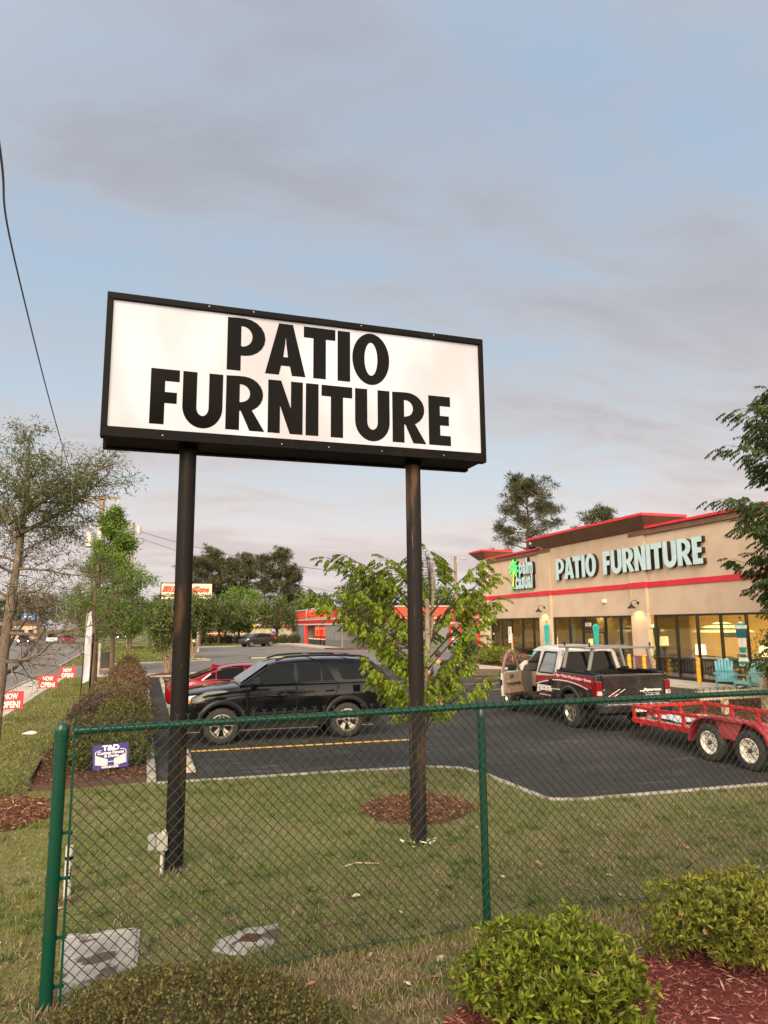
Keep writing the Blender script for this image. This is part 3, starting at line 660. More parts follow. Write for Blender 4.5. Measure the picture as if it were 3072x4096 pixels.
# red band
bd = MB(); bd.box(22.30, 44.28, 4.13, XF+.01, 37.52, 4.375); bd.box(22.15, 37.53, 4.12, XF+.01, 36.19, 4.385); bd.box(22.30, 36.19, 4.13, XF+.01, 29.04, 4.375); bd.box(22.15, 29.05, 4.12, XF+.01, 27.79, 4.385); bd.box(22.30, 27.79, 4.13, XF+.01, 6, 4.375)
bd.box(22.17, 45.56, 4.12, 23.6, 44.24, 4.385); part(bd, 'red_band', redp, bevel=.006)
# parapet trims and copings
tr = MB(); tr.box(22.24, 44.26, 6.62, 22.5, 36.25, 6.86); tr.box(22.24, 28.95, 6.60, 22.5, 6, 6.86); part(tr, 'parapet_trim', brown, bevel=.008)
cp = MB(); cp.box(22.15, 44.26, 6.865, 22.7, 37.35, 6.985); cp.box(22.15, 27.62, 6.865, 22.7, 6, 6.985); part(cp, 'coping', redp, bevel=.008)
def flare(y0, y1, zb, zt, xw, out, name='cornice', endout=.5):
    a = [(xw, y0, zb), (xw, y1, zb), (xw+1.2, y1, zb), (xw+1.2, y0, zb)]
    b = [(xw-out, y0+endout, zt), (xw-out, y1-endout, zt), (xw+1.2+out, y1-endout, zt), (xw+1.2+out, y0+endout, zt)]
    f = MB(); f.loft([a, b]); f.build(name, brown, st)
    q = .03; f = MB(); f.box(xw-out-q, y1-endout-q, zt+.003, xw+1.2+out+q, y0+endout+q, zt+.13); f.build('coping', redp, st, bevel=.006)
flare(36.75, 27.72, 6.86, 7.40, 22.26, .66, endout=.72)
flare(45.5, 44.27, 6.92, 7.42, 22.26, .5, endout=.5)
MB().box(23.6, 44.2, 6.3, 24.6, 42.9, 7.15).build('rooftop_hatch', mat('hatch', (.62, .55, .47), .8), st)
# brick bases
bk = MB().box(-.10, 0, 0, 0, .195, .056).mesh('brick'); bk.materials.append(brickm)
bm_ = bmesh.new(); bm_.from_mesh(bk); bmesh.ops.recalc_face_normals(bm_, faces=bm_.faces); bm_.to_mesh(bk); bm_.free()
for (ya, yb, xf) in ((44.25, 45.52, 22.19), (36.20, 37.53, 22.17), (27.80, 29.03, 22.17)):
    MB().box(xf-.006, ya+.004, .014, XF+.02, yb-.004, .915).build('brick_mortar', mortar, st)
    MB().box(xf-.03, ya-.02, .917, XF+.02, yb+.02, .955).build('brick_cap', brickm, st)
    nb = int((yb-ya)/.207)
    for r_ in range(13):
        for i in range(nb):
            o = bpy.data.objects.new('brick', bk); C.objects.link(o); o.parent = st; o.matrix_parent_inverse = st.matrix_basis.inverted()
            off = .1035 if r_ % 2 else 0
            o.location = (xf+.09, ya+.01+i*.207+off*.5, .020+r_*.069)
# windows
WZ0, WZM, WZ1 = .14, .92, 2.80
def bay(ys, doorspan=None):
    f = MB(); ya, yb = ys[0], ys[-1]
    f.box(22.30, yb, WZ1-.03, 22.42, ya, WZ1+.05); f.box(22.30, yb, .012, 22.42, ya, WZ0)
    for y in ys: f.box(22.31, y-.035, .02, 22.43, y+.035, WZ1)
    for a, b in zip(ys, ys[1:]):
        if doorspan and abs(a-doorspan[0]) < .01: f.box(22.315, b, 2.10, 22.425, a, 2.19)
        else: f.box(22.315, b, WZM-.035, 22.425, a, WZM+.035)
    f.build('window_frame', frm, st)
    for a, b in zip(ys, ys[1:]):
        if doorspan and abs(a-doorspan[0]) < .01:
            MB().box(22.36, b+.035, 2.19, 22.372, a-.035, WZ1-.03).build('pane', glass, st)
            mid = (a+b)/2
            for u, v in ((a-.04, mid+.006), (mid-.006, b+.04)):
                d = MB(); d.box(22.33, v, .15, 22.39, v+.09, 2.09); d.box(22.33, u-.09, .15, 22.39, u, 2.09); d.box(22.33, v+.09, 1.98, 22.39, u-.09, 2.09); d.box(22.33, v+.09, .15, 22.39, u-.09, .36)
                dd = d.build('door', frm, st)
                MB().box(22.355, v+.09, .36, 22.367, u-.09, 1.98).build('door_glass', glass, dd)
                h = MB(); s_ = v+.05 if u > mid+.1 else u-.05; h.tube([(22.33, s_, .95), (22.27, s_, .97), (22.27, s_, 1.35), (22.33, s_, 1.37)], .012, 6); h.build('handle', mat('alu', (.55, .55, .55), .3, 1), dd)
        else:
            MB().box(22.36, b+.035, WZM+.035, 22.372, a-.035, WZ1-.03).build('pane', glass, st)
            MB().box(22.36, b+.035, WZ0, 22.372, a-.035, WZM-.035).build('pane', glass, st)
bay([43.95, 42.55, 41.22, 39.83, 38.45, 37.55]); bay([36.1, 34.57, 33.3, 31.31, 30.06, 29.08], (33.3, 31.31))
bay([27.5, 26.12, 24.85, 23.53, 22.21, 20.9, 19.6, 18.3, 17.0, 15.7, 14.4, 13.1, 11.8])
text('street_number', '5130', frame((22.354, 32.8, 2.42), (0, -1, 0), (0, 0, 1)), wht, st, .55, .2, .004, bold=.03)
for yy, zz, ss in ((32.78, 1.25, 'OPEN'), (31.75, 1.25, 'OPEN')):
    MB().box(22.322, yy-.13, zz-.14, 22.328, yy+.13, zz+.14).build('door_notice', mat('paper', (.75, .74, .7), .7), st)
# facade letters
lface = mat('letter_face', (.34, .455, .47), .4, c2=(.31, .42, .435), n=(2, 2, .4, .6), emit=((.75, .92, .92), .03), spec=.3)
lside = mat('letter_return', (.012, .012, .012), .5)
FM = lambda y, z: frame((XF-.02, y, z), (0, -1, 0), (0, 0, 1))
word('PATIO', FM(35.38, 4.93), 1.17, 3.86, .19, lface, st, gap=.03, side=lside)
word('FURNITURE', FM(30.92, 4.93), 1.17, 6.92, .19, lface, st, gap=.035, side=lside)
# palm emblem with its lettering
def sided(me, M, a, b):
    me.transform(M); n_ = M.to_3x3() @ Vector((0, 0, 1)); me.materials.append(a); me.materials.append(b)
    for p in me.polygons: p.material_index = 0 if p.normal.dot(n_) > .7 else 1
    o = bpy.data.objects.new('letter', me); C.objects.link(o); o.parent = st; o.matrix_parent_inverse = st.matrix_basis.inverted(); return o
def cel(s, y, z, wd, ht):
    me = text_mesh(s, wd, ht, .19, bold=.045); return sided(me, frame((XF-.12, y, z), (0, -1, 0), (0, 0, 1)), lface, lside)
xs = 39.62
for ch, wd, ht, dz in (('p', .44, .96, -.22), ('a', .40, .72, -.10), ('l', .19, 1.02, .05), ('m', .62, .72, -.10)):
    cel(ch, xs-wd/2, 5.98+dz, wd, ht); xs -= wd+.02
xs = 40.12
for ch, wd, ht, dz in (('c', .38, .74, 0), ('a', .38, .74, 0), ('s', .34, .74, 0), ('u', .40, .74, 0), ('a', .38, .74, 0), ('l', .17, 1.02, .14)):
    cel(ch, xs-wd/2, 5.0+dz, wd, ht); xs -= wd+.015
gneon = mat('green_lit', (.05, .42, .06), .4, emit=((.10, 1, .16), .35)); gdark = mat('green_face', (.018, .10, .018), .5, emit=((.05, .5, .06), .01))
ygold = mat('gold_face', (.50, .34, .03), .5, emit=((1, .7, .08), .20))
PF = frame((XF-.02, 40.42, 4.66), (0, -1, 0), (0, 0, 1))
def pp(poly, z0, dz, m, name, sd=lside):
    me = curve_mesh([poly], dz); me.transform(Matrix.Translation((0, 0, z0+dz/2))); return sided(me, PF, m, sd) if name is None else (lambda o: setattr(o, 'name', name))(sided(me, PF, m, sd))
pp([(-.10, .10), (.10, .10), (.14, .6), (.28, 1.25), (.16, 1.27), (.0, .65)], 0, .19, ygold, 'emblem_trunk')
pp([(-.34, .0), (.42, 0), (.36, .09), (.16, .13), (-.02, .17), (-.24, .12)], 0, .2, gdark, 'emblem_ground')
for ang, ln in ((95, .58), (138, .58), (172, .64), (207, .66), (52, .55), (10, .52), (-28, .60), (-62, .74), (242, .60)):
    a = R(ang); d = Vector((math.cos(a), math.sin(a))); q = Vector((-d.y, d.x)); c0 = Vector((.20, 1.42))
    dr = Vector((0, -.10))
    P_ = [c0, c0+d*ln*.35+q*.065, c0+d*ln*.7+q*.06+dr*.5, c0+d*ln+dr, c0+d*ln*.7-q*.06+dr*.5, c0+d*ln*.35-q*.065]
    pp([tuple(v) for v in P_], .0, .19, gdark, 'emblem_frond')
    nm = MB(); nl = [PF @ Vector((v.x, v.y, .20)) for v in P_]; nm.tube(nl+[nl[0]], .016, 5); nm.tube([nl[0], nl[3]], .012, 5); nm.build('neon_tube', gneon, st)
nm = MB(); nm.tube([PF @ Vector((x, y, .205)) for x, y in ((-.34, 0), (-.2, .1), (.0, .05), (.2, .1), (.42, 0))], .016, 5); nm.build('neon_tube', gneon, st)
# wall lamps, lit
lampm = mat('lamp_metal', (.012, .012, .013), .4, m=.3); bulb = mat('bulb', (1, .8, .5), .5, emit=((1, .62, .2), 6))
def wall_lamp(y, x, first=[None]):
    t = thing('wall_lamp', '', 'wall lamp', (x, y, 3.42), world=False)
    g = MB(); g.lathe([(.07, 0), (.07, .03)], (0, 0, 0), (-1, 0, 0), 14); g.tube([(-.02, 0, 0), (-.12, 0, .10), (-.24, 0, .13), (-.36, 0, .08), (-.40, 0, -.02)], .014, 8); g.build('arm', lampm, t, smooth=50)
    s = MB(); s.lathe([(.03, .0), (.05, -.03), (.055, -.09), (.13, -.14), (.18, -.20), (.185, -.24), (.175, -.24), (.12, -.15), (.04, -.10)], (-.40, 0, -.02), (0, 0, 1), 20, cap=False); s.build('lamp_shade', lampm, t, smooth=50)
    b = MB(); ball(b, (-.40, 0, -.19), .05, 10); b.build('bulb', bulb, t, smooth=180)
    l = bpy.data.lights.new('lamp_glow', 'SPOT'); l.energy = 13; l.color = (1, .66, .24); l.spot_size = R(125); l.spot_blend = .5; l.shadow_soft_size = .06
    lo = bpy.data.objects.new('lamp_glow', l); C.objects.link(lo); lo.parent = t; lo.location = (-.36, 0, -.26); lo.rotation_euler = (0, R(-14), 0)
    return t
for y, x, lb in ((36.86, 22.20, 'black gooseneck wall lamp lit above the closed teal umbrella by the pillar'), (28.42, 22.20, 'black gooseneck wall lamp lit on the pillar above the yellow bollards'), (44.9, 22.22, 'gooseneck wall lamp glowing at the far corner of the store behind the leaves')):
    tag(wall_lamp(y, x), lb, group='wall lamps on the store pillars')
t = thing('flood_light', 'small square white floodlight box on the tan wall between pillars', 'wall light', (XF, 31.2, 3.6)); MB().box(-.10, -.13, -.10, 0, .13, .10).build('housing', mat('light_box', (.6, .56, .5), .6), t, bevel=.02); MB().box(-.13, -.08, -.06, -.101, .08, .05).build('lens', mat('lens', (.75, .73, .7), .3), t)
t = thing('security_camera', 'small white security camera on the pillar beside the window frame', 'camera', (22.35, 27.66, 2.35)); m_ = MB(); m_.box(-.05, -.05, -.05, 0, .05, .07); m_.lathe([(.035, 0), (.035, .12)], (-.05, 0, 0), (-1, 0, -.2), 10); m_.build('camera_body', mat('cam_white', (.7, .7, .68), .4), t)
# ---- interior shell
warmw = mat('showroom_wall', (.62, .50, .26), .9); flo = mat('showroom_floor', (.33, .25, .15), .5)
m_ = MB(); m_.box(33.0, 45.2, 0, 33.2, 6.2, 3.4); m_.box(22.66, 45.19, 0, 33, 45.0, 3.4); m_.box(22.66, 6.2, 0, 33, 6.0, 3.4); part(m_, 'showroom_wall', warmw)
m_ = MB(); m_.box(27.2, 39.0, .03, 27.35, 36.2, 3.3); m_.box(28.6, 26.2, .03, 28.75, 24.4, 3.3); m_.box(28.4, 21.0, .03, 28.55, 18.2, 3.3); part(m_, 'partition', warmw)
m_ = MB(); m_.box(22.45, 45, .015, 33, 6.2, .03); part(m_, 'showroom_floor', flo)
m_ = MB(); m_.box(22.66, 45, 3.3, 33, 6.2, 3.4); part(m_, 'ceiling', warmw)
ceil_l = mat('ceiling_light', (1, .9, .7), .5, emit=((1, .68, .27), 12.0))
for x in (24.5, 27.0, 30.0):
    for y in (41.5, 38.5, 34.5, 31.5, 26, 23, 20, 16): MB().box(x-.3, y-.6, 3.27, x+.3, y+.6, 3.295).build('ceiling_light', ceil_l, st)
# ---- showroom furniture
wood = mat('teak', (.23, .12, .06), .6, c2=(.16, .085, .045), n=(6, 4, .4, .6), stretch=(1, 8, 8)); dwood = mat('dark_slats', (.10, .065, .045), .6)
cream = mat('cream_cushion', (.62, .55, .42), .9); shade = mat('lit_shade', (.8, .65, .4), .7, emit=((1, .66, .26), 1.7)); iron = mat('cast_iron', (.02, .018, .016), .5)
palmg = leafmat('indoor_palm', [(0, (.02, .045, .018)), (.6, (.04, .075, .03)), (1, (.09, .11, .05))], .25)
def table_lamp(name, lab, loc, w=.42):
    t = thing(name, lab, 'lamp', loc, group='lit table lamps in the showroom'); b = MB(); b.lathe([(.10, 0), (.12, .03), (.05, .06), (.11, .22), (.10, .34), (.03, .40), (.015, .48)], n=14); b.build('lamp_base', iron, t, smooth=50)
    s = MB(); s.lathe([(w*.55, .42), (w*.5, .86)], n=20, cap=False); s.build('lamp_shade', shade, t, smooth=50)
    tb_ = thing('side_table', '', 'side table', (loc[0], loc[1], .03), group='small tables under the showroom lamps'); h = loc[2]-.03
    MB().box(-.32, -.32, h-.05, .32, .32, h).build('tabletop', wood, tb_)
    for sx in (-1, 1):
        for sy in (-1, 1): MB().box(sx*.28-.03, sy*.28-.03, 0, sx*.28+.03, sy*.28+.03, h-.05).build('leg', wood, tb_)
    return t, tb_
for i, (x, y, z, lab, tl) in enumerate(((24.0, 26.6, .62, 'lit tan table lamp nearest the right edge of the pillar window', 'teak table under the lamp nearest the pillar window'), (24.6, 23.6, .62, 'lit table lamp behind the slatted bench in the middle of the right window', 'teak table under the middle right lamp'), (24.2, 21.6, .62, 'bright lit table lamp beside the striped umbrella', 'teak table under the lamp beside the striped umbrella'),
      (24.8, 40.2, .75, 'lit square shade lamp behind the handicap parking post', 'teak table under the lamp behind the handicap post'), (24.2, 35.2, .75, 'lit table lamp left of the shop doors', 'teak table under the lamp left of the shop doors'), (24.4, 29.5, .95, 'tall lit table lamp behind the yellow bollards', 'teak table under the tall lamp behind the bollards'))):
    a, b = table_lamp('table_lamp', lab, (x, y, z)); tag(b, tl)
def sofa(loc, rz, lab, w=1.9, slat=True):
    t = thing('patio_sofa', lab, 'sofa', loc, rz, group='patio sofas in the showroom')
    f = MB(); f.box(-w/2, -.4, .25, w/2, .4, .33)
    f.build('seat_frame', dwood, t)
    for sx in (-1, 1):
        for sy in (-1, 1): MB().box(sx*(w/2-.05)-.04, sy*.36-.04, 0, sx*(w/2-.05)+.04, sy*.36+.04, .62 if sy < 0 else .9).build('leg', dwood, t)
        MB().box(sx*(w/2-.05)-.06, -.42, .62, sx*(w/2-.05)+.06, .40, .66).build('armrest', dwood, t)
    MB().box(-w/2+.09, .33, .86, w/2-.09, .39, .93).build('top_rail', dwood, t)
    n = 16
    sm_ = MB().box(-.022, .34, .33, .022, .37, .86).mesh('slat'); sm_.materials.append(dwood)
    for i in range(n):
        o = bpy.data.objects.new('slat', sm_); C.objects.link(o); o.parent = t; o.location = (-w/2+.15+i*(w-.3)/(n-1), 0, 0)
    MB().box(-w/2+.1, -.38, .33, w/2-.1, .30, .47).build('cushion', cream, t, bevel=.03); MB().box(-w/2+.1, .16, .47, w/2-.1, .32, .98).build('back_cushion', cream, t, bevel=.04)
sofa((23.2, 25.2, .03), R(90), 'brown slatted bench sofa with its back to the right shop window', 2.6)
sofa((25.6, 22.6, .03), R(-60), 'cream cushioned sofa deep in the right showroom window', 1.7)
sofa((24.6, 38.2, .03), R(80), 'slatted sofa behind the left shop window', 1.8)
sofa((25.8, 30.4, .03), R(20), 'cream cushioned sofa right of the shop doors', 1.7)
def arm_chair(loc, rz, lab):
    t = thing('dining_chair', lab, 'chair', loc, rz, group='cast metal dining chairs in the showroom')
    MB().box(-.25, -.25, .42, .25, .25, .48).build('seat', cream, t, bevel=.02)
    for sx in (-1, 1):
        for sy in (-1, 1): MB().tube([(sx*.24, sy*.24, 0), (sx*.22, sy*.22, .42)], .016, 6).build('leg', iron, t)
        MB().tube([(sx*.26, -.2, .42), (sx*.28, -.2, .66), (sx*.28, .2, .68), (sx*.25, .26, .5)], .015, 6).build('armrest', iron, t)
    b = MB(); b.tube([(-.24, .24, .42), (-.26, .30, .8), (-.15, .33, .98), (.15, .33, .98), (.26, .30, .8), (.24, .24, .42)], .018, 6)
    for i in range(5): b.tube([(-.16+i*.08, .25, .46), (-.1+i*.05+.05*math.sin(i), .30, .72), (-.16+i*.08, .325, .96)], .009, 5)
    b.build('backrest', iron, t)
for x, y, rz, lab in ((26.2, 26.2, 20, 'dark cast dining chair nearest the pillar in the right window'), (27.0, 24.6, -70, 'dark cast dining chair behind the palm in the right window'), (25.4, 41.6, 40, 'dark dining chair in the leftmost shop window'), (25.0, 42.9, 120, 'dining chair at the far end of the leftmost shop window'), (26.0, 34.2, 0, 'dining chair left of the shop doors'), (23.5, 35.4, 90, 'dark dining chair close behind the pane left of the shop doors'), (23.6, 29.9, 60, 'dark dining chair close behind the pane right of the doors'), (23.4, 41.9, 110, 'dark dining chair close behind the second left window pane'), (23.5, 40.6, 70, 'dark dining chair close behind the middle left window pane'), (23.6, 22.9, 120, 'dark dining chair close behind the pane left of the striped umbrella'), (23.7, 26.0, 200, 'dark dining chair beside the slatted bench end')): arm_chair((x, y, .03), R(rz), lab)
for x, y, lab in ((26.4, 25.3, 'round dark dining table among the right window chairs'), (26.0, 42.2, 'round dark dining table in the leftmost shop window')):
    t = thing('dining_table', lab, 'table', (x, y, .03)); MB().lathe([(.6, .68), (.62, .72), (.6, .74)], n=24).build('tabletop', iron, t); MB().lathe([(.25, 0), (.05, .06), (.05, .68)], n=12).build('pedestal', iron, t)
def palm_pot(loc, h, lab, n=14):
    t = thing('potted_palm', lab, 'potted plant', loc, group='potted palms in the showroom'); MB().lathe([(.16, 0), (.22, .3), (.2, .3)], n=16).build('pot', mat('pot', (.30, .20, .06), .6), t, smooth=50)
    P = []; Q = []; s = MB(); rg = random.Random(int(h*100)+n)
    for i in range(n):
        az = 2*PI*i/n+rg.uniform(-.3, .3); ln = h*rg.uniform(.45, .75); up = rg.uniform(.5, 1.4); p = Vector((0, 0, .3+h*.12)); d = Vector((math.cos(az)*.6, math.sin(az)*.6, up)).normalized(); pts = [p]
        for j in range(9):
            d = (d+Vector((math.cos(az)*.08, math.sin(az)*.08, -.13))).normalized(); p = p+d*ln/9; pts.append(p)
            if j > 1:
                sd_ = d.cross(Vector((0, 0, 1))).normalized()
                for q in (-1, 1):
                    for e in range(2): P.append(p-d*ln/18*e); Q.append(sd_*q+d*.6+Vector((0, 0, -.25)))
        s.tube(pts, .008, 4)
    s.build('stem', mat('palm_stem', (.07, .08, .03), .7), t); leaves('fronds', P, Q, h*.22, .035, palmg, t, NR, .1, .1)
for x, y, h, lab in ((24.9, 27.0, 1.7, 'potted palm at the left end of the right shop window'), (26.6, 23.9, 1.9, 'large dark palm behind the middle of the right window'), (24.7, 22.6, 2.2, 'tall fan palm left of the striped umbrella'), (24.2, 20.6, 1.9, 'potted palm right of the striped umbrella behind glass'), (25.4, 25.6, 1.6, 'broad palm behind the slatted bench'), (25.0, 43.3, 1.5, 'potted palm in the leftmost window pane'), (25.2, 30.9, 1.6, 'potted palm right of the shop doors'), (23.6, 26.9, 1.4, 'dark leafy palm close behind the pillar window pane'), (27.6, 25.4, 2.3, 'tall palm at the back of the right showroom'), (26.0, 21.6, 2.0, 'broad palm behind the lamp by the striped umbrella'), (24.6, 34.4, 1.7, 'potted palm left of the shop doors'), (24.6, 39.2, 1.6, 'potted palm behind the left window centre'), (24.0, 18.9, 2.0, 'potted palm at the far right of the showroom'), (23.4, 36.0, 1.5, 'dark palm at the left end of the door window bay'), (23.7, 33.0, 1.2, 'small palm just inside the shop doors'), (23.4, 43.4, 1.9, 'tall dark palm at the far left end of the store windows'), (23.6, 41.0, 1.5, 'dark palm behind the middle pane of the left windows'), (23.5, 38.0, 1.9, 'tall dark palm at the right end of the left windows'), (23.5, 24.2, 1.5, 'dark palm in front of the bench end in the right window'), (28.5, 22.4, 2.4, 'tall palm deep in the right showroom')): palm_pot((x, y, .03), h, lab)
def umb_mat(name, a, b=None, s=0):
    return mat(name, a, .85) if b is None else None
teal = mat('teal_canvas', (.018, .28, .25), .85, c2=(.014, .23, .21), n=(7, 3, .4, .6)); white_c = mat('white_canvas', (.66, .60, .48), .85); greenc = mat('green_canvas', (.03, .07, .05), .85); tealdk = mat('teal_dark_canvas', (.01, .10, .13), .85)
def open_umbrella(loc, lab, a, b):
    t = thing('open_umbrella', lab, 'umbrella', loc, group='open striped umbrellas in the showroom'); MB().tube([(0, 0, 0), (0, 0, 2.55)], .022, 8).build('pole', wood, t)
    c = MB(); n = 8; rings = 6
    for j in range(rings):
        r0, r1 = 1.35*j/rings, 1.35*(j+1)/rings; z0, z1 = 2.5-.5*(j/rings)**1.3, 2.5-.5*((j+1)/rings)**1.3
        for i in range(n):
            A, B_ = 2*PI*i/n, 2*PI*(i+1)/n
            c.add([(r0*math.cos(A), r0*math.sin(A), z0), (r1*math.cos(A), r1*math.sin(A), z1), (r1*math.cos(B_), r1*math.sin(B_), z1), (r0*math.cos(B_), r0*math.sin(B_), z0)], [(0, 1, 2, 3)], j % 2)
    c.build('canopy', [a, b], t); MB().lathe([(.3, 0), (.3, .05), (.05, .1), (.04, .3)], n=16).build('base', iron, t)
open_umbrella((25.2, 26.5, .03), 'open green and white striped umbrella by the pillar inside the right window', greenc, white_c)
open_umbrella((26.0, 33.3, .03), 'open dark striped umbrella behind the shop doors', greenc, white_c); open_umbrella((25.6, 20.2, .03), 'open white umbrella far right in the showroom', white_c, white_c)
def closed_umbrella(x, y, z0, z1, lab, mats, name='closed_umbrella', r=.17, zb=0.0):
    t = thing(name, lab, 'umbrella', (x, y, zb), group='closed umbrellas along the store'); MB().tube([(0, 0, 0), (0, 0, z1-.1)], .02, 8).build('pole', iron, t)
    f = MB(); ball(f, (0, 0, z1-.04), .045, 8); f.build('finial', iron, t, smooth=180)
    H = z1-z0-.1; rings = []; prof = ((0, .03), (.04, .05), (.08, .55), (.13, .95), (.2, .85), (.40, .72), (.60, .66), (.72, .50), (.76, .42), (.82, .68), (.90, .92), (.97, .82), (1, .72)) ; n = 24
    for u, k_ in prof:
        ring = []
        for i in range(n):
            a = 2*PI*i/n; rr = r*k_*(1+.22*math.cos(6*a+u*2)*(u > .08)); ring.append((rr*math.cos(a), rr*math.sin(a), z1-.1-H*u+(.03*math.cos(6*a) if u > .95 else 0)))
        rings.append(ring)
    c = MB(); 
    for i in range(len(rings)-1): c.loft([rings[i], rings[i+1]], mi=(i % len(mats)) if len(mats) > 1 else 0, cap=False)
    c.build('canopy', mats, t, smooth=70)
    MB().lathe([(r*.47, z1-.1-H*.765), (r*.47, z1-.1-H*.745)], n=14, cap=False).build('strap', mats[0], t); MB().lathe([(.25, 0), (.25, .04), (.06, .09), (.035, .3)], n=16).build('base', iron, t)
closed_umbrella(21.55, 35.65, 1.05, 2.66, 'closed teal umbrella in front of the left tan pillar', [teal]); closed_umbrella(21.6, 31.05, .95, 2.64, 'closed teal umbrella in front of the shop doors', [teal])
closed_umbrella(21.5, 21.65, .85, 2.68, 'closed teal and white wavy striped umbrella by the right chairs', [tealdk, white_c, teal, white_c], r=.19)
for x, y, lab in ((23.6, 30.55, 'closed dark umbrella standing inside just right of the doors'), (23.5, 29.75, 'closed dark umbrella inside beside the right pillar'), (23.8, 29.25, 'closed teal umbrella inside against the right pillar')): closed_umbrella(x, y, .9, 2.45, lab, [teal if 'teal' in lab else iron], zb=.03)
for y0, y1, z0, z1, cn, cc, lab in ((25.9, 24.7, 1.6, 2.3, 'orange', (.42, .10, .03), 'orange sunset picture on the right showroom back wall'), (22.6, 20.9, 1.5, 2.2, 'rust', (.36, .12, .05), 'rust coloured picture on the back wall right of the fan palm'), (34.6, 33.2, 1.6, 2.3, 'blue', (.08, .16, .2), 'blue picture on the back wall behind the shop doors')):
    t = thing('wall_picture', lab, 'picture', (32.95, (y0+y1)/2, (z0+z1)/2), world=True); MB().box(32.93, y1, z0, 32.99, y0, z1).build('frame', dwood, t); MB().box(32.915, y1+.06, z0+.06, 32.929, y0-.06, z1-.06).build('canvas', mat('canvas_'+cn, cc, .8, c2=tuple(k*.5 for k in cc), n=(3, 4, .4, .6)), t)
# ---- bollards
ybm = mat('bollard_yellow', (.62, .33, .008), .45, c2=(.56, .29, .008), n=(5, 3, .4, .6))
def bollard(x, y, lab, first=[None]):
    if first[0] is None:
        t = thing('bollard', lab, 'bollard', (x, y, .014), group='yellow bollards before the store'); MB().lathe([(.088, 0), (.088, .97), (.08, 1.0), (.05, 1.02), (.0001, 1.03)], n=20).build('sleeve', ybm, t, smooth=40)
        for z in (.93, .70): MB().lathe([(.090, z), (.090, z+.014)], n=20, cap=False).build('band', mat('bollard_band', (.05, .02, .01), .5), t)
        first[0] = t
    else:
        t = copy_tree(first[0]); t.location = (x, y, .014); t['label'] = lab
bollard(21.72, 24.28, 'yellow bollard standing alone left of the blue chairs'); bollard(21.72, 27.66, 'yellow bollard in front of the brick pillar base'); bollard(21.72, 28.72, 'yellow bollard behind the rack, left of the brick pillar base')
# ---- adirondack chairs
ablue = mat('aqua_plastic', (.115, .40, .46), .5, c2=(.10, .36, .42), n=(4, 3, .4, .6)); agreen = mat('seafoam_plastic', (.22, .46, .40), .5)
def adirondack(m):
    t = thing('adirondack_chair', '', 'chair', (0, 0, 0), group='adirondack chairs outside the store')
    for i in range(6):     # backrest slats
        a = (i-2.5)*.094; hh = .74+.14*math.cos((i-2.5)*.52)
        bt = Vector((a, .26, .30)); tp = Vector((a*1.18, .26+.30*hh/.8, .30+hh*.86)); b = MB(); b.bar(bt, tp, .084, .02, (0, -1, .3)); 
        b.lathe([(.043, -.01), (.043, .01)], tp, (0, -.93, .36), 12); b.build('back_slat', m, t)
    for i in range(6):
        y = -.30+i*.10; MB().box(-.26, y, .385-.022*i, .26, y+.085, .405-.022*i).build('seat_slat', m, t)
    for s in (-1, 1):
        MB().prism([(s*.27, -.32, .30), (s*.27, -.32, .40), (s*.27, .30, .27), (s*.27, .55, .0), (s*.27, .46, .0), (s*.27, .25, .15)], (s*.022, 0, 0)).build('seat_rail', m, t)
        MB().box(s*.315-.02, -.34, 0, s*.315+.02, -.22, .56).build('leg', m, t); MB().box(s*.315-.02, .26, .12, s*.315+.02, .34, .56).build('rear_post', m, t)
        MB().prism([(s*.25, -.42, .56), (s*.42, -.42, .56), (s*.40, .15, .56), (s*.34, .42, .56), (s*.27, .42, .56), (s*.27, .10, .56)], (0, 0, .022)).build('armrest', m, t)
    MB().box(-.29, -.345, .29, .29, -.323, .39).build('front_apron', m, t); MB().box(-.30, .34, .62, .30, .365, .70).build('back_brace', m, t); return t
ch = adirondack(ablue); ch.location = (20.75, 21.85, .014); ch.rotation_euler = (0, 0, R(-42)); ch['label'] = 'aqua adirondack chair facing the lot, right of the lone bollard'
c2_ = adirondack(agreen); c2_.location = (20.55, 20.55, .014); c2_.rotation_euler = (0, 0, R(-88)); c2_['label'] = 'seafoam adirondack chair in profile at the right edge'
for x, y, rz, lab in ((25.9, 58.6, -60, 'distant aqua adirondack chair under the leaves by the far drive'), (27.2, 58.4, 60, 'second distant adirondack chair, right of its twin by the far drive'), (21.5, 36.2, -70, 'aqua adirondack chair seen through the open truck door'), (21.9, 38.1, -80, 'adirondack chair behind the pink azalea in the shopfront bed')):
    c3_ = copy_tree(ch); c3_.location = (x, y, .06); c3_.rotation_euler = (0, 0, R(rz)); c3_['label'] = lab
closed_umbrella(26.3, 59.3, 1.0, 2.6, 'distant closed green and white umbrella behind the far adirondack chairs', [tealdk, white_c], name='closed_umbrella')
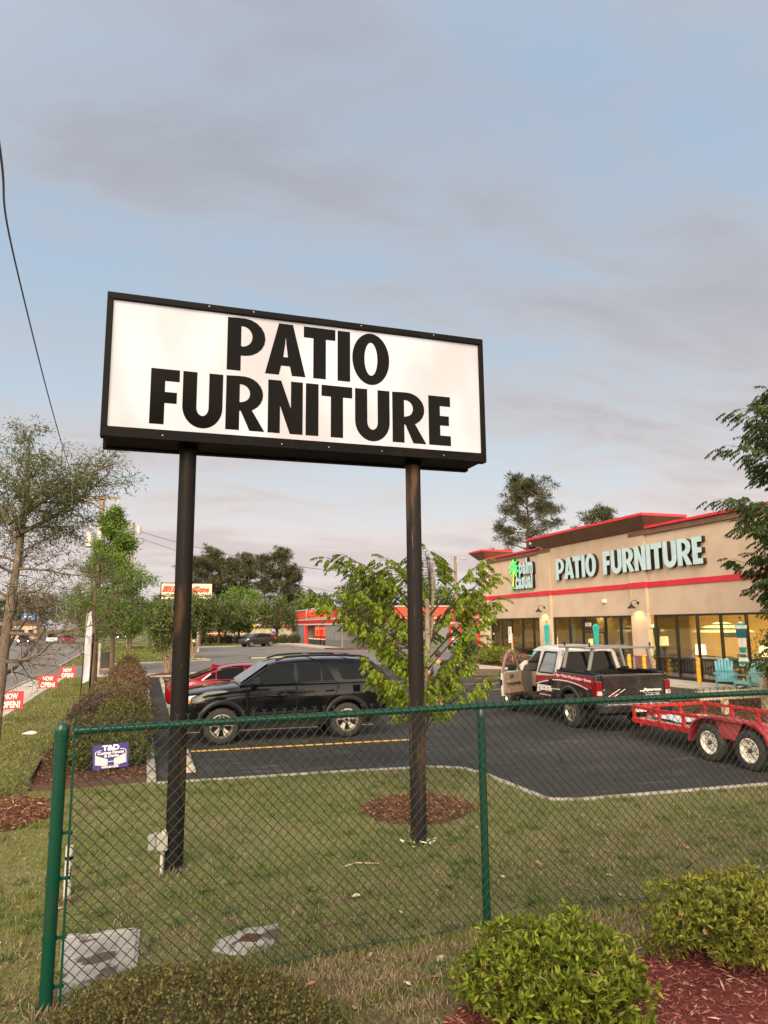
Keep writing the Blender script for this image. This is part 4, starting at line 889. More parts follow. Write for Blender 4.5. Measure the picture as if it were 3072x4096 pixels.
# ---- handicap parking sign
t = thing('handicap_sign', 'white and blue handicap parking sign on a wooden post', 'parking sign', (20.3, 37.55, .05))
MB().box(-.02, -.11, .0, .07, -.03, 1.9).build('post', mat('post_wood', (.38, .20, .12), .8), t); pw = mat('sign_white', (.68, .68, .64), .5); bl = mat('sign_blue', (.02, .07, .28), .5); gr = mat('sign_green', (.02, .16, .10), .5)
MB().box(-.05, -.14, 1.72, -.03, .22, 2.28).build('panel', pw, t); MB().box(-.05, -.14, 1.36, -.03, .22, 1.70).build('panel', pw, t)
SM = lambda z: frame((-.051, .04, z), (0, -1, 0), (0, 0, 1))
text('lettering', 'RESERVED', SM(2.19), gr, t, .28, .06, .002, bold=.02); text('lettering', 'PARKING', SM(2.10), gr, t, .24, .06, .002, bold=.02)
hs = MB(); hs.box(-.053, -.03, 1.80, -.0505, .13, 2.02); hs.build('symbol_plate', bl, t)
hs = MB(); hs.lathe([(.042, 0), (.042, .002), (.03, .002), (.03, 0)], (-.0535, .04, 1.87), (-1, 0, 0), 16, cap=False); hs.box(-.0555, .03, 1.87, -.0535, .05, 1.96); hs.box(-.0555, -.01, 1.87, -.0535, .04, 1.885); ball(hs, (-.0535, .04, 1.985), .013, 8); hs.build('symbol', pw, t)
text('lettering', 'VAN\nACCESSIBLE', SM(1.53), gr, t, .27, .16, .002, bold=.02)

# ================================================================== AUTO PARTS STORE
grey1 = mat('az_grey', (.155, .155, .158), .85, c2=(.135, .135, .14), n=(.8, 3, .4, .6), bump=(40, .2), world=True); grey2 = mat('az_dark_grey', (.095, .10, .10), .85, world=True)
orange = mat('az_orange', (.42, .058, .022), .6, c2=(.36, .048, .02), n=(1, 3, .4, .6), world=True); azw = mat('az_white', (.40, .36, .335), .7); azr = mat('az_red', (.38, .014, .018), .5)
az = thing('auto_parts_store', 'grey auto parts store with orange sign band and glowing red letters', 'store', (20.7, 90, .0), world=True)
AX = 20.7
m_ = MB(); m_.box(AX, 76.6, 0, 48, 84.3, 2.56); m_.box(AX, 96.2, 0, 48, 102.67, 2.56); m_.box(AX+1.6, 84.3, 0, 48, 96.2, 2.56); m_.build('wall', grey1, az)
m_ = MB(); m_.box(AX-.03, 76.57, .0, AX+.0, 84.3, .88); m_.box(AX-.03, 96.2, 0, AX, 102.7, .88); m_.box(AX-.03, 76.55, 0, 48, 76.6, .88); m_.build('wainscot', grey2, az)
m_ = MB(); m_.box(AX-.10, 76.5, 2.565, 48, 102.77, 2.75); m_.box(AX-.10, 76.5, 3.2, 48, 102.77, 3.34); m_.box(AX-.12, 76.48, 4.52, 48, 102.79, 4.66); m_.build('white_trim', azw, az)
MB().box(AX-.06, 76.54, 2.752, 48, 102.73, 3.198).build('red_band', azr, az)
m_ = MB(); m_.box(AX-.02, 76.58, 3.342, 48, 102.69, 4.518); m_.build('orange_fascia', orange, az)
fl_ = MB()
for i in range(60): fl_.box(AX-.045, 77+i*.43, 3.36, AX-.021, 77+i*.43+.04, 4.5)
stuff(fl_.build('fascia_ribs', orange, az))
m_ = MB(); m_.box(AX-.10, 84.2, 3.36, AX-.03, 95.3, 4.75); m_.build('sign_panel', azw, az)
neon = mat('neon_red', (.5, .02, .02), .4, emit=((1, .012, .006), .75)); neo2 = mat('neon_face', (.5, .03, .02), .4, emit=((1, .01, .005), .14))
text('lettering', 'AutoZone', frame((AX-.16, 91.2, 4.05), (0, -1, 0), (0, 0, 1)), neo2, az, 6.6, 1.05, .1, bold=.03, shear=.3)
for i in range(6):
    y = 87.4-i*.58; w_ = .40-i*.05
    me = curve_mesh([[(0, 0), (w_, 0), (w_+.35, 1.12), (.35, 1.12)]], .1); me.transform(frame((AX-.16, y, 3.5), (0, -1, 0), (0, 0, 1))); link('stripe', me, neo2 if i % 2 else neon, az)
text('lettering', 'AutoZone', frame((AX-.22, 91.2, 4.05), (0, -1, 0), (0, 0, 1)), neon, az, 6.6, 1.05, .03, bold=-.012, shear=.3)
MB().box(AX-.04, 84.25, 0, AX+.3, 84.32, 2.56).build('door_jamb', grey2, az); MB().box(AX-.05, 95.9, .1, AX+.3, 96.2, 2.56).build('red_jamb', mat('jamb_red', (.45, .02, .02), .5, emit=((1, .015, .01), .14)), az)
azglow = mat('az_glow', (.4, .05, .04), .6, emit=((1, .06, .03), .12))
MB().box(AX+1.52, 84.4, 0, AX+1.58, 96.0, 2.5).build('shop_window_glow', azglow, az)
fr = MB()
for y in (95.8, 92.6, 90.9, 89.4, 88.0, 86.7, 84.5): fr.box(AX+1.30, y-.06, .1, AX+1.42, y+.06, 2.56)
fr.box(AX+1.30, 84.4, .98, AX+1.42, 95.9, 1.08); fr.box(AX+1.30, 84.4, 2.44, AX+1.42, 95.9, 2.56); fr.build('window_frame', azr, az)
pcol = [mat('poster_orange', (.6, .13, .02), .6, emit=((1, .14, .015), .16)), mat('poster_red', (.5, .04, .03), .6, emit=((1, .04, .02), .10)), mat('poster_pale', (.6, .45, .4), .6, emit=((1, .5, .4), .08))]
for i, (a, b) in enumerate(((95.5, 92.9), (92.3, 91.1), (90.7, 89.6), (89.2, 88.2), (87.8, 86.9))):
    MB().box(AX+1.22, b, 1.15, AX+1.26, a, 2.38).build('poster', pcol[0 if i in (0, 2) else 1], az); MB().box(AX+1.20, b+.1, 2.0, AX+1.218, a-.1, 2.3).build('poster_print', pcol[2], az)
MB().box(AX+1.20, 93.9, 1.3, AX+1.218, 94.3, 1.9).build('poster_print', blk, az)
MB().box(AX+.9, 84.5, .1, AX+1.0, 86.4, 2.1).build('door', mat('az_door', (.45, .38, .33), .5, emit=((1, .55, .4), .03)), az)
for y in (85.45, 86.0, 84.95): MB().box(AX+.89, y-.2, .8, AX+.899, y+.2, 1.9).build('door_glass', mat('door_dark', (.10, .05, .04), .3), az)
MB().box(AX-.08, 76.52, 0, AX-.02, 76.7, 2.56).build('downpipe', mat('pipe', (.26, .24, .22), .6), az)
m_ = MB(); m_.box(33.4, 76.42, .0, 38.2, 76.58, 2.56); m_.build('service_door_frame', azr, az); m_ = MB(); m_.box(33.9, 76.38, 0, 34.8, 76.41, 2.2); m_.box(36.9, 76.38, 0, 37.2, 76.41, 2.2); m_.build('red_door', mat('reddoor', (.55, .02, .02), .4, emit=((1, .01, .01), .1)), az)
m_ = MB(); m_.box(35.0, 76.37, .05, 36.8, 76.41, 2.4); m_.build('grey_door', grey1, az)
bin_m = mat('bin_black', (.015, .015, .016), .5); lid_m = mat('bin_pale', (.4, .36, .34), .6)
def trash_bin(x, y, lab, first=[None]):
    if first[0] is None:
        t = thing('trash_bin', lab, 'bin', (x, y, .115), group='black bins before the auto parts store'); MB().lathe([(.24, 0), (.30, .62), (.32, .62), (.32, .66)], n=14).build('body', bin_m, t, smooth=50); MB().lathe([(.33, .66), (.33, .70), (.2, .78)], n=14).build('lid', lid_m, t); first[0] = t
    else: t = copy_tree(first[0]); t.location = (x, y, .115); t['label'] = lab
for x, y, lab in ((21.0, 94.0, 'black bin farthest left under the orange poster'), (20.9, 92.0, 'black bin with pale lid second from the left in the auto store entrance'), (20.9, 90.2, 'black bin in the middle of the auto store entrance'), (20.9, 88.6, 'black bin second from the right in the auto store entrance'), (20.9, 86.2, 'black bin by the auto store glass door')): trash_bin(x, y, lab)

# ================================================================== VEHICLES   (local: x forward, y left, z up)
carblk = mat('black_car_paint', (.003, .0034, .004), .10, coat=.30, spec=.15, c2=(.006, .007, .009), n=(3, 3, .4, .6))
cladb = mat('black_plastic', (.010, .010, .010), .5, spec=.2); dglass = mat('tinted_glass', (.004, .005, .006), .04, spec=.13); lglass = mat('windshield_glass', (.03, .04, .04), .05, spec=.6)
tyre_m = mat('tyre_rubber', (.018, .017, .016), .8, c2=(.030, .026, .022), n=(6, 3, .4, .6)); alloy = mat('alloy_rim', (.44, .41, .36), .32, m=.75); chrome = mat('chrome', (.6, .6, .6), .12, m=1); well_m = mat('wheel_well', (.010, .008, .006), .9)
lens_c = mat('clear_lens', (.55, .55, .53), .12, m=.4); lens_a = mat('amber_lens', (.65, .20, .015), .2); lens_r = mat('red_lens', (.13, .004, .006), .15, coat=.4); gap_m = mat('panel_gap', (.002, .002, .002), .9)
def ring(x, pts):      # half section pts (y,z) from bottom centre to top centre -> full ring
    return [(x, y, z) for y, z in pts]+[(x, -y, z) for y, z in reversed(pts[1:-1])]
def lerp_tab(tab, x):
    for a, b in zip(tab, tab[1:]):
        if x <= b[0]:
            t = (x-a[0])/(b[0]-a[0]) if b[0] > a[0] else 0; t = max(0, t); return [p+(q-p)*t for p, q in zip(a[1:], b[1:])]
    return list(tab[-1][1:])
def wheel(parent, x, y, r, w, side, spokes=5, rimr=None, rimmat=None, style='alloy', steer=0.):
    rr = rimr or r*.64; rimmat = rimmat or alloy; s = side
    t = MB(); h = w/2
    t.lathe([(rr, -h*.9), (r*.88, -h), (r*.97, -h*.8), (r, -h*.55), (r, h*.55), (r*.97, h*.8), (r*.88, h), (rr, h*.9), (rr*.98, h*.5), (rr*.98, -h*.5), (rr, -h*.9)], (0, 0, 0), (0, s, 0), 32, cap=False)
    W = t.build('wheel', tyre_m, parent, smooth=50); W.location = (x, y, r); W.rotation_euler = (0, 0, steer)
    b = MB(); b.lathe([(rr*.99, -h*.3), (.0001, -h*.3)], (0, 0, 0), (0, s, 0), 24, cap=False); b.build('wheel_back', well_m, W)
    m = MB(); m.lathe([(rr*.98, h*.2), (rr*1.02, h*.93), (rr*.93, h*.95), (rr*.86, h*.55)], (0, 0, 0), (0, s, 0), 32, cap=False)
    def P(a, rad, d): return Vector((rad*math.cos(a), 0, rad*math.sin(a)))+Vector((0, s*d, 0))
    if style == 'alloy':
        for i in range(spokes):
            a = 2*PI*i/spokes+PI/2; da = PI/spokes*.50
            q = [P(a-da*1.5, rr*.16, h*.55), P(a+da*1.5, rr*.16, h*.55), P(a+da*.95, rr*.60, h*.75), P(a+da*1.05, rr*.90, h*.78), P(a-da*1.05, rr*.90, h*.78), P(a-da*.95, rr*.60, h*.75)]
            m.prism(q, (0, -s*.03, 0))
        m.lathe([(rr*.30, h*.45), (rr*.30, h*.68), (rr*.16, h*.74)], (0, 0, 0), (0, s, 0), 20)
    else:
        n = 8
        m.lathe([(rr*.86, h*.55), (rr*.74, h*.40)], (0, 0, 0), (0, s, 0), 32, cap=False); m.lathe([(rr*.46, h*.50), (rr*.22, h*.56), (rr*.22, h*.2)], (0, 0, 0), (0, s, 0), 24, cap=False)
        for i in range(n):
            a = 2*PI*i/n; da = PI/n
            m.add([P(a-da*.62, rr*.46, h*.50), P(a+da*.62, rr*.46, h*.50), P(a+da*.86, rr*.76, h*.42), P(a-da*.86, rr*.76, h*.42)], [(0, 1, 2, 3)]); 
            m.add([P(a+da*.62, rr*.46, h*.5), P(a+da*1.38, rr*.46, h*.5), P(a+da*1.2, rr*.54, h*.47), P(a+da*.8, rr*.54, h*.47)], [(0, 1, 2, 3)])
    m.build('rim', rimmat, W, smooth=35)
    hb = MB()
    if style == 'alloy':
        hb.lathe([(rr*.14, h*.7), (rr*.13, h*.80), (.0001, h*.82)], (0, 0, 0), (0, s, 0), 14)
        for i in range(6): a = 2*PI*i/6; hb.lathe([(rr*.045, h*.66), (rr*.04, h*.80)], P(a, rr*.23, 0), (0, s, 0), 6)
    else:
        hb.lathe([(rr*.2, h*.3), (rr*.19, h*.8), (rr*.12, h*.95)], (0, 0, 0), (0, s, 0), 14)
        for i in range(5): a = 2*PI*i/5; hb.lathe([(rr*.05, h*.52), (rr*.045, h*.66)], P(a, rr*.34, 0), (0, s, 0), 6)
    hb.build('hub', cladb if style == 'alloy' else mat('hub_grease', (.03, .024, .018), .6), W); return W
def cutter(x, y0, y1, z, r):
    m = MB().lathe([(r, 0), (r, abs(y1-y0))], (x, min(y0, y1), z), (0, 1, 0), 28); return m.build('cut', gap_m, weld=True)
def body_loft(name, stations, mats, parent, cuts=(), smooth=32):
    m = MB(); m.loft([ring(s[0], s[1]) for s in stations]); o = m.build(name, mats, None, weld=True)
    if cuts: booleans(o, list(cuts))
    o.parent = parent
    o.data.polygons.foreach_set('use_smooth', [True]*len(o.data.polygons)); o.data.set_sharp_from_angle(angle=R(smooth)); return o
def side_panel(name, poly, fn, m, parent, side, th=.012, proud=.006):   # poly (x,z) projected on side surface y=fn(x,z)
    P_ = [Vector((x, side*(fn(x, z)+proud), z)) for x, z in poly]
    return MB().prism(P_, (0, -side*(th+proud), 0)).build(name, m, parent)
def strip(name, pts, fn, w, m, parent, side, proud=.004):
    g = MB()
    for a, b in zip(pts, pts[1:]):
        A = Vector((a[0], side*(fn(*a)+proud), a[1])); B_ = Vector((b[0], side*(fn(*b)+proud), b[1])); g.bar(A, B_, w, .006, (0, side, 0))
    return g.build(name, m, parent)

def generic_car(name, lab, cat, loc, rz, paint, tab_low, tab_roof, wheels, r, w, windows, belt_y, roof_y, zb, zt, cutr=None, cuty=.55, extra=None, group=None, rimsp=5):
    """tab_low rows: x, zbottom, zdeck, halfwidth ; tab_roof rows: x, zroof"""
    t = thing(name, lab, cat, loc, rz, group=group)
    st_ = []
    for x, z0, z1, hw in tab_low:
        h = z1-z0
        st_.append((x, [(0, z0), (hw*.86, z0), (hw*.965, z0+.06), (hw, z0+h*.35), (hw*1.0, z0+h*.62), (hw*.975, z0+h*.86), (hw*.93, z1-.018), (hw*.86, z1), (hw*.45, z1+.018), (0, z1+.022)]))
    cuts = []
    for wx in wheels:
        for s in (-1, 1): cuts.append(cutter(wx, s*cuty, s*1.3, r, cutr or r*1.13))
    body = body_loft('body', st_, paint, t, cuts, 45)
    ly = lambda z: belt_y+(roof_y-belt_y)*(z-zb)/(zt-zb)
    sr = []
    for x, z in tab_roof:
        z = max(z, zb+.004); e = min(.07, (z-zb)*.45)
        sr.append((x, [(0, zb-.06), (ly(zb)-.01, zb-.06), (ly(zb), zb), (ly((z-e+zb)/2), (z-e+zb)/2), (ly(z-e), z-e), (ly(z)-.045, z-e*.35), (ly(z)-.16, z-.004), (ly(z)*.5, z+.014), (0, z+.018)]))
    cabin = body_loft('cabin', sr, paint, t, (), 48)
    fn = lambda x, z: ly(z)
    for nm, poly in windows:
        for s in (-1, 1): side_panel(nm, poly, fn, dglass, t, s)
    for wx in wheels:
        for s in (-1, 1):
            wheel(t, wx, s*(max(q[3] for q in tab_low)-w/2-.02), r, w, s, rimsp)
            wm = MB(); wm.lathe([((cutr or r*1.13)*.985, 0), ((cutr or r*1.13)*.985, .02)], (wx, s*(cuty+.01), r), (0, s, 0), 24); wm.build('wheel_well', well_m, t)
    return t, fn, ly

# ---------------- black suv
T, fn, ly = generic_car('parked_suv', 'lifted black suv with roof rails and silver wheels parked behind the fence', 'suv', (.72, 16.93, .004), PI, carblk,
    [(-.02, .50, .98, .60), (.06, .44, 1.03, .78), (.25, .42, 1.08, .885), (.6, .42, 1.13, .925), (1.1, .44, 1.185, .93), (1.55, .46, 1.225, .93), (2.4, .47, 1.225, .93), (3.4, .47, 1.235, .93), (4.1, .48, 1.245, .93), (4.5, .50, 1.26, .915), (4.70, .52, 1.25, .87), (4.78, .55, 1.15, .80)],
    [(1.30, 1.235), (1.5, 1.35), (1.75, 1.52), (1.98, 1.655), (2.15, 1.705), (2.6, 1.745), (3.2, 1.76), (3.8, 1.75), (4.15, 1.725), (4.32, 1.70), (4.40, 1.64), (4.55, 1.45), (4.70, 1.27)],
    (.93, 3.72), .385, .26,
    [('side_window', [(1.62, 1.25), (2.50, 1.255), (2.50, 1.625), (2.02, 1.605), (1.80, 1.46)]), ('side_window', [(2.60, 1.26), (3.12, 1.265), (3.12, 1.63), (2.60, 1.635)]), ('side_window', [(3.16, 1.265), (3.44, 1.27), (3.27, 1.60), (3.16, 1.625)]), ('quarter_window', [(3.62, 1.30), (3.72, 1.27), (4.52, 1.30), (4.36, 1.60), (3.50, 1.625)])], .885, .70, 1.225, 1.74, cutr=.455)
for o in T.children_recursive: 
    pass
# local x is measured from the nose backwards in the tables; flip so forward is -x world
T.rotation_euler = (0, 0, 0)
bf = lambda x, z: .93
MB().loft([[(1.37, -.70, 1.262), (1.37, .70, 1.262)], [(1.99, -.60, 1.665), (1.99, .60, 1.665)]], cap=False, closed=False).build('windshield', lglass, T).location = (-.035, 0, .012)
MB().loft([[(4.41, -.55, 1.63), (4.41, .55, 1.63)], [(4.69, -.68, 1.29), (4.69, .68, 1.29)]], cap=False, closed=False).build('rear_window', dglass, T).location = (.02, 0, .008)
for s in (-1, 1):
    h = MB(); h.loft([[(.02, s*.62, .86), (.05, s*.60, .99), (.09, s*.70, 1.02)], [(.10, s*.82, .845), (.11, s*.83, .98), (.18, s*.83, 1.03)], [(.26, s*.897, .90), (.30, s*.895, 1.0), (.40, s*.89, 1.055)]], cap=False, closed=False); o = h.build('headlight', lens_c, T, smooth=180); o.location = (-.012, s*.008, 0)
    h = MB(); h.loft([[(.12, s*.84, .85), (.12, s*.845, .92)], [(.27, s*.902, .895), (.30, s*.905, .975)]], cap=False, closed=False); h.build('turn_signal', lens_a, T).location = (-.014, s*.014, 0)
    h = MB(); h.loft([[(4.52, s*.905, 1.02), (4.50, s*.90, 1.30)], [(4.66, s*.885, 1.0), (4.62, s*.86, 1.31)], [(4.76, s*.78, 1.0), (4.70, s*.74, 1.30)]], cap=False, closed=False); h.build('tail_light', lens_r, T, smooth=60).location = (.012, s*.012, 0)
    # flares, doors, handles, mirror, visors, mouldings
    for wx in (.93, 3.72):
        f = MB(); pts = [(wx+.50*math.cos(R(a)), .385+.50*math.sin(R(a))) for a in range(-8, 189, 12)]
        rr_ = [(Vector((wx+q*math.cos(R(a)), s*yy, .385+q*math.sin(R(a))))) for a in range(-8, 189, 12) for q, yy in ((.445, .955), (.50, .962), (.555, .935))]
        n_ = len(range(-8, 189, 12)); f.add(rr_, [(i*3+j, i*3+j+1, i*3+j+4, i*3+j+3) for i in range(n_-1) for j in range(2)]); f.build('wheel_flare', mat('flare_black', (.004, .004, .0045), .3, spec=.2), T, smooth=180)
    for x0, top in ((1.46, 1.0), (2.55, 1.2), (3.50, 1.2)):
        strip('door_gap', [(x0, .56), (x0, 1.20)] if x0 < 3.4 else [(3.12, .58), (3.24, .84), (3.46, .98), (3.53, 1.2)], bf, .012, gap_m, T, s, .0025)
    strip('body_moulding', [(1.52, .62), (3.05, .63)], bf, .055, cladb, T, s, .012); strip('sill_step', [(1.45, .50), (3.15, .50)], bf, .08, cladb, T, s, .0)
    strip('belt_trim', [(1.55, 1.235), (3.5, 1.25)], lambda x, z: .905, .018, cladb, T, s)
    strip('window_visor', [(1.78, 1.50), (2.02, 1.635), (2.5, 1.655)], lambda x, z: ly(z)+.012, .05, cladb, T, s); strip('window_visor', [(2.6, 1.66), (3.14, 1.645)], lambda x, z: ly(z)+.012, .04, cladb, T, s)
    strip('window_post', [(2.55, 1.25), (2.55, 1.66)], lambda x, z: ly(z)+.003, .05, carblk, T, s)
    for x0 in (2.30, 3.22):
        h = MB(); h.bar((x0, s*.965, 1.055), (x0+.19, s*.965, 1.06), .022, .03); h.box(x0-.005, s*.93, 1.04, x0+.02, s*.965, 1.075); h.box(x0+.17, s*.93, 1.045, x0+.195, s*.965, 1.078); h.build('door_handle', carblk, T, bevel=.006)
    m_ = MB(); m_.loft([[(1.70, s*.98, 1.23), (1.70, s*1.16, 1.235), (1.71, s*1.16, 1.40), (1.71, s*.98, 1.39)], [(1.56, s*1.0, 1.25), (1.56, s*1.12, 1.255), (1.57, s*1.12, 1.37), (1.57, s*1.0, 1.37)]]); m_.bar((1.68, s*.88, 1.27), (1.66, s*1.0, 1.29), .06, .05); m_.build('mirror', cladb, T, bevel=.012)
    rl = MB(); rl.tube([(2.12, s*.63, 1.73), (2.35, s*.635, 1.80), (2.8, s*.64, 1.825), (3.6, s*.64, 1.82), (4.1, s*.63, 1.79), (4.32, s*.62, 1.72)], .022, 8); rl.build('roof_rail', cladb, T, smooth=60)
MB().bar((3.0, -.62, 1.815), (3.0, .62, 1.815), .05, .02).build('roof_crossbar', alloy, T); MB().bar((3.8, -.62, 1.81), (3.8, .62, 1.81), .05, .02).build('roof_crossbar', alloy, T)
MB().loft([[(-.05, -.70, .52), (-.05, .70, .52), (-.05, .70, .72), (-.05, -.70, .72)], [(.14, -.90, .46), (.14, .90, .46), (.14, .90, .80), (.14, -.90, .80)]]).build('front_bumper', carblk, T, bevel=.02)
MB().box(-.03, -.52, .80, .03, .52, .97).build('grille', cladb, T)
MB().loft([[(4.55, -.93, .52), (4.55, .93, .52), (4.55, .93, .82), (4.55, -.93, .82)], [(4.86, -.84, .54), (4.86, .84, .54), (4.86, .84, .80), (4.86, -.84, .80)]]).build('rear_bumper', carblk, T, bevel=.02)
MB().box(.3, -.80, .30, 4.5, .80, .47).build('chassis', well_m, T); MB().tube([(.93, -.8, .36), (.93, .8, .36)], .05, 8).build('axle', well_m, T); MB().tube([(3.72, -.8, .36), (3.72, .8, .36)], .05, 8).build('axle', well_m, T)
MB().box(3.86, .928, 1.0, 4.02, .936, 1.16).build('fuel_door', carblk, T, bevel=.004); MB().box(3.86, -.936, 1.0, 4.02, -.928, 1.16).build('badge_panel', carblk, T, bevel=.004)
text('badge', 'SR5', frame((1.62, -.934, .74), (1, 0, 0), (0, 0, 1)), chrome, T, .13, .04, .004)
for y in (-.25, .25): MB().tube([(1.42, y+.25, 1.262), (1.33, y-.1, 1.262), (1.60, y-.3, 1.43)], .008, 5).build('wiper', cladb, T)
# ---------------- red sedan behind it (nose away, tail to the left)
redpaint = mat('red_car_paint', (.20, .004, .012), .14, coat=.4, spec=.2, c2=(.17, .0035, .010), n=(2, 3, .4, .6))
T, fn, ly2 = generic_car('red_sedan', 'glossy red fastback sedan parked beyond the black suv', 'sedan', (.65, 22.1, .004), 0, redpaint,
    [(0, .42, .80, .70), (.06, .36, .93, .82), (.25, .32, 1.00, .90), (.7, .26, 1.02, .93), (1.3, .24, .98, .935), (2.2, .23, .94, .935), (3.2, .23, .93, .93), (3.6, .24, .92, .92), (4.3, .26, .84, .90), (4.75, .30, .72, .82), (4.9, .36, .62, .62)],
    [(.62, 1.0), (1.0, 1.14), (1.4, 1.285), (1.75, 1.36), (2.1, 1.39), (2.5, 1.385), (2.9, 1.33), (3.3, 1.16), (3.7, .95)],
    (.98, 3.85), .335, .22, [('side_window', [(1.02, 1.01), (1.34, 1.02), (1.34, 1.21), (1.22, 1.13)]), ('side_window', [(1.38, 1.0), (2.15, .985), (2.15, 1.325), (1.75, 1.30), (1.38, 1.22)]), ('side_window', [(2.22, .985), (3.25, .965), (2.85, 1.25), (2.22, 1.325)])], .86, .62, .93, 1.39, rimsp=7)
MB().loft([[(.66, -.60, 1.03), (.66, .60, 1.03)], [(1.42, -.52, 1.30), (1.42, .52, 1.30)]], cap=False, closed=False).build('rear_window', lglass, T).location = (-.012, 0, .016)
for s in (-1, 1):
    strip('window_trim', [(.95, .985), (1.08, .975), (3.3, .955)], lambda x, z: ly2(z)+.008, .026, chrome, T, s); strip('window_trim', [(.95, .985), (1.2, 1.16), (1.5, 1.28), (1.85, 1.345), (2.4, 1.345), (2.9, 1.26), (3.3, .965)], lambda x, z: ly2(z)+.006, .03, chrome, T, s)
    h = MB(); h.loft([[(.02, s*.55, .80), (.04, s*.55, .90)], [(.08, s*.82, .80), (.10, s*.82, .91)], [(.42, s*.925, .86), (.42, s*.915, .92)]], cap=False, closed=False); h.build('tail_light', lens_r, T).location = (-.014, s*.014, 0)
    strip('door_gap', [(1.15, .42), (1.30, .60), (1.34, .95)], lambda x, z: .935, .01, gap_m, T, s); strip('door_gap', [(2.18, .32), (2.18, .95)], lambda x, z: .935, .01, gap_m, T, s)
MB().loft([[(1.28, -.03, 1.24), (1.28, .03, 1.24)], [(1.36, -.025, 1.36), (1.36, .025, 1.36)], [(1.62, -.02, 1.365), (1.62, .02, 1.365)]], closed=False, cap=False).build('antenna_fin', redpaint, T)
f = MB(); f.prism([(1.25, -.03, 1.24), (1.62, -.02, 1.33), (1.36, -.02, 1.395), (1.30, -.03, 1.39)], (0, .06, 0)); f.build('antenna_base', redpaint, T)
# ---------------- grey crossover in front of the auto parts store
greyp = mat('grey_car_paint', (.022, .022, .023), .2, coat=.3, spec=.2)
T, fn, ly3 = generic_car('grey_crossover', 'dark grey crossover parked facing left before the far hedge', 'crossover', (11.29, 89.0, .012), R(27), greyp,
    [(0, .42, .80, .65), (.1, .36, .92, .82), (.4, .32, 1.0, .90), (1.0, .30, 1.05, .92), (2.2, .30, 1.06, .92), (3.6, .30, 1.10, .92), (4.4, .34, 1.12, .90), (4.7, .40, 1.0, .80)],
    [(.95, 1.06), (1.4, 1.32), (1.8, 1.52), (2.2, 1.60), (3.0, 1.62), (3.8, 1.58), (4.2, 1.50), (4.6, 1.14)], (.90, 3.75), .345, .23,
    [('side_window', [(1.4, 1.09), (2.35, 1.11), (2.35, 1.50), (1.95, 1.48)]), ('side_window', [(2.42, 1.11), (3.3, 1.14), (3.3, 1.49), (2.42, 1.50)]), ('side_window', [(3.38, 1.16), (3.95, 1.22), (3.8, 1.42), (3.38, 1.48)])], .86, .68, 1.06, 1.61)
MB().loft([[(1.0, -.7, 1.10), (1.0, .7, 1.10)], [(1.75, -.6, 1.50), (1.75, .6, 1.50)]], cap=False, closed=False).build('windshield', lglass, T).location = (-.03, 0, .03)
for s in (-1, 1):
    strip('window_trim', [(1.3, 1.09), (1.9, 1.50), (2.4, 1.53), (3.8, 1.46), (4.05, 1.2), (1.3, 1.07)], lambda x, z: ly3(z)+.006, .03, chrome, T, s)
    h = MB(); h.loft([[(.06, s*.66, .80), (.08, s*.66, .90)], [(.40, s*.905, .86), (.46, s*.90, .97)]], cap=False, closed=False); h.build('headlight', lens_c, T).location = (-.02, s*.02, 0)
    h = MB(); h.loft([[(4.3, s*.91, .98), (4.3, s*.905, 1.14)], [(4.68, s*.80, .96), (4.6, s*.78, 1.12)]], cap=False, closed=False); h.build('tail_light', mat('tail_lit', (.4, .01, .01), .3, emit=((1, .03, .02), .5)), T).location = (.02, s*.02, 0)
# ---------------- dark pickup far behind the small tree
T = thing('dark_pickup', 'dark old pickup truck parked beside the auto parts store behind the leaves', 'pickup', (23.2, 71.6, .01), 0)
m_ = MB(); m_.box(0, -.9, .45, 5.2, .9, 1.0); m_.build('body', mat('dark_red_paint', (.05, .018, .02), .3, coat=.6), T, bevel=.05); MB().loft([[(1.5, -.85, 1.0), (1.5, .85, 1.0), (1.9, .7, 1.55), (1.9, -.7, 1.55)], [(3.0, -.85, 1.0), (3.0, .85, 1.0), (2.85, .7, 1.55), (2.85, -.7, 1.55)]]).build('cabin', dglass, T); MB().box(-.08, -.85, .5, 0, .85, .75).build('front_bumper', chrome, T)
for x in (.9, 4.1):
    for s in (-1, 1): wheel(T, x, s*.8, .36, .24, s)

# ---------------- the pickup with sign graphics, open driver's door
wpaint = mat('white_car_paint', (.50, .49, .475), .22, coat=.4, c2=(.45, .44, .425), n=(3, 3, .4, .6)); tblack = mat('black_wrap', (.012, .011, .011), .22, coat=.6, c2=(.020, .018, .017), n=(2, 4, .4, .65)); rwrap = mat('red_wrap', (.25, .016, .022), .25, coat=.6, c2=(.20, .012, .018), n=(4, 3, .4, .6)); wwrap = mat('white_wrap', (.68, .66, .63), .4)
tan = mat('tan_interior', (.23, .165, .115), .75, c2=(.19, .135, .095), n=(5, 3, .4, .6)); tand = mat('dark_interior', (.05, .042, .036), .8)
T = thing('graphics_pickup', 'white, red and black sign company pickup with ladder rack and open driver door', 'pickup', (10.80, 14.22, .004), R(86))
HW = .98
def sec(z0, z1, hw): return [(0, z0), (hw*.90, z0), (hw*.985, z0+.08), (hw, z0+.30), (hw, z0+.55), (hw*.985, z1-.08), (hw*.955, z1-.012), (hw*.90, z1), (0, z1+.004)]
